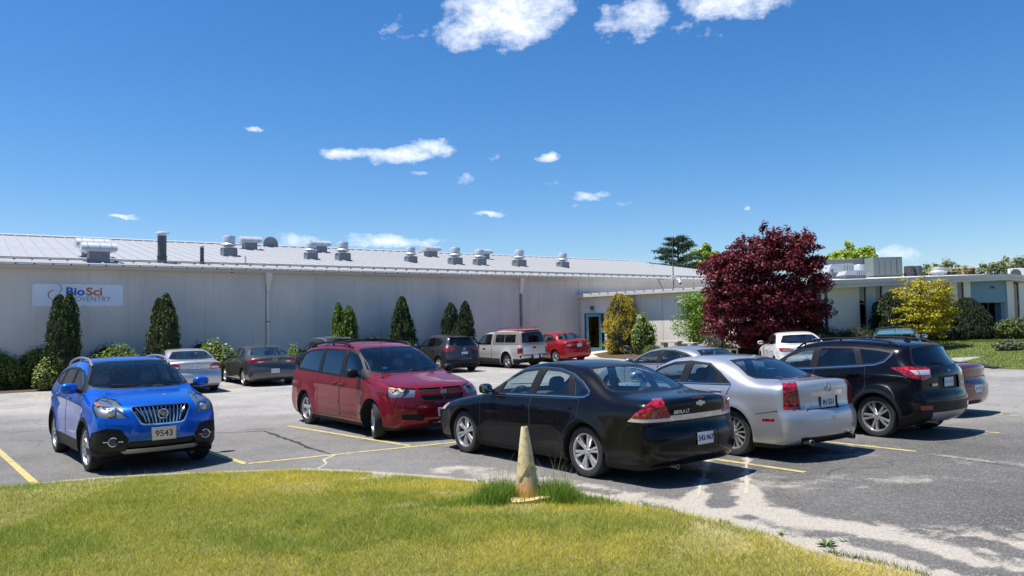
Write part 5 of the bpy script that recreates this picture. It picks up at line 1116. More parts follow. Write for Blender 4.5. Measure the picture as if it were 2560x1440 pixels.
class Car:
    def __init__(s, **k):
        s.__dict__.update(dict(tau=.40, k=.13, zb=(.90, .98), swF=.34, swR=.22, gF=.16, crown=.05, tuck=.10, flare=.012, crease=None, glass=GLS, rglass=None, ws_glass=GLSW, lod=1, tyD=.66, tyW=.215, seat=SEATD, liner=LINER, cham=2, hoodw=.0, archgap=.055, roofk=.15))
        s.__dict__.update(k)
        s.x0 = s.fo + s.WB / 2; s.hw = s.W / 2; s.xf, s.xr = s.x0, s.x0 - s.L
        P = [(s.x0 - x, z) for x, z in s.prof]; zb0 = .19
        P += [(s.xr + .5, zb0), (0, zb0 - .01), (s.xf - .5, zb0)]
        s.poly = chaikin(P, s.cham); s.ax = (s.WB / 2, -s.WB / 2); s.parts = {}; s.rt = empty(s.name, (s.pos[0], s.pos[1], float(G(*s.pos))), s.th); tag(s.rt, s.label, s.cat, 'parked vehicles')
        if abs(float(G(*s.pos))) > .002:
            d = np.array([math.cos(s.th), math.sin(s.th)]); l = np.array([-d[1], d[0]]); p = np.array(s.pos); hf = float(G(*(p + d * s.WB / 2))); hr = float(G(*(p - d * s.WB / 2))); hl = float(G(*(p + l * .75))); hr2 = float(G(*(p - l * .75)))
            s.rt.rotation_euler = (math.atan((hl - hr2) / 1.5), -math.atan((hf - hr) / s.WB), s.th); s.rt.location.z = (hf + hr) / 2
        s.zc = .60
    def lx(s, x): return s.x0 - x
    def zbelt(s, x): t = np.clip((s.xf - x) / s.L, 0, 1); return s.zb[0] + (s.zb[1] - s.zb[0]) * t
    def field(s, x, y, z):
        ya = np.abs(y); q = ya / s.hw; q2 = q * q
        tF = np.clip((x - (s.xf - 1.25)) / 1.25, 0, 1); tR = np.clip(((s.xr + 1.1) - x) / 1.1, 0, 1)
        zb = s.zbelt(x); g = np.clip((z - zb + .06) / .26, 0, 1); g = g * g * (3 - 2 * g); qq = q2 * np.sqrt(q + 1e-6)
        xe = x + s.swF * qq * tF - s.swR * qq * tR + s.gF * q2 * g * np.clip((x + .15) / 1.0, -1, 1)
        ze = z + s.crown * q2 * g + .035 * q2 * (1 - g)
        a = sdf(xe.astype(np.float32), ze.astype(np.float32), s.poly)
        z1 = .70; sh = np.clip((z - z1) / np.maximum(zb - z1, .05), 0, 1); off = .045 * sh * sh + s.tuck * np.clip((.55 - z) / .55, 0, 1) ** 2
        up = np.maximum(z - zb, 0); off = off + s.tau * up + .10 * up * up
        u = np.abs(x - (s.xf + s.xr) / 2) / (s.L / 2); off = off + .055 * np.clip(u, 0, 1) ** 4 + .10 * up * np.clip((u - .35) / .5, 0, 1) ** 2
        if s.crease: zc = s.crease[0] + (s.crease[1] - s.crease[0]) * np.clip((s.xf - x) / s.L, 0, 1); off = off + s.crease[2] / (1 + np.exp(np.clip((z - zc) / .012, -40, 40)))
        R_ = s.tyD / 2 + s.archgap
        for axx in s.ax:
            r = np.sqrt((x - axx) ** 2 + (z - s.tyD / 2) ** 2); off = off - s.flare * np.exp(-((r - R_) / .06) ** 2) - s.flare * .8 * np.exp(-((r - R_) / .16) ** 2)
        b = (ya - (s.hw - off)) * .96
        k = s.k + (s.roofk - s.k) * g; h = np.maximum(k - np.abs(a - b), 0) / k
        return np.maximum(a, b) + h * h * k * .25
    def cast(s, O, D, tmax):
        O = np.asarray(O, float); D = np.asarray(D, float); n = len(O); lo = np.zeros(n); hi = np.full(n, float(tmax)); f = lambda t: s.field(O[:, 0] + D[:, 0] * t, O[:, 1] + D[:, 1] * t, O[:, 2] + D[:, 2] * t)
        for _ in range(9): m_ = (lo + hi) / 2; o = f(m_) > 0; hi = np.where(o, m_, hi); lo = np.where(o, lo, m_)
        fl, fh = f(lo), f(hi)
        for _ in range(3):
            t = lo + (hi - lo) * np.clip(-fl / (fh - fl + 1e-9), .02, .98); ft = f(t); o = ft > 0; hi = np.where(o, t, hi); fh = np.where(o, ft, fh); lo = np.where(o, lo, t); fl = np.where(o, fl, ft)
        t = lo + (hi - lo) * np.clip(-fl / (fh - fl + 1e-9), 0, 1); return O + D * t[:, None]
    def nrm(s, P):
        e = .012; P = np.asarray(P, float); g = np.stack([s.field(P[:, 0] + e * (i == 0), P[:, 1] + e * (i == 1), P[:, 2] + e * (i == 2)) - s.field(P[:, 0] - e * (i == 0), P[:, 1] - e * (i == 1), P[:, 2] - e * (i == 2)) for i in range(3)], 1); return g / (np.linalg.norm(g, axis=1)[:, None] + 1e-9)
    def on(s, view, pts):
        """points on the skin: view side (x,z) left half, rear/front (y,z), top (x,y)"""
        A = np.array(pts, float); n = len(A)
        if view == 'side': O = np.c_[A[:, 0], np.zeros(n), A[:, 1]]; D = np.tile([0, 1., 0], (n, 1)); T = 1.3
        elif view == 'rear': O = np.c_[np.full(n, s.xr + 1.25), A[:, 0], A[:, 1]]; D = np.tile([-1., 0, 0], (n, 1)); T = 1.6
        elif view == 'front': O = np.c_[np.full(n, s.xf - 1.25), A[:, 0], A[:, 1]]; D = np.tile([1., 0, 0], (n, 1)); T = 1.6
        else: O = np.c_[A[:, 0], A[:, 1], np.full(n, s.zc)]; D = np.tile([0, 0, 1.], (n, 1)); T = 1.6
        return s.cast(O, D, T)
    # ---- skin
    def skin(s):
        nc, ns_, nf = ((26, .055, 60), (16, .10, 34), (10, .16, 22))[s.lod - 1]; xs0, xs1 = s.xf - .72, s.xr + .72
        nm = max(6, int((xs0 - xs1) / ns_)); O, DX = [], []
        for i in range(nc): t = (1 - i / nc) * math.pi / 2 * .995; O.append(xs0); DX.append(t)
        for i in range(nm + 1): O.append(xs0 + (xs1 - xs0) * i / nm); DX.append(0)
        for i in range(1, nc + 1): O.append(xs1); DX.append(-(i / nc) * math.pi / 2 * .995)
        O = np.array(O); DX = np.array(DX); ph = np.linspace(-math.pi / 2, math.pi / 2, nf); nu = len(O)
        U, PH = np.meshgrid(np.arange(nu), ph, indexing='ij'); ps = DX[U]; D = np.stack([np.sin(ps), np.cos(ps) * np.cos(PH), np.cos(ps) * np.sin(PH)], -1).reshape(-1, 3)
        OO = np.stack([O[U].ravel(), np.zeros(U.size), np.full(U.size, s.zc)], 1); P = s.cast(OO, D, 3.2)
        T = ((P - OO) * D).sum(1).reshape(nu, nf)
        for _ in range(1 if s.lod == 1 else 0):
            Tp = np.pad(T, 1, mode='edge'); T = .6 * T + .1 * (Tp[:-2, 1:-1] + Tp[2:, 1:-1] + Tp[1:-1, :-2] + Tp[1:-1, 2:])
        P = (OO + D * T.reshape(-1)[:, None]).reshape(nu, nf, 3); P[:, 0, 1] = 0; P[:, -1, 1] = 0
        # smooth grid normals, with mirror symmetry at the middle
        Pm = np.concatenate([P[:, 1:2] * [1, -1, 1], P, P[:, -2:-1] * [1, -1, 1]], 1); du = np.gradient(Pm, axis=0); dv = np.gradient(Pm, axis=1); Nn = np.cross(du, dv)[:, 1:-1]
        Nn /= np.linalg.norm(Nn, axis=2)[:, :, None] + 1e-12
        if (Nn[nu // 2, nf // 2, 1]) < 0: Nn = -Nn
        Nn[0] = [1, 0, 0]; Nn[-1] = [-1, 0, 0]; Nn[1] = (Nn[1] + [.5, 0, 0]); Nn[-2] = Nn[-2] - [.5, 0, 0]
        bm = bmesh.new(); s.bm = bm; s.nl = bm.verts.layers.float_vector.new('nrm'); vs_ = []
        for p, n_ in zip(P.reshape(-1, 3), Nn.reshape(-1, 3)): v = bm.verts.new(p); v[s.nl] = n_; vs_.append(v)
        s.pl = bm.faces.layers.int.new('part')
        for i in range(nu - 1):
            for j in range(nf - 1):
                a, b, c, d = i * nf + j, (i + 1) * nf + j, (i + 1) * nf + j + 1, i * nf + j + 1
                f = bm.faces.new((vs_[a], vs_[b], vs_[c], vs_[d])); f[s.pl] = 0
        bmesh.ops.remove_doubles(bm, verts=bm.verts, dist=1e-5); bm.normal_update()
        t = next(f for f in bm.faces if f.calc_center_median().y > s.hw * .85 and abs(f.calc_center_median().z - .6) < .1)
        if t.normal.y < 0: bmesh.ops.reverse_faces(bm, faces=bm.faces); bm.normal_update()
        s.parts = {0: dict(name='body', mat=s.paint, inset=0, both=False)}; s.nid = 1
    def cut(s, poly, sx, no, name, mat, inset=0.0, both=False, xr=None, yr=None, minf=.08, only=None, drop=False, par=None, label=None, zr=None, bowl=None):
        """poly in (s,z) where s = dot(P, sx); no = outward view direction"""
        bm = s.bm; sx = Vector(sx); no = Vector(no); lo = Vector((min(p[0] for p in poly), min(p[1] for p in poly))); hi = Vector((max(p[0] for p in poly), max(p[1] for p in poly))); mg = .02
        sel = []
        for f in bm.faces:
            if f.normal.dot(no) < minf: continue
            if only is not None and f[s.pl] not in only: continue
            ss = [v.co.dot(sx) for v in f.verts]
            if max(ss) < lo.x - mg or min(ss) > hi.x + mg: continue
            zs = [v.co.z for v in f.verts]
            if max(zs) < lo.y - mg or min(zs) > hi.y + mg: continue
            if xr and (max(v.co.x for v in f.verts) < xr[0] or min(v.co.x for v in f.verts) > xr[1]): continue
            if yr and max(v.co.y for v in f.verts) < yr[0]: continue
            sel.append(f)
        if not sel: return None
        gs = set(sel)
        for f in sel: gs.update(f.verts); gs.update(f.edges)
        geom = list(gs); n = len(poly)
        for i in range(n):
            p, q = poly[i], poly[(i + 1) % n]
            if abs(p[0] - q[0]) + abs(p[1] - q[1]) < 1e-5: continue
            e3 = sx * (q[0] - p[0]) + Vector((0, 0, q[1] - p[1])); pn = e3.cross(no)
            if pn.length < 1e-9: continue
            res = bmesh.ops.bisect_plane(bm, geom=geom, dist=1e-5, plane_co=sx * p[0] + Vector((0, 0, p[1])), plane_no=pn.normalized()); geom = [g for g in res['geom'] if g.is_valid]
        pid = s.nid
        for k_, d in s.parts.items():
            if d['name'] == name and d['mat'] is mat and not par and not drop and d.get('key') == (name, label) and name in ('cladding',): pid = k_
        got = False
        for f in geom:
            if not isinstance(f, bmesh.types.BMFace): continue
            c = f.calc_center_median()
            if xr and not (xr[0] <= c.x <= xr[1]): continue
            if yr and c.y < yr[0]: continue
            if pip(c.dot(sx), c.z, poly): f[s.pl] = pid; got = True
        if not got: return None
        if pid == s.nid: s.parts[pid] = dict(name=name, mat=mat, inset=inset, both=both, drop=drop, par=par, label=label, key=(name, label), bowl=bowl); s.nid += 1
        return pid
    def side(s, poly, name, mat, **k): k.setdefault('both', True); return s.cut([(s.lx(x), z) for x, z in poly], (1, 0, 0), (0, 1, 0), name, mat, **k)
    def rear(s, poly, name, mat, **k): k.setdefault('xr', (s.xr - .1, s.xr + .9)); return s.cut(poly, (0, 1, 0), (-1, 0, 0), name, mat, **k)
    def front(s, poly, name, mat, **k): k.setdefault('xr', (s.xf - .9, s.xf + .1)); return s.cut(poly, (0, 1, 0), (1, 0, 0), name, mat, **k)
    def ang(s, pts, th, end, name, mat, **k):
        """outline from 3D points (x from front, y, z) seen from yaw th off the car's end"""
        t = R(th); sg = -1 if end == 'rear' else 1; no = (sg * math.cos(t), math.sin(t), 0); sx = (-sg * math.sin(t), math.cos(t), 0); k.setdefault('both', True); k.setdefault('yr', (.15, 9))
        k.setdefault('xr', (s.xr - .1, s.xr + 1.3) if end == 'rear' else (s.xf - 1.3, s.xf + .1))
        return s.cut([(s.lx(x) * sx[0] + y * sx[1], z) for x, y, z in pts], sx, no, name, mat, **k)
    def finish(s):
        bm = s.bm; bm.normal_update()
        und = s.nid; s.parts[und] = dict(name='underbody', mat=UNDER, inset=0, both=False, drop=False, par=None, label=None)
        zu = getattr(s, 'zu', .25); bmesh.ops.bisect_plane(bm, geom=bm.verts[:] + bm.edges[:] + bm.faces[:], dist=1e-5, plane_co=(0, 0, zu), plane_no=(0, 0, 1))
        for f in bm.faces:
            if f[s.pl] == 0 and f.calc_center_median().z < zu: f[s.pl] = und
        by = {}
        for f in bm.faces: by.setdefault(f[s.pl], []).append(f)
        objs = {}
        for pid in sorted(by):
            d = s.parts[pid]
            if d.get('drop'): continue
            idx = {}; V, Nn, F = [], [], []
            for f in by[pid]:
                fi = []
                for v in f.verts:
                    if v.index not in idx or True:
                        key = id(v) if False else v
                        if key not in idx: idx[key] = len(V); V.append(tuple(v.co)); Nn.append(tuple(v[s.nl]))
                        fi.append(idx[key])
                F.append(fi)
            V = np.array(V); Nn = np.array(Nn); Nn /= np.linalg.norm(Nn, axis=1)[:, None] + 1e-9; V = V - Nn * d['inset']; mir = np.array([1, -1, 1.])
            par = s.rt
            if d['both']:
                # pieces that the arches cut apart become parts of their own
                root = list(range(len(V)))
                def find(i):
                    while root[i] != i: root[i] = root[root[i]]; i = root[i]
                    return i
                for f in F:
                    for i in f[1:]: root[find(i)] = find(f[0])
                comp = {}
                for f in F: comp.setdefault(find(f[0]), []).append(f)
                cs = sorted(comp.values(), key=len, reverse=True); first = None
                for fs in [c_ for k_, c_ in enumerate(cs) if k_ == 0 or len(c_) > 2]:
                    used = sorted({i for f in fs for i in f}); mp = {u: k_ for k_, u in enumerate(used)}; v_, n_ = V[used], Nn[used]; f_ = [[mp[i] for i in f] for f in fs]
                    a = mesh_np(d['name'], v_, f_, d['mat'], par, True, n_); b = mesh_np(d['name'], v_ * mir, [f[::-1] for f in f_], d['mat'], par, True, n_ * mir)
                    if first is None: first = (a, b)
                objs[pid] = first
            else:
                n = len(V); a = mesh_np(d['name'], np.concatenate([V, V * mir]), F + [[i + n for i in f[::-1]] for f in F], d['mat'], par, True, np.concatenate([Nn, Nn * mir])); objs[pid] = (a, a)
            if d.get('bowl'):
                for k_, o in enumerate(objs[pid]):
                    mm = np.array([1, 1, 1.]) if k_ == 0 else mir
                    mesh_np('lamp_bowl', (V - Nn * d['bowl'][0]) * mm, F if k_ == 0 else [f[::-1] for f in F], d['bowl'][1], o, True, Nn * mm)
            if d.get('label'):
                for o in objs[pid]: o['label'] = d['label']
            d['V'], d['N'], d['F'] = V, Nn, F
        # sub-parts
        for pid, d in s.parts.items():
            if d.get('par') is not None and pid in objs and d['par'] in objs:
                for a, b in zip(objs[pid], objs[d['par']]): a.parent = b
        # inner lining of the shell
        V, Nn, F = [], [], []
        for pid, d in s.parts.items():
            if 'V' in d and (d['name'] in ('body', 'door', 'pillar_trim', 'roof_panel', 'tailgate', 'boot_lid')):
                n = len(V); keep = [f for f in d['F'] if min(d['V'][i][2] for i in f) > .55 and s.xr + .25 < np.mean([d['V'][i][0] for i in f]) < s.xf - 1.0]; V += list(d['V'] - d['N'] * .022); Nn += list(-d['N']); F += [[i + n for i in f[::-1]] for f in keep]
        if F:
            V = np.array(V); Nn = np.array(Nn); used = np.unique(np.concatenate([np.array(f) for f in F])); mp = -np.ones(len(V), int); mp[used] = np.arange(len(used)); V, Nn = V[used], Nn[used]; F = [[int(mp[i]) for i in f] for f in F]; n = len(V); mir = np.array([1, -1, 1.])
            mesh_np('cabin_lining', np.concatenate([V, V * mir]), F + [[i + n for i in f[::-1]] for f in F], s.liner, s.rt, True)
        bm.free(); s.objs = objs; return objs
    # ---- standard operations
    def arches(s, clad=None, cw=.055):
        R_ = s.tyD / 2 + s.archgap
        for axx in s.ax:
            zc = s.tyD / 2
            def ring(r): return [(axx + r * math.cos(a), zc + r * math.sin(a)) for a in np.linspace(R(-38), R(218), 22 if s.lod == 1 else 14)] + [(axx - r * .80, .02), (axx + r * .80, .02)]
            if clad: s.cut(ring(R_ + cw), (1, 0, 0), (0, 1, 0), 'arch_trim', clad, both=True, yr=(.35, 9), minf=.02)
            s.cut(ring(R_), (1, 0, 0), (0, 1, 0), 'arch', None, drop=True, yr=(.30, 9), minf=-.75)
    def windows(s, glassmats=None, frame=BLACK, fw=.03):
        """side glass from the outline s.dlo cut by the pillars s.splits (x at belt, x at roof, width)"""
        D = s.dlo; s.side(D, 'pillar_trim', frame); pieces = [D]; xs = sorted(s.splits); s.gl = []
        cen = np.mean(np.array(D), 0); ins = []
        for i in range(len(D)):
            pass
        def inset(P, w):
            P = [np.array(p) for p in P]; out = P; c = np.mean(P, 0)
            for i in range(len(P)):
                a, b = P[i], P[(i + 1) % len(P)]; e = b - a
                if np.linalg.norm(e) < 1e-4: continue
                n = np.array([-e[1], e[0]]) / np.linalg.norm(e)
                if (c - a) @ n < 0: n = -n
                out = clip_half([tuple(p) for p in out], a + n * w, n)
                if len(out) < 3: return out
            return out
        rest = D; outp = []
        for (xb, xt, w) in xs:
            zb_ = min(p[1] for p in D); zt_ = max(p[1] for p in D); a = np.array([xb, zb_]); e = np.array([xt - xb, zt_ - zb_]); n = np.array([-e[1], e[0]]) / np.linalg.norm(e)
            if n[0] > 0: n = -n
            outp.append(clip_half(rest, a + n * w / 2, n)); rest = clip_half(rest, a - n * w / 2, -n)
        outp.append(rest)
        for i, P in enumerate(outp):
            if len(P) < 3: continue
            Q = inset(P, fw)
            if len(Q) < 3: continue
            g = (glassmats or [s.glass] * 9)[i]
            if g is BLACK: continue
            s.side(Q, 'side_window', g, inset=.006)
    def door(s, x0, x1, ztop, zbot, cutr=None, slant=(0, 0)):
        P = [(x0 + slant[0], ztop[0]), (x1 + slant[1], ztop[1]), (x1, (ztop[1] + zbot) / 2), (x1, zbot), (x0, zbot), (x0, (ztop[0] + zbot) / 2)]
        if cutr is not None:
            R_ = s.tyD / 2 + s.archgap + .045; zc = s.tyD / 2; ax = s.x0 + s.WB / 2; arc = [(ax - R_ * math.cos(a), zc + R_ * math.sin(a)) for a in np.linspace(R(8), R(70), 6)]
            arc = [p for p in arc if p[0] < x1 - .01 and p[1] > zbot]
            if arc: P = [(x0 + slant[0], ztop[0]), (x1 + slant[1], ztop[1]), (x1, max(arc[-1][1] + .06, (ztop[1] + zbot) / 2))] + arc[::-1] + [(arc[0][0] - .02, zbot), (x0, zbot), (x0, (ztop[0] + zbot) / 2)]
        pid = s.side(P, 'door', s.paint, only=[0]); s.seam(P, 'side'); s.doors = getattr(s, 'doors', []) + [(pid, P)]; return pid
    def seam(s, P, view, w=.013, closed=True, mat=SEAM, name='panel_seam', lift=.0018, both=True):
        s.ribs = getattr(s, 'ribs', []); s.ribs.append((P, view, w, closed, mat, name, lift, both))
    def ribbon(s, P, view, w, closed, mat, name, lift, both, parent=None):
        Q = [(s.lx(a), b) if view in ('side', 'top') else (a, b) for a, b in P]
        if closed: Q = Q + [Q[0]]
        pts = [np.array(Q[0], float)]
        for a, b in zip(Q[:-1], Q[1:]):
            a, b = np.array(a, float), np.array(b, float); n = max(1, int(np.linalg.norm(b - a) / (.05 if s.lod == 1 else .12))); pts += [a + (b - a) * k / n for k in range(1, n + 1)]
        X = s.on(view, pts); Nn = s.nrm(X); T = np.gradient(X, axis=0); B = np.cross(Nn, T); B /= np.linalg.norm(B, axis=1)[:, None] + 1e-9
        A1 = X + B * w / 2 + Nn * lift; A2 = X - B * w / 2 + Nn * lift; n = len(X); E1 = X + B * w / 2 - Nn * .004; E2 = X - B * w / 2 - Nn * .004
        V = np.concatenate([A1, A2, E1, E2]); F = []
        for i in range(n - 1): F += [[i, i + 1, n + i + 1, n + i], [i + 1, i, 2 * n + i, 2 * n + i + 1], [n + i, n + i + 1, 3 * n + i + 1, 3 * n + i]]
        mir = np.array([1, -1, 1.])
        o = mesh_np(name, V, F, mat, parent or s.rt)
        if both: mesh_np(name, V * mir, [f[::-1] for f in F], mat, parent or s.rt)
        return o
    def wheels(s, spokes=5, style='plain', mat=ALLOY, steer=0.0, wide=1.0, rimk=.70):
        R_ = s.tyD / 2; w = s.tyW; rr = R_ * rimk; tb = MB(); n = 36 if s.lod == 1 else 20
        tb.lathe([(rr, -w * .46), (rr + .012, -w * .5), (R_ * .93, -w * .49), (R_ * .985, -w * .40), (R_, -w * .25), (R_, w * .25), (R_ * .985, w * .40), (R_ * .93, w * .49), (rr + .012, w * .5), (rr, w * .46)], n, ax='y')
        tme = tb.build('tyre', RUB, link=False, smooth=True)
        wb = MB(); wb.lathe([(rr * .99, w * .44), (rr * 1.0, w * .47), (rr * .95, w * .465), (rr * .92, w * .40), (rr * .88, w * .05), (rr * .88, -w * .45), (rr, -w * .46)], n, ax='y')
        # spokes on the outer (+y) face
        def spoke(a, r0, r1, w0, w1, y0, y1, th):
            c, s_ = math.cos(a), math.sin(a); V = []
            for (r, ww, y) in ((r0, w0, y0), ((r0 + r1) / 2, (w0 + w1) / 2 * .92, (y0 + y1) / 2 + .008), (r1, w1, y1)):
                for (q, dy) in ((-ww, -.012), (-ww * .7, 0), (ww * .7, 0), (ww, -.012), (ww, -th), (-ww, -th)): V.append((r * c - q * s_, y + dy, r * s_ + q * c))
            F = [[6 * k + i, 6 * k + (i + 1) % 6, 6 * k + 6 + (i + 1) % 6, 6 * k + 6 + i] for k in range(2) for i in range(6)] + [list(range(6)), list(range(17, 11, -1))]; wb.add(V, F)
        yo = w * .42
        for i in range(spokes):
            a = 2 * math.pi * i / spokes + math.pi / 2
            if style == 'plain': spoke(a, rr * .2, rr * .95, rr * .13 * wide, rr * .17 * wide, yo - .02, yo - .004, .05)
            elif style == 'split':
                for q in (-1, 1): spoke(a + q * .13, rr * .2, rr * .95, rr * .06 * wide, rr * .085 * wide, yo - .02, yo - .004, .05)
            elif style == 'vee':
                for q in (-1, 1):
                    c0 = a + q * .10; c1 = a + q * .27; p0, p1 = rr * .24, rr * .95; mid = (c0 + c1) / 2; spoke(mid, p0, p1, rr * .07 * wide, rr * .075 * wide, yo - .02, yo - .004, .05)
            elif style == 'thin': spoke(a, rr * .22, rr * .96, rr * .055 * wide, rr * .07 * wide, yo - .018, yo - .004, .045)
        wb.lathe([(.001, yo - .002), (rr * .13, yo - .002), (rr * .17, yo - .010), (rr * .26, yo - .02), (rr * .27, yo - .05)], 20, ax='y')
        for i in range(5): a = 2 * math.pi * i / 5 + .3; wb.lathe([(.012, yo - .03), (.012, yo - .006), (.001, yo - .004)], 6, (rr * .21 * math.cos(a), 0, rr * .21 * math.sin(a)), 'y')
        wme = wb.build('wheel', mat, link=False, smooth=True)
        db = MB(); db.disc(rr * .87, 0, 24, (0, 0, 0), 'y'); db.lathe([(rr * .72, w * .1), (rr * .72, w * .05), (.02, w * .05)], 24, ax='y'); dme = db.build('brake_disc', BRAKE, link=False)
        tr = s.hw - w / 2 - .035
        for axx in s.ax:
            for sg in (1, -1):
                o = obj_of('wheel', wme, s.rt, (axx, sg * tr, R_)); o.rotation_euler = (0, random.uniform(0, 6), (0 if sg > 0 else math.pi) + (steer if axx > 0 else 0)); obj_of('tyre', tme, o); obj_of('brake_disc', dme, o)
        # lips that turn the arch edge inwards
        Ra0 = R_ + s.archgap
        for axx in s.ax:
            A = np.linspace(R(-30), R(210), 20); Q = [(axx + Ra0 * math.cos(a), max(.16, R_ + Ra0 * math.sin(a))) for a in A]; P = s.on('side', Q) - np.array([0, .004, 0]); n_ = len(P)
            for sg in (1, -1):
                V = np.concatenate([P, P - np.array([0, .16, 0])]) * np.array([1, sg, 1]); b = MB(); b.add(V, [(i, i + 1, n_ + i + 1, n_ + i) for i in range(n_ - 1)]); b.build('arch_lip', UNDER, s.rt)
        # wheel wells
        for axx in s.ax:
            for sg in (1, -1):
                b = MB(); Ra = R_ + s.archgap + .004; y1 = s.hw - .045; y0 = s.hw - .46; n_ = 16; V = []; F = []
                for i in range(n_ + 1): a = R(-25) + R(230) * i / n_; V += [(axx + Ra * math.cos(a), sg * y0, R_ + Ra * math.sin(a)), (axx + Ra * math.cos(a), sg * y1, R_ + Ra * math.sin(a))]
                for i in range(n_): F.append([2 * i, 2 * i + 1, 2 * i + 3, 2 * i + 2])
                V.append((axx, sg * y0, R_)); c = len(V) - 1
                for i in range(n_): F.append([2 * i, 2 * i + 2, c])
                b.add(V, F); b.build('wheel_well', UNDER, s.rt)
    def mirror(s, x, z, mat, y=None, size=(.085, .12, .075), cover=None):
        X = s.on('side', [(s.lx(x), z - .02)])[0]; yb = X[1]
        for sg in (1, -1):
            b = MB(); b.sup((s.lx(x) - .0, sg * (yb + .05 + size[1]), z + .03), size, 2.8, 14, 9); o = b.build('wing_mirror', mat, s.rt, True)
            b = MB(); b.tube([(s.lx(x) + .01, sg * (yb - .02), z - .03), (s.lx(x), sg * (yb + .09), z + .0)], [.035, .03], 8); b.build('mirror_arm', BLACK, o, True)
            b = MB(); b.sup((s.lx(x) - size[0] * .82, sg * (yb + .05 + size[1]), z + .03), (.02, size[1] * .85, size[2] * .8), 3, 12, 6); b.build('mirror_glass', pmat('mirror_glass', (.5, .52, .55), .03, 1.0), o, True)
    def handle(s, x, z, mat=None, dr=None):
        P = s.on('side', [(s.lx(x), z)])[0]
        for k, sg in enumerate((1, -1)):
            b = MB(); b.sup((P[0], sg * (P[1] + .018), P[2]), (.10, .014, .016), 3, 12, 6); b.sup((P[0] + .09, sg * (P[1] + .004), P[2]), (.02, .02, .018), 3, 8, 5); b.sup((P[0] - .09, sg * (P[1] + .004), P[2]), (.02, .02, .018), 3, 8, 5); b.build('handle', mat or s.paint, s.objs[dr][k] if dr in getattr(s, 'objs', {}) else s.rt, True)
    def plate(s, end, z, y=0.0, txt=None, ink=PLTX, tilt=0.0, push=.006, frame=None, size=.115, fg=PLATE):
        P = s.on(end, [(y, z)])[0]; n = s.nrm([P])[0]; sg = -1 if end == 'rear' else 1; t = math.atan2(n[2], abs(n[0])) * .8
        e = None; b = MB(); b.box(-.152, .152, -.004, .004, -.076, .076, .004); o = b.build('number_plate', fg, s.rt); o.location = (P[0] + sg * (.012 + push), y, z); o.rotation_euler = (0, 0, R(90) if end == 'front' else R(-90)); o.rotation_mode = 'XYZ'
        if frame: b = MB(); b.box(-.165, .165, -.003, .012, -.09, .09); f = b.build('plate_frame', frame, o)
        if txt:
            tx = text_mesh('plate_number', txt, size, ink, o, .0025, .001); tx.rotation_euler = (R(90), 0, 0); tx.location = (0, -.0055, -.002)
        else:
            for k in range(6):
                if k != 2: q = random.uniform(.014, .024); b = MB(); b.box(-.118 + k * .043, -.118 + k * .043 + q, -.0055, -.0035, -.030 + random.uniform(0, .012), .032 - random.uniform(0, .012)); b.build('plate_mark', PLTI, o)
        return o
    def box_on(s, end, y, z, w, h_, d, mat, name, push=0.0, ch=.0, par=None):
        P = s.on(end, [(y, z)])[0]; sg = -1 if end == 'rear' else 1; b = MB(); x = P[0] + sg * push; b.box(min(x, x + sg * d), max(x, x + sg * d), y - w / 2, y + w / 2, z - h_ / 2, z + h_ / 2, ch); return b.build(name, mat, par or s.rt)
    def interior(s, xfs, xrs=None, zseat=.55, head=True, dash=None, sw=True, y=.36, hr=None):
        """front seats at xfs, rear bench at xrs (x from front), dashboard, wheel"""
        ht = hr or (s.zb[1] + .30)
        def seat(x, yy, w, nm='seat', ht=ht):
            b = MB(); b.sup((s.lx(x) + .12, yy, zseat - .10), (.27, w, .10), 3.5, 12, 7); X = s.lx(x)
            b.M = np.eye(4); c, s_ = math.cos(R(-14)), math.sin(R(-14)); M = np.eye(4); M[0, 0] = c; M[0, 2] = s_; M[2, 0] = -s_; M[2, 2] = c; M[:3, 3] = (X - .16, yy, zseat); b.M = M; hb = (ht - zseat) * .34
            b.sup((-.02, 0, hb), (.085, w * .95, hb), 3.2, 12, 9); o = b.build(nm, s.seat, s.rt, True)
            for dy in ((0,) if w < .4 else (-w * .6, w * .6)):
                b = MB(); b.M = M; b.sup((-.02, dy, hb * 2 + .13), (.06, .13, .10), 3, 12, 8); b.tube([(-.02, dy, hb * 1.8), (-.02, dy, hb * 2 + .1)], .012, 6); b.build('headrest', s.seat, o, True)
        for yy in (y, -y): seat(xfs, yy, .26)
        if xrs: seat(xrs, 0, .62, 'rear_seat', ht - .22)
        xd = dash if dash else xfs - .95; zd = s.zb[0] - .0
        b = MB(); b.sup((s.lx(xd), 0, zd - .14), (.26, s.hw - .14, .17), 4, 18, 8); b.build('dashboard', LINERD, s.rt, True)
        b = MB(); n = 20; M = np.eye(4); a = R(62); M[0, 0] = math.cos(a); M[0, 2] = math.sin(a); M[2, 0] = -math.sin(a); M[2, 2] = math.cos(a); M[:3, 3] = (s.lx(xd) - .36, y, zd + .0); b.M = M
        ring = [(.185 * math.cos(2 * math.pi * i / n), .185 * math.sin(2 * math.pi * i / n), 0) for i in range(n + 1)]; b.tube(ring, .015, 6, False); b.tube([(0, -.18, 0), (0, .18, 0)], .014, 6); b.sup((0, 0, .01), (.06, .07, .03), 2.5, 10, 6); b.tube([(0, 0, 0), (0, 0, -.3)], .025, 6); b.build('steering_wheel', LINERD, s.rt, True)
        b = MB(); b.box(s.xr + .75, s.lx(xd) + .2, -s.hw + .16, s.hw - .16, .26, .30); b.build('cabin_floor', LINERD, s.rt)
    def build_ribs(s):
        for r_ in getattr(s, 'ribs', []): s.ribbon(*r_)
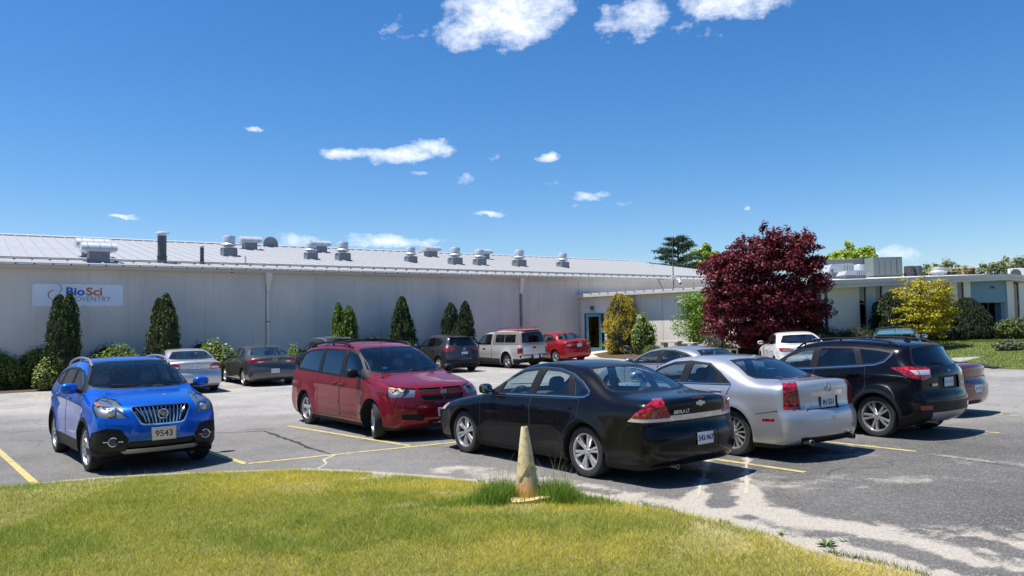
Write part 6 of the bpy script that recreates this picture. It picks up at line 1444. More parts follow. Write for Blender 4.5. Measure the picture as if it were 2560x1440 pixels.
# ------------------------------------------------------------------ the vehicles of the lot
def half(*pts):
    """outline of the left half in (y,z), reaching across the middle line"""
    P = list(pts); return [(-.05, P[0][1])] + P + [(-.05, P[-1][1])]
def screen(c, zb, yb, zt, yt, mat=None, name='windscreen', end='front', xr=None, sag=.05):
    P = half((yb * .6, zb + sag * .15), (yb * .93, zb + sag * .6), (yb, zb + sag + .02), (yt, zt - .03), (yt * .93, zt - .005), (yt * .5, zt + .012))
    O = half((yb * .6 + .01, zb - .02 + sag * .15), (yb + .02, zb + sag * .5 - .01), (yb + .03, zb + sag + .02), (yt + .025, zt - .02), (yt * .95, zt + .018), (yt * .5, zt + .032))
    f = c.front if end == 'front' else c.rear
    f(O, 'screen_surround', BLACK, xr=xr, minf=.05); return f(P, name, mat or c.ws_glass, inset=.004, xr=xr, minf=.05)
def rails(c, x0, x1, y, mat, hgt=.055, r=.018, bars=0, feet=3):
    for sg in (1, -1):
        xs = np.linspace(c.lx(x0), c.lx(x1), 12); T = c.on('top', [(x, y) for x in xs]); b = MB(); lift = np.array([.004] + [hgt] * 10 + [.004]); b.tube([(p[0], sg * p[1], p[2] + l) for p, l in zip(T, lift)], r, 7)
        for k in np.linspace(1, 10, feet).astype(int): b.tube([(T[k][0], sg * T[k][1], T[k][2] - .01), (T[k][0], sg * T[k][1], T[k][2] + hgt)], r * .9, 6)
        b.build('roof_rail', mat, c.rt, True)
    for k in range(bars):
        x = c.lx(x0 + (x1 - x0) * (k + .6) / (bars + .2)); z = c.on('top', [(x, y)])[0][2] + hgt; zc = c.on('top', [(x, 0)])[0][2] + hgt * .9; b = MB(); b.tube([(x, -y, z), (x, -y * .5, (z + zc) / 2 + .015), (x, 0, zc + .01), (x, y * .5, (z + zc) / 2 + .015), (x, y, z)], r * .85, 7); b.build('cross_bar', mat, c.rt, True)
def fin(c, x, mat):
    z = c.on('top', [(c.lx(x), 0)])[0][2]; b = MB(); b.prism([(c.lx(x) + .09, z - .01), (c.lx(x) - .06, z - .02), (c.lx(x) - .05, z + .05), (c.lx(x) - .02, z + .055)], -.012, .012, 'y'); b.build('antenna_fin', mat, c.rt)
def wiper(c, end, y0, y1, z0, z1, name='wiper'):
    A = c.on(end, [(y0 + (y1 - y0) * t, z0 + (z1 - z0) * t) for t in np.linspace(0, 1, 6)]); n = c.nrm(A); b = MB(); b.tube([tuple(p + q * .018) for p, q in zip(A, n)], .009, 6); b.build(name, BLACK, c.rt)
def emblem(c, end, y, z, kind, r=.05, mat=CHROME):
    P = c.on(end, [(y, z)])[0]; sg = -1 if end == 'rear' else 1; b = MB(); x = P[0] + sg * .010; n = 20
    if kind == 'ring': b.tube([(x, y + r * math.cos(2 * math.pi * i / n), z + r * math.sin(2 * math.pi * i / n)) for i in range(n + 1)], r * .12, 6, False); b.tube([(x, y - r * .5, z + r * .35), (x, y, z - r * .3), (x, y + r * .5, z + r * .35)], r * .10, 6)
    elif kind == 'shields':
        b.tube([(x, y + r * math.cos(2 * math.pi * i / n), z + r * math.sin(2 * math.pi * i / n)) for i in range(n + 1)], r * .11, 6, False)
        for k in (-1, 0, 1): q = y + k * r * .38; w = r * .26; zz = z - k * r * .16; b.tube([(x, q - w, zz + r * .35), (x, q + w, zz + r * .35), (x, q + w * .9, zz - r * .05), (x, q, zz - r * .4), (x, q - w * .9, zz - r * .05), (x, q - w, zz + r * .35)], r * .07, 5, False)
    elif kind == 'bowtie': b.prism([(y - r * 1.4, z - r * .3), (y - r * 1.3, z + r * .3), (y - r * .5, z + r * .3), (y - r * .42, z + r * .55), (y + r * .42, z + r * .55), (y + r * .5, z + r * .3), (y + r * 1.4, z + r * .3), (y + r * 1.3, z - r * .3), (y + r * .5, z - r * .3), (y + r * .42, z - r * .55), (y - r * .42, z - r * .55), (y - r * .5, z - r * .3)], x - .006, x + .006, 'x')
    elif kind == 'oval': b.sup((x, y, z), (.008, r * 1.5, r * .62), 2, 16, 8)
    elif kind == 'wreath': b.tube([(x, y + r * math.cos(t), z + r * math.sin(t)) for t in np.linspace(R(110), R(430), 18)], r * .13, 6); b.prism([(y - r * .45, z + r * .45), (y + r * .45, z + r * .45), (y + r * .4, z - r * .15), (y, z - r * .55), (y - r * .4, z - r * .15)], x - .004, x + .006, 'x')
    elif kind == 'ram': b.prism([(y - r * .75, z + r * .9), (y - r * .3, z + r * .55), (y, z + r * .7), (y + r * .3, z + r * .55), (y + r * .75, z + r * .9), (y + r * .8, z - r * .1), (y + r * .45, z - r * .2), (y + r * .3, z - r), (y - r * .3, z - r), (y - r * .45, z - r * .2), (y - r * .8, z - r * .1)], x - .006, x + .008, 'x')
    elif kind == 'aitch': b.tube([(x, y + 1.5 * r * math.cos(2 * math.pi * i / n), z + .8 * r * math.sin(2 * math.pi * i / n)) for i in range(n + 1)], r * .10, 6, False); b.tube([(x, y - r * .5, z - r * .55), (x, y - r * .35, z + r * .55)], r * .09, 5); b.tube([(x, y + r * .35, z - r * .55), (x, y + r * .5, z + r * .55)], r * .09, 5); b.tube([(x, y - r * .4, z), (x, y + r * .4, z)], r * .09, 5)
    return b.build('emblem', mat, c.rt, kind in ('ring', 'oval', 'shields', 'wreath', 'aitch'))
def badge(c, end, txt, y, z, size, mat=CHROME):
    P = c.on(end, [(y, z)])[0]; n = c.nrm([P])[0]; o = text_mesh('badge_lettering', txt, size, mat, c.rt, .0015, .002); sg = -1 if end == 'rear' else 1; o.location = (P[0] + sg * .014, y, z); o.rotation_euler = (R(90), 0, R(-90) if end == 'rear' else R(90)); return o
def exhaust(c, y, z=.26, r=.035, x=None):
    b = MB(); x = c.xr + .06 if x is None else x; b.lathe([(r, 0), (r, .25), (r * .8, .25), (r * .8, 0), (r, 0)], 12, (x, y, z), 'x'); b.build('exhaust_tip', pmat('exhaust_steel', (.25, .24, .23), .35, .8), c.rt, True)

BOWL = pmat('lamp_housing', (.24, .25, .27), .45, .6, nscale=30, namt=.3)
# ---------- black sedan, nearest, seen from its left rear
def impala():
    c = Car(name='parked_sedan', label='glossy black sedan with plate 542-967, nearest car behind the traffic cone', cat='car', pos=(.76, 12.03), th=R(127.9), L=5.09, W=1.85, WB=2.807, fo=1.03, tyD=.675, paint=paint('black', (.0035, .0035, .0055), .1, .25, coat=.38, dust=.004), zb=(.905, 1.02), tau=.42, crease=(.72, .84, .012), flare=.016, k=.105, liner=LINER,
            prof=[(.20, .20), (.06, .26), (.0, .40), (.0, .56), (.06, .69), (.25, .79), (.75, .885), (1.20, .945), (1.42, .985), (1.80, 1.20), (2.20, 1.405), (2.55, 1.47), (2.95, 1.49), (3.40, 1.46), (3.72, 1.40), (4.15, 1.215), (4.38, 1.115), (4.55, 1.095), (4.90, 1.085), (5.03, 1.055), (5.03, .98), (5.015, .86), (5.02, .74), (5.09, .64), (5.09, .42), (5.02, .27), (4.85, .20)],
            dlo=[(1.62, .985), (2.04, 1.235), (2.34, 1.365), (2.75, 1.405), (3.15, 1.395), (3.46, 1.335), (3.70, 1.235), (3.87, 1.13), (3.88, 1.085), (3.80, 1.045), (3.3, 1.03), (2.4, 1.005)], splits=[(1.92, 2.0, .035), (2.68, 2.78, .10), (3.58, 3.40, .05)])
    c.skin(); c.arches(); c.windows([BLACK, GLS, GLS, GLS]); c.seam(c.dlo, 'side', .016, True, CHROME, 'window_trim', .004)
    screen(c, 1.0, .70, 1.39, .56, xr=(.1, 1.15)); screen(c, 1.125, .68, 1.395, .54, GLS, 'rear_window', 'rear', (c.xr + .45, c.xr + 1.7), .02)
    d1 = c.door(1.50, 2.70, (.955, .985), .31); d2 = c.door(2.715, 3.72, (.985, 1.02), .31, 1)
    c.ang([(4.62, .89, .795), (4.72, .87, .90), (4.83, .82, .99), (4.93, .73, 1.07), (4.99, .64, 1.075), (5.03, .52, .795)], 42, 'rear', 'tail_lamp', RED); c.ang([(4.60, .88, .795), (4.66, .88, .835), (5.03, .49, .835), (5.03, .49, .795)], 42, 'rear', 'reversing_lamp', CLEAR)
    c.rear(half((.50, .80), (.50, .865)), 'chrome_strip', CHROME, minf=.02)
    c.rear(half((.30, .42), (.30, .66)), 'plate_recess', c.paint, inset=.004)
    c.ang([(.10, .62, .62), (.06, .55, .74), (.35, .85, .80), (.55, .90, .76), (.45, .90, .66)], 45, 'front', 'headlamp', CLEAR); c.front(half((.45, .58), (.52, .72)), 'grille', BLACK, inset=.01); c.front(half((.5, .28), (.55, .42)), 'lower_grille', BLACK, inset=.01)
    c.finish(); c.seam([(.78, .78), (.70, .935)], 'side', .008, False) if False else None
    c.seam([(.52, 1.085), (.56, .87)], 'rear', .008, False); c.seam([(.80, .78), (-.8, .78)], 'rear', .010, False, both=False); c.seam([(4.52, .70), (4.70, .79)], 'side', .008, False); c.seam([(4.52, .70), (4.46, .42)], 'side', .008, False)
    c.seam([(1.62, .62), (2.66, .66)], 'side', .05, False, c.paint, 'side_moulding', .006); c.seam([(2.76, .665), (3.36, .69)], 'side', .05, False, c.paint, 'side_moulding', .006)
    c.build_ribs(); c.wheels(6, 'split', wide=1.15, rimk=.71); c.mirror(1.78, 1.04, BLACK, size=(.06, .11, .075)); c.handle(2.45, .86, dr=d1); c.handle(3.48, .89, dr=d2)
    c.plate('rear', .56, txt='542-967', frame=None, push=.004, size=.088); emblem(c, 'rear', 0, .99, 'bowtie', .062, pmat('emblem_silver', (.6, .6, .6), .25, .8)); badge(c, 'rear', 'IMPALA LT', .34, .905, .062); c.box_on('rear', 0, 1.055, .22, .022, .008, RED, 'high_brake_lamp', .0)
    c.interior(2.35, 3.45, .52, hr=1.30); exhaust(c, .45, .24, .03); wiper(c, 'front', -.5, .1, 1.02, 1.04)
    return c
impala()
# ---------- silver sedan with upright tail lamps
def cts():
    c = Car(name='parked_sedan', label='silver sedan with tall upright red tail lamps beside the black sedan', cat='car', pos=(3.2, 13.52), th=R(123.9), L=4.86, W=1.845, WB=2.88, fo=.86, tyD=.69, paint=paint('silver', (.46, .47, .485), .65, .33, dust=.03), zb=(.95, 1.06), tau=.44, crease=(.80, .93, .012), flare=.02, k=.09, seat=SEATD, swR=.26,
            prof=[(.18, .2), (.05, .28), (0, .45), (.02, .62), (.08, .76), (.3, .85), (.8, .94), (1.25, 1.0), (1.45, 1.035), (1.95, 1.29), (2.2, 1.405), (2.55, 1.46), (2.9, 1.475), (3.3, 1.45), (3.58, 1.395), (4.0, 1.225), (4.22, 1.145), (4.42, 1.13), (4.66, 1.14), (4.76, 1.125), (4.775, 1.04), (4.77, .88), (4.78, .755), (4.85, .68), (4.86, .42), (4.78, .27), (4.6, .2)],
            dlo=[(1.65, 1.03), (2.1, 1.27), (2.4, 1.365), (2.75, 1.395), (3.19, 1.365), (3.45, 1.24), (3.72, 1.075), (3.2, 1.055), (2.2, 1.04)], splits=[(1.95, 2.05, .04), (2.73, 2.76, .10), (3.50, 3.38, .04)])
    c.skin(); c.arches(); c.windows([BLACK, GLS, GLS, GLS]); c.seam([(3.72, 1.072), (3.2, 1.052), (2.2, 1.037), (1.65, 1.027)], 'side', .016, False, CHROME, 'window_trim', .004)
    screen(c, 1.05, .70, 1.38, .56, xr=(.1, 1.15)); screen(c, 1.155, .66, 1.39, .53, GLS, 'rear_window', 'rear', (c.xr + .35, c.xr + 1.6), .02)
    d1 = c.door(1.42, 2.74, (1.0, 1.03), .30); d2 = c.door(2.755, 3.62, (1.03, 1.055), .30, 1, (0, .10))
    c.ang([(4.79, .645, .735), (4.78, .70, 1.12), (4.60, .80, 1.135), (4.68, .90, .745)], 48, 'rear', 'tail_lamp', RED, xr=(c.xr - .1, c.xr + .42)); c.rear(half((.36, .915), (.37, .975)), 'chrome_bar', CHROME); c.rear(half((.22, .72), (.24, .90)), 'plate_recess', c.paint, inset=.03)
    c.rear(half((.55, .24), (.62, .345)), 'valance', BLACK); c.ang([(.10, .60, .62), (.10, .56, .82), (.55, .86, .93), (.50, .90, .70)], 45, 'front', 'headlamp', CLEAR); c.front(half((.38, .42), (.42, .76)), 'grille', BLACK, inset=.01)
    c.finish(); c.seam([(.70, .735), (-.70, .735)], 'rear', .012, False, both=False); c.seam([(.635, 1.125), (.60, .74)], 'rear', .008, False); c.seam([(4.18, .66), (4.55, .73)], 'side', .008, False); c.seam([(4.30, .585), (4.50, .60)], 'side', .03, False, RED, 'side_reflector', .004)
    c.seam([(.42, 1.13), (0, 1.142), (-.42, 1.13)], 'rear', .035, False, RED, 'high_brake_lamp', .012, False)
    c.build_ribs(); c.wheels(14, 'thin', rimk=.70); c.mirror(1.80, 1.09, c.paint); c.handle(2.5, .93, dr=d1); c.handle(3.45, .96, dr=d2); c.plate('rear', .815, txt='IN 531', frame=CHROME, push=-.016, size=.10); emblem(c, 'rear', 0, 1.03, 'wreath', .065); badge(c, 'rear', 'CTS', .48, .775, .05); fin(c, 3.45, c.paint)
    c.interior(2.35, 3.35, .54, hr=1.30); exhaust(c, .50, .28, .04, c.xr + .02); exhaust(c, -.50, .28, .04, c.xr + .02); return c
cts()
SILV = pmat('satin_silver_trim', (.42, .42, .43), .4, .4)
# ---------- black crossover
def escape():
    c = Car(name='parked_crossover', label='glossy black crossover with roof rails and large split-spoke wheels, right of the silver sedan', cat='car', pos=(6.09, 15.02), th=R(125.5), L=4.524, W=1.84, WB=2.69, fo=.93, tyD=.705, paint=paint('ebony', (.003, .003, .006), .1, .22, coat=.42, dust=.003), zb=(1.03, 1.17), tau=.33, crease=(.86, 1.02, .016), flare=.022, k=.115, rglass=GLSD, swR=.24, crown=.06,
            prof=[(.2, .22), (.05, .34), (0, .5), (.02, .75), (.1, .93), (.35, 1.03), (.8, 1.09), (1.1, 1.125), (1.28, 1.16), (1.75, 1.42), (2.05, 1.565), (2.4, 1.635), (2.9, 1.655), (3.4, 1.64), (3.85, 1.60), (4.13, 1.565), (4.20, 1.53), (4.24, 1.45), (4.36, 1.22), (4.43, 1.13), (4.45, 1.0), (4.46, .80), (4.52, .70), (4.52, .5), (4.44, .36), (4.3, .27)],
            dlo=[(1.42, 1.10), (1.85, 1.36), (2.15, 1.475), (2.6, 1.525), (3.2, 1.525), (3.65, 1.49), (3.88, 1.45), (3.86, 1.38), (3.76, 1.28), (3.60, 1.225), (3.3, 1.20), (2.4, 1.13)], splits=[(1.74, 1.82, .03), (2.44, 2.48, .09), (3.40, 3.22, .05)])
    c.skin(); c.side([(.3, .16), (4.4, .20), (4.4, .40), (3.95, .40), (1.4, .36), (.6, .38), (.3, .40)], 'cladding', BLACK); c.arches(BLACK, .06); c.windows([BLACK, GLS, GLSD, GLSD]); c.seam([(1.45, 1.092), (2.4, 1.127), (3.3, 1.195), (3.62, 1.222), (3.77, 1.275), (3.87, 1.38), (3.89, 1.455)], 'side', .017, False, CHROME, 'window_trim', .004)
    screen(c, 1.17, .72, 1.54, .57, xr=(.1, 1.1)); screen(c, 1.20, .66, 1.51, .55, GLSD, 'rear_window', 'rear', (c.xr + .02, c.xr + .6), .03)
    d1 = c.door(1.36, 2.46, (1.07, 1.11), .38); d2 = c.door(2.475, 3.45, (1.11, 1.19), .38, 1)
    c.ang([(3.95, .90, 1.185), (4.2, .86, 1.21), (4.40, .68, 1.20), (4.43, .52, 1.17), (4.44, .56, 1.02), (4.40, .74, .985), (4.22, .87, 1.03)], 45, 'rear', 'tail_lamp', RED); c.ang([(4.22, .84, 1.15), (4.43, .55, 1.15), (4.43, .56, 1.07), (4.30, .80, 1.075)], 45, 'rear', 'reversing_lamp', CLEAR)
    c.rear(half((.80, .30), (.88, .62)), 'bumper_cladding', BLACK, xr=(c.xr - .1, c.xr + .42)); c.rear(half((.50, .30), (.56, .45)), 'skid_plate', SILV); c.rear([(.58, .50), (.80, .50), (.82, .57), (.60, .57)], 'rear_reflector', RED, both=True)
    c.rear(half((.34, .82), (.36, 1.04)), 'plate_recess', BLACK, inset=.03); c.ang([(.12, .50, .82), (.10, .48, .92), (.6, .86, 1.02), (.55, .88, .90)], 45, 'front', 'headlamp', CLEAR); c.front(half((.45, .55), (.48, .85)), 'grille', BLACK, inset=.01)
    c.finish(); c.seam([(.72, 1.22), (.74, .72), (.5, .66), (-.5, .66), (-.74, .72), (-.72, 1.22)], 'rear', .010, False, both=False); c.build_ribs(); c.wheels(5, 'vee', wide=1.2, rimk=.73); c.mirror(1.62, 1.18, c.paint, size=(.075, .12, .085)); c.handle(2.22, 1.0, dr=d1); c.handle(3.22, 1.06, dr=d2)
    c.plate('rear', .93, push=-.03); emblem(c, 'rear', 0, 1.115, 'oval', .045, pmat('emblem_blue', (.05, .10, .28), .2, .4)); badge(c, 'rear', 'SE', -.42, .90, .06); badge(c, 'rear', 'ESCAPE', .46, .90, .05); rails(c, 1.95, 3.95, .60, BLACK); fin(c, 3.75, BLACK); wiper(c, 'rear', .0, .32, 1.23, 1.26, 'rear_wiper')
    T = c.on('top', [(c.lx(4.12), 0)])[0]; b = MB(); b.box(T[0] - .02, T[0] + .01, -.18, .18, T[2] - .01, T[2] + .012); b.build('high_brake_lamp', RED, c.rt); c.interior(2.15, 3.05, .66, hr=1.42); exhaust(c, .5, .30, .035); return c
escape()
# ---------- red minivan facing the camera
def van():
    c = Car(name='parked_minivan', label='dark red minivan with black roof rack facing the camera, front wheels turned', cat='car', pos=(-2.77, 16.19), th=R(-52.6), L=5.15, W=1.96, WB=3.078, fo=.97, tyD=.69, paint=paint('inferno_red', (.20, .004, .012), .35, .30, coat=.7, dust=.04), zb=(1.03, 1.14), tau=.30, crease=(.80, .92, .012), flare=.028, k=.12, gF=.12, crown=.05, seat=SEATG, roofk=.20,
            prof=[(.2, .2), (.05, .30), (0, .46), (.01, .66), (.07, .88), (.25, .985), (.7, 1.075), (1.02, 1.13), (1.18, 1.17), (1.68, 1.46), (2.02, 1.625), (2.4, 1.705), (3.2, 1.745), (4.0, 1.73), (4.5, 1.68), (4.72, 1.62), (4.95, 1.25), (5.05, 1.05), (5.08, .8), (5.15, .65), (5.15, .45), (5.05, .28), (4.85, .2)],
            dlo=[(1.20, 1.09), (1.62, 1.345), (2.0, 1.545), (2.3, 1.60), (3.4, 1.615), (4.25, 1.575), (4.46, 1.50), (4.60, 1.34), (4.64, 1.18), (4.5, 1.155), (3.4, 1.125), (2.2, 1.085)], splits=[(1.52, 1.60, .05), (2.30, 2.42, .13), (3.36, 3.46, .10)])
    c.skin(); c.arches(); gw = glass_mat('van_front_glass', (.16, .18, .20)); c.windows([BLACK, gw, GLSD, GLSD]); c.seam(c.dlo, 'side', .02, True, BLACK, 'window_trim', .004)
    screen(c, 1.17, .80, 1.61, .66, xr=(.35, 1.45)); screen(c, 1.20, .74, 1.60, .62, GLSD, 'rear_window', 'rear', (c.xr, c.xr + .8), .02)
    d1 = c.door(1.36, 2.36, (1.055, 1.09), .30); d2 = c.door(2.375, 3.42, (1.09, 1.12), .30, 1)
    h = c.ang([(.11, .56, .775), (.13, .55, .925), (.30, .82, .955), (.46, .93, .975), (.44, .95, .785)], 38, 'front', 'headlamp', LENS, inset=-.002, bowl=(.03, BOWL))
    c.front(half((.40, .715), (.44, .775), (.455, .875), (.46, .925)), 'grille', BLACK, inset=.02); c.front(half((.30, .30), (.34, .37)), 'lower_grille', BLACK, inset=.02); c.front([(.42, .36), (.78, .40), (.80, .49), (.40, .47)], 'bumper_intake', BLACK, inset=.02, both=True)
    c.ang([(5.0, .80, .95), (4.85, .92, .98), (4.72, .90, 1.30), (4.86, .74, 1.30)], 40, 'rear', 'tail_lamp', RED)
    c.finish()
    # lamp bowls behind the clear lenses
    for k, sg in enumerate((1, -1)):
        o = c.objs[h][k]; b = MB()
        for (x, y, z, r_) in ((.22, .66, .845, .075), (.34, .80, .85, .07)): b.lathe([(r_, .05), (r_ * .85, .0), (r_ * .4, -.04), (.005, -.05)], 14, (c.lx(x + .06), sg * y, z), 'x')
        b.build('lamp_reflector', REFL, o, True)
        A = c.on('front', [(.72, .875), (.72, .94), (.88, .955), (.88, .88)]); A -= np.array([.03, 0, 0]); A[:, 1] *= sg; b = MB(); b.add(A, [(0, 1, 2, 3)]); b.build('turn_signal', AMB, o)
    # cross of the grille in body colour
    c.seam([(.455, .825), (-.455, .825)], 'front', .045, False, c.paint, 'grille_bar', .012, False); c.seam([(0, .715), (0, .925)], 'front', .045, False, c.paint, 'grille_bar', .012, False); c.seam([(.75, .70), (-.75, .70)], 'front', .010, False, both=False)
    c.seam([(.24, .88), (.28, .52)], 'side', .01, False); c.seam([(1.40, .615), (2.34, .60)], 'side', .035, False, c.paint, 'side_moulding', .012); c.seam([(2.40, .60), (3.3, .605)], 'side', .035, False, c.paint, 'side_moulding', .012); c.seam([(1.40, .43), (3.35, .40)], 'side', .02, False, c.paint, 'sill_crease', .012)
    c.seam([(3.45, 1.13), (4.65, 1.16)], 'side', .012, False, BLACK, 'slide_track', .004); c.seam([(.30, .78), (.85, .86), (1.15, .88)], 'top', .008, False)
    c.build_ribs(); c.wheels(5, 'plain', wide=1.1, steer=R(-20), rimk=.66); c.mirror(1.56, 1.15, BLACK, size=(.08, .11, .09)); c.handle(2.24, .95, dr=d1); c.handle(2.56, .96, dr=d2); c.plate('front', .50, txt='NN-7', y=.0); emblem(c, 'front', 0, .825, 'ram', .07, pmat('emblem_silver', (.6, .6, .6), .25, .8))
    rails(c, 2.35, 4.35, .66, BLACK, .06, .022, bars=2); wiper(c, 'front', .55, -.05, 1.20, 1.215); wiper(c, 'front', -.1, -.6, 1.20, 1.22)
    P = c.on('top', [(c.lx(1.02), -.72)])[0]; b = MB(); b.tube([tuple(P), (P[0] - .05, P[1], P[2] + .82)], [.006, .003], 6); b.lathe([(.02, 0), (.02, .02), (.008, .03)], 10, tuple(P)); b.build('aerial', BLACK, c.rt)
    A = c.on('front', [(-.60, 1.235), (-.49, 1.235), (-.49, 1.285), (-.60, 1.285)]) + np.array([-.008, 0, -.002]); b = MB(); b.add(A, [(0, 1, 2, 3)]); b.build('windscreen_sticker', pmat('sticker_blue', (.08, .42, .62), .5), c.rt)
    c.interior(2.05, 3.05, .72, hr=1.42, dash=1.25); return c
van()
# ---------- blue crossover facing the camera
def encore():
    c = Car(name='parked_crossover', label='bright blue small crossover with chrome grille facing the camera, plate 9543', cat='car', pos=(-6.46, 13.11), th=R(-50.8), L=4.278, W=1.775, WB=2.555, fo=.87, tyD=.69, paint=paint('bright_blue', (.002, .10, .56), .45, .26, dust=.012), zb=(.99, 1.12), tau=.36, crease=(.86, 1.0, .016), flare=.024, k=.115, gF=.15, swF=.42, crown=.06, seat=SEATG,
            prof=[(.22, .25), (.06, .32), (0, .44), (.0, .60), (.03, .80), (.11, .94), (.30, 1.02), (.75, 1.09), (1.0, 1.125), (1.12, 1.16), (1.55, 1.42), (1.85, 1.55), (2.2, 1.61), (2.7, 1.62), (3.3, 1.575), (3.75, 1.505), (3.95, 1.44), (4.1, 1.2), (4.18, 1.05), (4.22, .8), (4.28, .62), (4.28, .45), (4.2, .3), (4.0, .23)],
            dlo=[(1.25, 1.12), (1.6, 1.325), (1.9, 1.43), (2.3, 1.475), (3.0, 1.455), (3.45, 1.39), (3.66, 1.28), (3.60, 1.20), (3.2, 1.16), (2.2, 1.12)], splits=[(1.50, 1.56, .03), (2.30, 2.36, .09), (3.18, 3.08, .05)])
    c.skin(); c.side([(.25, .18), (4.1, .22), (4.1, .40), (3.7, .40), (1.3, .40), (.6, .40), (.25, .40)], 'cladding', BLACK); c.arches(BLACK, .055); c.windows([BLACK, GLSD, GLSD, GLSD])
    screen(c, 1.165, .72, 1.535, .58, xr=(.1, 1.1)); screen(c, 1.17, .62, 1.46, .52, GLSD, 'rear_window', 'rear', (c.xr, c.xr + .6), .02)
    d1 = c.door(1.22, 2.33, (1.08, 1.115), .40); d2 = c.door(2.345, 3.25, (1.115, 1.15), .40, 1)
    h = c.ang([(.12, .425, .805), (.14, .46, .83), (.24, .55, .98), (.38, .66, 1.04), (.62, .80, 1.075), (.66, .83, 1.04), (.55, .82, .93), (.42, .76, .82), (.25, .62, .795)], 38, 'front', 'headlamp', LENS, inset=-.002, bowl=(.03, BOWL))
    c.front(half((.245, .695), (.29, .715), (.385, .89), (.39, .925), (.36, .94)), 'grille', BLACK, inset=.03)
    c.front(half((.95, .18), (.95, .35)), 'lower_fascia', BLACK, minf=-.6); c.front(half((.48, .28), (.56, .345), (.56, .35), (.30, .355)), 'skid_plate', SILV, minf=-.2); c.front(half((.52, .355), (.44, .47)), 'lower_grille', BLACK, inset=.03)
    f = c.ang([(.06, .52, .33), (.05, .46, .50), (.10, .56, .645), (.22, .72, .665), (.42, .86, .60), (.48, .90, .40), (.30, .80, .31)], 30, 'front', 'fog_lamp_housing', BLACK, inset=.006)
    c.ang([(4.15, .70, .95), (3.95, .85, 1.0), (3.90, .84, 1.18), (4.1, .62, 1.18)], 40, 'rear', 'tail_lamp', RED)
    c.finish()
    for k, sg in enumerate((1, -1)):
        o = c.objs[h][k]; P = c.on('front', [(.63, .86)])[0]; b = MB(); b.lathe([(.062, .0), (.062, .02), (.05, .035), (.03, .045), (.001, .048)], 16, (P[0] - .045, sg * .63, .865), 'x'); b.build('projector_lens', REFL, o, True)
        V = c.on('front', [(.47, .85), (.58, .955), (.74, .975), (.72, .94), (.60, .92), (.50, .845)]) - np.array([.022, 0, 0]); V[:, 1] *= sg; b = MB(); b.add(V, [(0, 1, 4, 5), (1, 2, 3, 4)]); b.build('chrome_brow', CHROME, o)
        V = c.on('front', [(.735, .985), (.77, 1.03), (.80, 1.02), (.775, .965)]) - np.array([.02, 0, 0]); V[:, 1] *= sg; b = MB(); b.add(V, [(0, 1, 2, 3)]); b.build('turn_signal', AMB, o)
        P = c.on('front', [(.64, .475)])[0]; b = MB(); n = 20; r_ = .062; b.tube([(P[0] + .012, sg * (.64 + r_ * math.cos(2 * math.pi * i / n)), .475 + r_ * math.sin(2 * math.pi * i / n)) for i in range(n + 1)], .007, 6, False)
        A = c.on('front', [(.52, .475), (.58, .475)]); B_ = c.on('front', [(.70, .475), (.755, .475)])
        for Q in (A, B_): b.tube([(Q[0][0] + .012, sg * Q[0][1], .475), (Q[1][0] + .012, sg * Q[1][1], .475)], .006, 6)
        b.build('fog_lamp_ring', CHROME, c.objs[f][k], True); b = MB(); b.lathe([(.055, .0), (.03, .012), (.001, .015)], 16, (P[0] + .002, sg * .64, .475), 'x'); b.build('fog_lamp', pmat('fog_lens', (.06, .065, .07), .08), c.objs[f][k], True)
    c.seam([(.245, .695), (.295, .715), (.395, .89), (.40, .93), (.365, .945), (0, .955), (-.365, .945), (-.40, .93), (-.395, .89), (-.295, .715), (-.245, .695), (0, .69)], 'front', .022, True, CHROME, 'grille_frame', .012, False)
    for k in range(-6, 7):
        y = k * .057; zt = .93; zbm = .705 if abs(y) < .27 else .705 + (abs(y) - .27) * 1.7
        A = c.on('front', [(y * (.80 + .20 * t), zbm + (zt - zbm) * t) for t in np.linspace(0, 1, 6)]); b = MB(); b.tube([tuple(p + np.array([-.006, 0, 0])) for p in A], .009, 6); b.build('grille_bar', CHROME, c.rt, True)
    emblem(c, 'front', 0, .835, 'shields', .068); c.seam([(.62, .70), (-.62, .70)], 'front', .001, False, both=False); c.build_ribs(); c.wheels(5, 'vee', wide=1.35, steer=R(2), rimk=.74); c.mirror(1.45, 1.155, c.paint, size=(.085, .125, .085)); c.handle(2.12, 1.0, dr=d1); c.handle(3.05, 1.03, dr=d2)
    c.plate('front', .555, txt='9543', ink=PLTM, size=.125, push=.012, frame=pmat('plate_surround', (.55, .52, .35), .5), fg=pmat('number_plate_white', (.66, .64, .55), .45)); rails(c, 1.85, 3.7, .58, pmat('rail_silver', (.35, .35, .36), .35, .6), .05, .02); wiper(c, 'front', .60, .05, 1.19, 1.20); wiper(c, 'front', -.05, -.52, 1.19, 1.205)
    c.seam([(.42, .60), (1.05, .66)], 'top', .008, False)
    c.ribs = c.ribs[-1:]; c.build_ribs()
    P = c.on('top', [(c.lx(.66), .62)])[0]; b = MB()
    for k in range(3): b.lathe([(.022, 0), (.022, .014), (.001, .018)], 10, (P[0] - k * .055, P[1] + k * .02, P[2]))
    b.build('hood_portholes', CHROME, c.rt); b = MB(); Q = P * [1, -1, 1]
    for k in range(3): b.lathe([(.022, 0), (.022, .014), (.001, .018)], 10, (Q[0] - k * .055, Q[1] - k * .02, Q[2]))
    b.build('hood_portholes', CHROME, c.rt); c.interior(2.0, 2.95, .66, hr=1.40, dash=1.2); return c
encore()

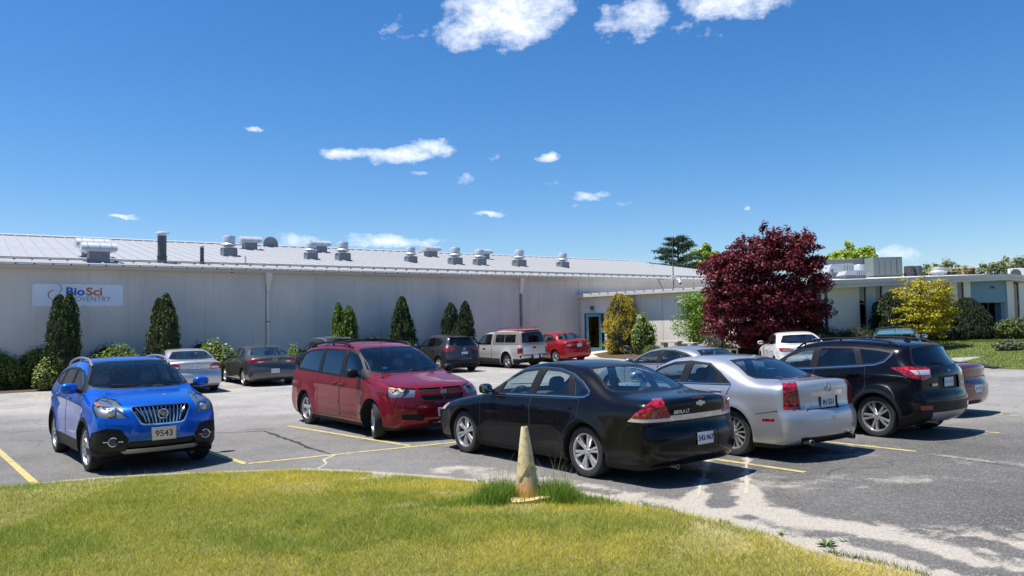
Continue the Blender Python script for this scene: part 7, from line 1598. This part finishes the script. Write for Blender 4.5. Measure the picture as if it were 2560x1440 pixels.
# ---------- cars of the back rows: same builder, coarser skin
def back_sedan(name, label, pos, th, col, L, W, WB, fo, H=1.46, lamp=None, metal=.5, style='split', spokes=5, glass=GLS, deck=1.08, ztail=.86, lod=2, seat=SEATG, mirrorz=1.02, platez=.85, em=None, dloR=None, fin_=True, trim=None, tyD=.65, roofx=0.0, plate_bumper=False):
    k = H / 1.46; r = lambda z: .2 + (z - .2) * 1.0
    c = Car(name=name, label=label, cat='car', pos=pos, th=th, L=L, W=W, WB=WB, fo=fo, tyD=tyD, paint=paint(label[:14].replace(' ', '_'), col, metal, .3), zb=(.90, deck - .07), tau=.43, crease=(.74, .86, .010), flare=.014, lod=lod, seat=seat,
            prof=[(.18, .2), (.05, .27), (0, .42), (.01, .58), (.07, .70), (.28, .80), (.75, .90), (1.12, .96), (1.28, .99), (1.7, 1.22), (2.02, 1.37 * k), (2.4 + roofx, 1.44 * k), (2.85 + roofx, 1.46 * k), (3.3 + roofx, 1.425 * k), (3.62 + roofx, 1.35 * k), (L - .72, deck + .05), (L - .52, deck + .015), (L - .20, deck + .012), (L - .08, deck - .02), (L - .07, deck - .10), (L - .09, ztail - .04), (L - .07, ztail - .14), (L, .62), (L, .42), (L - .07, .27), (L - .25, .2)],
            dlo=dloR or [(1.5, .975), (1.85, 1.18), (2.12, 1.315 * k), (2.5 + roofx, 1.375 * k), (2.9 + roofx, 1.37 * k), (3.25 + roofx, 1.31 * k), (3.5 + roofx, 1.21), (3.70, deck + .02), (3.3, deck - .04), (2.3, .995)], splits=[(1.76, 1.84, .03), (2.50, 2.56, .09), (3.36, 3.22, .05)])
    c.skin(); c.arches(); c.windows([BLACK, glass, glass, glass])
    if trim: c.seam(c.dlo, 'side', .02, True, trim, 'window_trim', .004)
    screen(c, 1.0, .70, 1.355 * k, .55, xr=(.0, 1.2)); screen(c, deck + .045, .66, 1.345 * k, .53, glass, 'rear_window', 'rear', (c.xr + .4, c.xr + 1.75), .02)
    d1 = c.door(1.40, 2.52, (.945, .975), .30); d2 = c.door(2.535, 3.50, (.975, deck - .06), .30, 1)
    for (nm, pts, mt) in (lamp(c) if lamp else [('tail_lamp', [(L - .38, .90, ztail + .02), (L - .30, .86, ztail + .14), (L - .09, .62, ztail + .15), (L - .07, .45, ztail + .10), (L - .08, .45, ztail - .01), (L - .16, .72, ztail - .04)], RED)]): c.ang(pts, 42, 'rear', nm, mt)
    c.ang([(.12, .55, .60), (.10, .50, .70), (.45, .86, .80), (.40, .88, .68)], 45, 'front', 'headlamp', CLEAR); c.front(half((.42, .42), (.46, .66)), 'grille', BLACK, inset=.01)
    c.finish(); c.seam([(.74, ztail - .07), (-.74, ztail - .07)], 'rear', .012, False, both=False); c.seam([(4.30 * L / 4.8, .62), (L - .30, .72)], 'side', .01, False); c.build_ribs(); c.wheels(spokes, style); c.mirror(1.66, mirrorz, c.paint, size=(.07, .11, .07)); c.handle(2.3, .84, dr=d1); c.handle(3.28, .87, dr=d2)
    c.plate('rear', platez if not plate_bumper else .56, push=-.008); c.interior(2.2, 3.2, .5, hr=1.28)
    if em: emblem(c, 'rear', 0, platez + .16 if not plate_bumper else ztail + .10, em, .05)
    if fin_: fin(c, 3.35 + roofx, c.paint)
    return c
def camry_lamp(c):
    L = c.L; return [('tail_lamp', [(L - .34, .88, .80), (L - .28, .86, .98), (L - .09, .66, 1.0), (L - .08, .50, .95), (L - .08, .50, .80)], RED), ('reversing_lamp', [(L - .2, .76, .82), (L - .18, .76, .885), (L - .08, .53, .885), (L - .08, .53, .82)], CLEAR)]
c = back_sedan('parked_sedan', 'pale silver sedan seen from behind between the blue crossover and the dark grey sedan', (-11.67, 27.65), R(122.2), (.52, .52, .525), 4.806, 1.82, 2.776, .96, 1.46, camry_lamp, .55, em='ring', seat=SEATB, fin_=False, platez=.88)
def sonata_lamp(c):
    L = c.L; return [('tail_lamp', [(L - .50, .92, .955), (L - .3, .87, 1.0), (L - .08, .55, .97), (L - .07, .34, .94), (L - .08, .50, .85), (L - .3, .86, .86)], RED), ('reversing_lamp', [(L - .12, .62, .865), (L - .10, .62, .91), (L - .07, .42, .91), (L - .08, .5, .865)], CLEAR)]
back_sedan('parked_sedan', 'dark grey sedan with wide red tail lamps parked behind the red minivan', (-9.98, 30.54), R(122.9), (.085, .085, .09), 4.855, 1.865, 2.805, .98, 1.475, sonata_lamp, .6, 'split', 5, em='aitch', deck=1.07, ztail=.88, plate_bumper=True, roofx=.05)
back_sedan('parked_sedan', 'dark charcoal sedan of which only the roof shows above the red minivan', (-5.7, 34.7), R(123), (.03, .032, .036), 4.8, 1.82, 2.75, .96, 1.46)
def sentra_lamp(c):
    L = c.L; return [('tail_lamp', [(L - .50, .90, .96), (L - .25, .85, 1.0), (L - .08, .60, .97), (L - .07, .42, .90), (L - .09, .50, .82), (L - .3, .86, .84)], RED), ('reversing_lamp', [(L - .16, .72, .86), (L - .14, .72, .90), (L - .08, .54, .90), (L - .09, .54, .86)], CLEAR)]
sen = back_sedan('parked_sedan', 'bright red sedan beside the silver pickup near the blue door', (2.05, 40.6), R(124), (.36, .008, .014), 4.625, 1.76, 2.70, .93, 1.495, sentra_lamp, .35, 'vee', 5, em='ring', deck=1.10, trim=CHROME, seat=SEATD)
sen.seam([(.32, .985), (-.32, .985)], 'rear', .03, False, CHROME, 'boot_trim', .008, False); sen.ribs = sen.ribs[-1:]; sen.build_ribs()
def fusion_lamp(c):
    L = c.L; return [('tail_lamp', [(L - .42, .90, .99), (L - .2, .84, 1.02), (L - .08, .60, 1.0), (L - .07, .46, .95), (L - .09, .50, .88), (L - .25, .84, .88)], RED), ('reversing_lamp', [(L - .2, .78, .925), (L - .18, .78, .955), (L - .08, .52, .955), (L - .08, .52, .925)], CLEAR)]
back_sedan('parked_sedan', 'white sedan seen from behind under the red maple', (10.55, 29.6), R(82), (.70, .70, .69), 4.87, 1.85, 2.85, 1.0, 1.48, fusion_lamp, .0, deck=1.10, seat=SEATB, fin_=True)
back_sedan('parked_sedan', 'silver-grey coupe-roofed sedan half hidden behind the black and silver sedans', (4.15, 20.3), R(127), (.33, .34, .37), 4.75, 1.82, 2.75, .92, 1.43, None, .6, lod=1, deck=1.06, roofx=.03, fin_=False)
def maroon():
    c = back_sedan('parked_sedan', 'faded maroon sedan with rounded boot at the right, behind the black crossover', (7.95, 18.0), R(126), (.13, .018, .016), 4.9, 1.82, 2.75, 1.0, 1.40, lambda c: [('tail_lamp', [(c.L - .30, .88, .78), (c.L - .28, .86, .98), (c.L - .09, .62, 1.0), (c.L - .08, .50, .80)], RED)], .3, deck=1.05, lod=1, fin_=False, plate_bumper=True); return c
maroon()
def back_suv(name, label, pos, th, col, L, W, WB, fo, H, lamp, metal=.5, lod=2, railm=None, style='split', em=None, glass=GLS, rg=GLSD, clad=BLACK, bars=0, dlo=None, seat=SEATG, wagon=0.0, tyD=.70, spoiler=True):
    k = H / 1.66; kk = lambda z: z if z < 1.0 else 1.0 + (z - 1.0) * (H - 1.0) / .66
    c = Car(name=name, label=label, cat='car', pos=pos, th=th, L=L, W=W, WB=WB, fo=fo, tyD=tyD, paint=paint(label[:16].replace(' ', '_'), col, metal, .3), zb=(.98 * min(1, k + .02), 1.08 * min(1, k + .02)), tau=.34, crease=(.82, .96, .012), flare=.02, k=.14, lod=lod, swR=.24, crown=.06, seat=seat,
            prof=[(.2, .24), (.05, .34), (0, .5), (.02, .72), (.1, .88), (.35, .99), (.8, 1.05), (1.08, 1.09), (1.22, kk(1.12)), (1.65, kk(1.40)), (1.95, kk(1.55)), (2.3, kk(1.63)), (2.8, kk(1.66)), (3.3, kk(1.645)), (L - .70, kk(1.60)), (L - .38, kk(1.55)), (L - .32, kk(1.50)), (L - .17, kk(1.22)), (L - .11, 1.10), (L - .09, .98), (L - .07, .80), (L, .68), (L, .48), (L - .08, .35), (L - .25, .26)],
            dlo=dlo or [(1.36, kk(1.07)), (1.75, kk(1.33)), (2.05, kk(1.46)), (2.5, kk(1.52)), (3.1, kk(1.52)), (L - 1.0, kk(1.47)), (L - .72, kk(1.36)), (L - .74, kk(1.27)), (L - .95, kk(1.17)), (3.2, kk(1.14)), (2.3, kk(1.10))], splits=[(1.64, 1.72, .03), (2.36, 2.42, .09), (3.26, 3.12, .05)])
    c.skin(); c.side([(.3, .18), (L - .1, .22), (L - .1, .40), (1.3, .38), (.3, .40)], 'cladding', clad); c.arches(clad, .05); c.windows([BLACK, glass, rg, rg])
    screen(c, kk(1.13), .70, kk(1.53), .56, xr=(.0, 1.15)); screen(c, kk(1.19), .64, kk(1.50), .54, rg, 'rear_window', 'rear', (c.xr + .02, c.xr + .65), .03)
    d1 = c.door(1.30, 2.38, (1.03, 1.07), .40); d2 = c.door(2.395, 3.32, (1.07, 1.11), .40, 1)
    for nm, pts, mt in lamp(c): c.ang(pts, 42, 'rear', nm, mt)
    c.rear(half((.80, .32), (.86, .58)), 'bumper_cladding', clad, xr=(c.xr - .1, c.xr + .4)); c.ang([(.12, .50, .78), (.10, .48, .88), (.55, .86, .98), (.5, .88, .86)], 45, 'front', 'headlamp', CLEAR); c.front(half((.45, .50), (.48, .80)), 'grille', BLACK, inset=.01)
    c.finish(); c.seam([(.72, 1.18), (.72, .70), (-.72, .70), (-.72, 1.18)], 'rear', .012, False, both=False); c.build_ribs(); c.wheels(5, style); c.mirror(1.55, kk(1.16), BLACK, size=(.075, .12, .085)); c.handle(2.15, .97, dr=d1); c.handle(3.08, 1.0, dr=d2); c.plate('rear', .84, push=-.008); c.interior(2.1, 3.0, .62, hr=kk(1.42))
    if railm: rails(c, 1.95, L - .6, .58, railm, .06, .02, bars)
    if em: emblem(c, 'rear', 0, 1.04, em, .055)
    wiper(c, 'rear', .0, .34, kk(1.215), kk(1.235), 'rear_wiper'); fin(c, L - .85, BLACK)
    if spoiler: T = c.on('top', [(c.lx(L - .42), 0)])[0]; b = MB(); b.prism([(c.lx(L - .62), T[2] + .01), (c.lx(L - .30), T[2] - .005), (c.lx(L - .30), T[2] - .035), (c.lx(L - .5), T[2] - .04)], -.55, .55, 'y'); b.build('roof_spoiler', c.paint if not clad is None else BLACK, c.rt)
    return c
def cx_lamp(c): L = c.L; return [('tail_lamp', [(L - .55, .92, 1.06), (L - .3, .87, 1.08), (L - .10, .60, 1.07), (L - .09, .44, 1.05), (L - .09, .58, .96), (L - .25, .86, .93)], RED)]
back_suv('parked_crossover', 'dark grey crossover with slim red tail lamps left of the silver pickup', (-3.3, 36.55), R(121.7), (.045, .046, .055), 4.54, 1.84, 2.70, .92, 1.69, cx_lamp, .5, em='ring')
def rogue_lamp(c): L = c.L; return [('tail_lamp', [(L - .35, .90, .90), (L - .28, .86, 1.12), (L - .10, .68, 1.14), (L - .09, .60, .90)], RED)]
rg = back_suv('parked_suv', 'black SUV with roof rails and cross bars behind the red minivan', (-7.75, 32.55), R(122), (.008, .008, .009), 4.63, 1.80, 2.69, .95, 1.66, rogue_lamp, .2, railm=pmat('rail_bright', (.5, .5, .52), .3, .7), bars=2, glass=glass_mat('light_glass', (.62, .68, .62)))
T = rg.on('rear', [(0, 1.545)])[0]; b = MB(); b.box(T[0] - .03, T[0] + .0, -.20, .20, 1.53, 1.565); b.build('high_brake_lamp', RED, rg.rt)
teal = back_suv('parked_wagon', 'teal green wagon with black roof rack by the lawn, mostly hidden by the black crossover', (13.45, 27.5), R(64), (.10, .24, .25), 4.7, 1.74, 2.65, .95, 1.53, rogue_lamp, .4, railm=BLACK, bars=1, rg=GLS, clad=BLACK)

# ---------- silver pickup with a cap over the bed
def ranger():
    c = Car(name='parked_pickup', label='silver pickup truck with grey-brown bed cap and roof bars', cat='truck', pos=(-.53, 38.57), th=R(125.5), L=5.08, W=1.76, WB=3.19, fo=.80, tyD=.74, tyW=.235, paint=paint('truck_silver', (.60, .60, .61), .5, .34), zb=(1.02, 1.06), tau=.17, crease=(.62, .66, .012), flare=.03, k=.10, roofk=.10, archgap=.08, swR=.06, gF=.06, crown=.035, lod=2, tuck=.05, zu=.46,
            prof=[(.15, .40), (.02, .46), (0, .62), (.03, .86), (.18, .97), (.8, 1.04), (1.15, 1.07), (1.27, 1.10), (1.70, 1.50), (1.92, 1.635), (2.3, 1.70), (2.72, 1.71), (2.80, 1.73), (3.3, 1.80), (4.6, 1.79), (4.84, 1.76), (4.90, 1.70), (5.02, 1.14), (5.045, 1.06), (5.05, .58), (4.98, .48)],
            dlo=[(1.38, 1.09), (1.70, 1.42), (1.88, 1.55), (2.05, 1.60), (2.66, 1.61), (2.68, 1.58), (2.66, 1.10), (2.6, 1.085), (1.5, 1.085)], splits=[(2.22, 2.26, .14)])
    c.skin(); CAP = pmat('bed_cap', (.16, .14, .12), .55, nscale=5, namt=.1); c.arches(pmat('flare_silver', (.42, .42, .42), .5), .07)
    c.side([(2.80, 1.08), (5.06, 1.10), (5.06, 1.74), (2.80, 1.70)], 'bed_cap', CAP, minf=.15); c.rear(half((.80, 1.10), (.80, 1.9)), 'cap_rear', CAP, minf=.12, xr=(c.xr - .1, c.xr + .35)); c.windows([GLS, GLSD])
    c.side([(3.04, 1.20), (3.70, 1.20), (3.73, 1.23), (3.73, 1.56), (3.70, 1.59), (3.04, 1.59), (3.01, 1.56), (3.01, 1.23)], 'cap_window', GLSD, inset=.004); c.side([(3.80, 1.20), (4.58, 1.20), (4.61, 1.23), (4.55, 1.56), (4.52, 1.59), (3.80, 1.59), (3.77, 1.56), (3.77, 1.23)], 'cap_window', GLSD, inset=.004)
    screen(c, 1.12, .68, 1.60, .60, xr=(.3, 1.3)); c.rear(half((.60, 1.19), (.63, 1.22), (.57, 1.62), (.54, 1.65)), 'cap_rear_window', GLSD, inset=.006, xr=(c.xr, c.xr + .5), minf=.05)
    d1 = c.door(1.32, 2.26, (1.04, 1.05), .48); c.seam([(2.26, 1.05), (2.26, .48), (2.72, .48), (2.72, 1.06)], 'side', .012, False)
    c.side([(2.72, .40), (2.745, .40), (2.745, 1.75), (2.72, 1.75)], 'bed_gap', SEAM, minf=.1)
    c.ang([(4.93, .92, .70), (4.93, .92, 1.02), (5.06, .68, 1.02), (5.06, .68, .70)], 40, 'rear', 'tail_lamp', RED); c.ang([(4.93, .92, .96), (4.93, .92, 1.02), (5.06, .68, 1.02), (5.06, .68, .96)], 40, 'rear', 'reversing_lamp', CLEAR); c.ang([(.1, .6, .72), (.1, .6, .90), (.3, .86, .92), (.3, .88, .72)], 45, 'front', 'headlamp', CLEAR); c.front(half((.5, .68), (.52, .90)), 'grille', CHROME, inset=.01)
    c.finish(); c.seam([(.66, .60), (.66, 1.07), (-.66, 1.07), (-.66, .60)], 'rear', .012, False, both=False); c.seam([(2.98, 1.185), (3.75, 1.185), (4.65, 1.185), (4.57, 1.60), (3.75, 1.60), (2.98, 1.60)], 'side', .03, True, pmat('cap_frame', (.42, .42, .40), .4, .5), 'cap_window_frame', .006); c.build_ribs()
    c.wheels(5, 'plain', ALLOYD, rimk=.58); c.mirror(1.52, 1.17, BLACK, size=(.08, .12, .10)); c.handle(2.08, .92, BLACK, dr=d1)
    b = MB(); b.box(c.xr - .10, c.xr + .10, -.84, -.28, .50, .64, .02); b.build('rear_bumper', CHROME, c.rt); b = MB(); b.box(c.xr - .10, c.xr + .10, .28, .84, .50, .64, .02); b.build('rear_bumper', CHROME, c.rt); b = MB(); b.box(c.xr - .07, c.xr + .10, -.279, .279, .47, .61); b.build('bumper_step', BLACK, c.rt); o = c.plate('rear', .54, push=.05); o.location.x = c.xr - .085
    c.box_on('rear', 0, .96, .16, .07, .012, BLACK, 'tailgate_handle', -.004); b = MB(); b.tube([(c.lx(1.5), .82, .38), (c.lx(2.9), .82, .38)], .045, 8); b.build('side_step', BLACK, c.rt, True); b = MB(); b.tube([(c.lx(1.5), -.82, .38), (c.lx(2.9), -.82, .38)], .045, 8); b.build('side_step', BLACK, c.rt, True)
    zt = 1.815; b = MB(); b.sup((c.lx(3.85), 0, 1.775), (1.05, .62, .028), 5, 16, 6); b.build('cap_roof', pmat('faded_red_cap', (.33, .07, .07), .5), c.rt, True)
    for y in (.5, -.5):
        b = MB(); b.box(c.lx(4.75), c.lx(2.85), y - .025, y + .025, 1.87, 1.905); b.build('roof_bar', DGREY, c.rt)
        for x in (3.1, 4.5): b = MB(); b.box(c.lx(x) - .02, c.lx(x) + .02, y - .015, y + .015, 1.775, 1.87); b.build('bar_foot', DGREY, c.rt)
    c.interior(2.15, None, .62, hr=1.45, dash=1.32); return c
ranger()
# ================================================================== small things
def cone():
    P = on_ground(1319, 1258); e = empty('traffic_cone', (P[0], P[1], .062), R(12)); tag(e, 'faded cream and orange traffic cone with torn sleeve standing on the grass', 'cone'); e.rotation_euler = (R(-1.0), R(-1.2), R(12))
    m, nt, out = nodes('faded_cone'); N = nt.nodes.new; L = nt.links.new; bs = N('ShaderNodeBsdfPrincipled'); L(bs.outputs[0], out.inputs[0]); bs.inputs['Roughness'].default_value = .6
    tc = N('ShaderNodeTexCoord'); sp = N('ShaderNodeSeparateXYZ'); L(tc.outputs['Object'], sp.inputs[0]); n = N('ShaderNodeTexNoise'); n.inputs['Scale'].default_value = 7; n.inputs['Detail'].default_value = 6; L(tc.outputs['Object'], n.inputs['Vector'])
    ad = N('ShaderNodeMath'); ad.operation = 'MULTIPLY_ADD'; ad.inputs[1].default_value = .22; L(n.outputs[0], ad.inputs[0]); L(sp.outputs[2], ad.inputs[2])
    cr = N('ShaderNodeValToRGB'); L(ad.outputs[0], cr.inputs[0]); el = cr.color_ramp.elements; el[0].position = .10; el[0].color = (.72, .24, .05, 1); el[1].position = .95; el[1].color = (.72, .60, .34, 1)
    for p_, c_ in ((.20, (.68, .33, .11, 1)), (.32, (.60, .44, .23, 1)), (.5, (.64, .52, .28, 1))): q = el.new(p_); q.color = c_
    n2 = N('ShaderNodeTexNoise'); n2.inputs['Scale'].default_value = 16; n2.inputs['Detail'].default_value = 7; L(tc.outputs['Object'], n2.inputs['Vector']); r = N('ShaderNodeMapRange'); L(n2.outputs[0], r.inputs[0]); r.inputs[1].default_value = .50; r.inputs[2].default_value = .70; r.inputs[4].default_value = .7
    mx = N('ShaderNodeMixRGB'); L(r.outputs[0], mx.inputs[0]); L(cr.outputs[0], mx.inputs[1]); mx.inputs[2].default_value = (.22, .16, .09, 1); L(mx.outputs[0], bs.inputs['Base Color'])
    hh = .80; b = MB(); b.lathe([(.155, .0), (.150, .03), (.138, .10), (.118, .22), (.094, .40), (.068, .60), (.040, hh - .02), (.036, hh), (.028, hh), (.030, hh - .06)], 28); o = b.build('body', m, e, True)
    # square foot with sagging corners
    n_ = 7; V = []; F = []
    for j in range(n_ + 1):
        for i in range(n_ + 1):
            x, y = (i / n_ - .5) * .43, (j / n_ - .5) * .43; rr = max(abs(x), abs(y)) / .215; dd = math.hypot(x, y); V.append((x, y, .028 - .012 * max(0, rr - .7) / .3 - .016 * math.sin(3 * math.atan2(y, x) + 1) * max(0, dd - .15) / .15))
    k = len(V); V += [(x * 1.0, y * 1.0, z - .022) for x, y, z in V]
    for j in range(n_):
        for i in range(n_): a = j * (n_ + 1) + i; F += [(a, a + 1, a + n_ + 2, a + n_ + 1), (k + a, k + a + n_ + 1, k + a + n_ + 2, k + a + 1)]
    for i in range(n_):
        a = i; F.append((a, k + a, k + a + 1, a + 1)); a = n_ * (n_ + 1) + i; F.append((a + 1, k + a + 1, k + a, a)); a = i * (n_ + 1); F.append((a, a + n_ + 1, k + a + n_ + 1, k + a)); a += n_; F.append((a, k + a, k + a + n_ + 1, a + n_ + 1))
    b = MB(); b.add(V, F); b.build('base', pmat('cone_base', (.72, .55, .27), .6, nscale=9, namt=.2, stain=((.66, .30, .10), 6, .5, .6)), e, True)
    # torn edge of the reflective sleeve, peeling off
    th = lambda t: R(-150) + R(140) * t; rad = lambda z: np.interp(z, [0, .1, .22, .40, .60, .8], [.155, .138, .118, .094, .068, .036]); A = []
    zs = [.20, .23, .27, .32, .36, .39, .38, .40, .37, .34, .31]
    V = []; F = []
    for i, z in enumerate(zs):
        t = th(i / (len(zs) - 1)) ; r0 = rad(z) + .002; lift = .012 * math.sin(i * 1.7) ** 2 + .004; V += [(r0 * math.cos(t), r0 * math.sin(t), z - .03), ((r0 + lift) * math.cos(t), (r0 + lift) * math.sin(t), z + .008)]
    for i in range(len(zs) - 1): F.append((2 * i, 2 * i + 2, 2 * i + 3, 2 * i + 1))
    b = MB(); b.add(V, F); b.build('torn_sleeve', pmat('sleeve_cream', (.60, .50, .26), .5), e)
cone()
def weed(px, py, n, s, label, seed, group=None):
    P = on_ground(px, py); e = empty('weed', P); tag(e, label, 'plant', group); r = np.random.default_rng(seed)
    for i in range(n):
        a = r.random() * 6.28; L_ = s * r.uniform(.6, 1.1); up = r.uniform(.25, .9); d = np.array([math.cos(a), math.sin(a), 0]); q = np.array([-d[1], d[0], 0]); w = L_ * .16
        V = [np.zeros(3), d * L_ * .5 + q * w + [0, 0, L_ * up * .6], d * L_ + [0, 0, L_ * up * .7], d * L_ * .5 - q * w + [0, 0, L_ * up * .6]]; b = MB(); b.add(V, [(0, 1, 2, 3)]); b.build('leaf', pmat('weed_leaf', (.09, .15, .03), .5), e)
weed(2066, 1366, 16, .11, 'broad-leaved green weed growing in the sand right of the lawn tip', 1, 'weeds in the sand'); weed(1957, 1338, 10, .07, 'small weed in the sand nearest the lawn tip', 2, 'weeds in the sand'); weed(2108, 1354, 8, .06, 'tiny weed farthest right in the sand', 3, 'weeds in the sand'); weed(1615, 1267, 9, .07, 'small weed on the sandy lawn edge behind the cone', 4, 'weeds in the sand')
WOODG = pmat('grey_weathered_wood', (.27, .23, .19), .85, nscale=8, namt=.25)
def frame_stand():
    a = on_ground(1815, 905); Y = 26.5; P = at_depth(1815, 890, Y); z0 = float(G(P[0], P[1])); e = empty('wooden_frame', (P[0], P[1], z0), R(-8)); tag(e, 'open grey wooden frame with a white sheet leaning in it behind the silver sedan', 'frame'); w = 58 / F_PX * Y / 2; top = at_depth(1815, 872, Y)[2] - z0
    for (nm, x0, x1, zz0, zz1) in (('top_board', -w, w, top - .05, top), ('bottom_board', -w, w, .15, .20), ('side_board', -w, -w + .05, 0, top - .05), ('side_board', w - .05, w, 0, top - .05)): b = MB(); b.box(x0, x1, -.03, .03, zz0, zz1); b.build(nm, WOODG, e)
    for sg in (-1, 1): b = MB(); b.box(sg * (w - .025) - .025, sg * (w - .025) + .025, .03, .55, 0, .05); b.build('foot_board', WOODG, e)
    b = MB(); b.prism([(-.15, .3), (w - .12, .28), (w - .22, top - .04), (.05, top - .06), (-.02, top - .25)], .04, .055, 'y'); b.build('white_sheet', WHITE, e)
frame_stand()
def bench(px0, px1, pytop, o, label):
    a = at_side(px0, o); c = at_side(px1, o); mid = (a + c) / 2; z0 = float(G(*mid)); w = np.linalg.norm(c - a); top = at_depth((px0 + px1) / 2, pytop, mid[1])[2] - z0; e = empty('concrete_bench', (mid[0], mid[1], z0), SA); tag(e, label, 'bench', 'pale concrete benches'); b = MB(); b.box(-w / 2, w / 2, -.22, .22, top - .09, top, .015); b.build('seat', CONC, e)
    for sg in (-1, 1): b = MB(); b.box(sg * w * .38 - .08, sg * w * .38 + .08, -.18, .18, 0, top - .09); b.build('leg', CONC, e)
bench(1654, 1699, 852, 2.5, 'pale concrete bench left of the small green tree'); bench(1704, 1738, 856, 2.0, 'pale concrete bench partly behind the small green tree')
def hoop():
    P = at_side(1566, 2.1); z0 = float(G(*P)); e = empty('bicycle_wheel', (P[0], P[1], z0), SA); tag(e, 'thin grey wheel rim leaning at the foot of the golden arborvitae', 'wheel'); n = 24; r = .27; M = []
    b = MB(); b.tube([(r * math.cos(2 * math.pi * i / n), -.12 * math.sin(2 * math.pi * i / n), r + r * math.sin(2 * math.pi * i / n)) for i in range(n + 1)], .014, 6, False); b.build('rim', GALV, e, True); b = MB()
    for i in range(8): t = math.pi * i / 8; b.tube([(r * math.cos(t), -.12 * math.sin(t), r + r * math.sin(t)), (-r * math.cos(t), .12 * math.sin(t), r - r * math.sin(t))], .003, 4)
    b.build('spokes', GALV, e)
hoop()
def berm():
    P = on_ground(2470, 919); e = ribbon('kerb', [on_ground(2440, 912)[:2], P[:2], on_ground(2494, 922)[:2]], .3, .05, TAR, None); tag(e, kind='structure', label='dark asphalt kerb at the lawn edge')
berm()
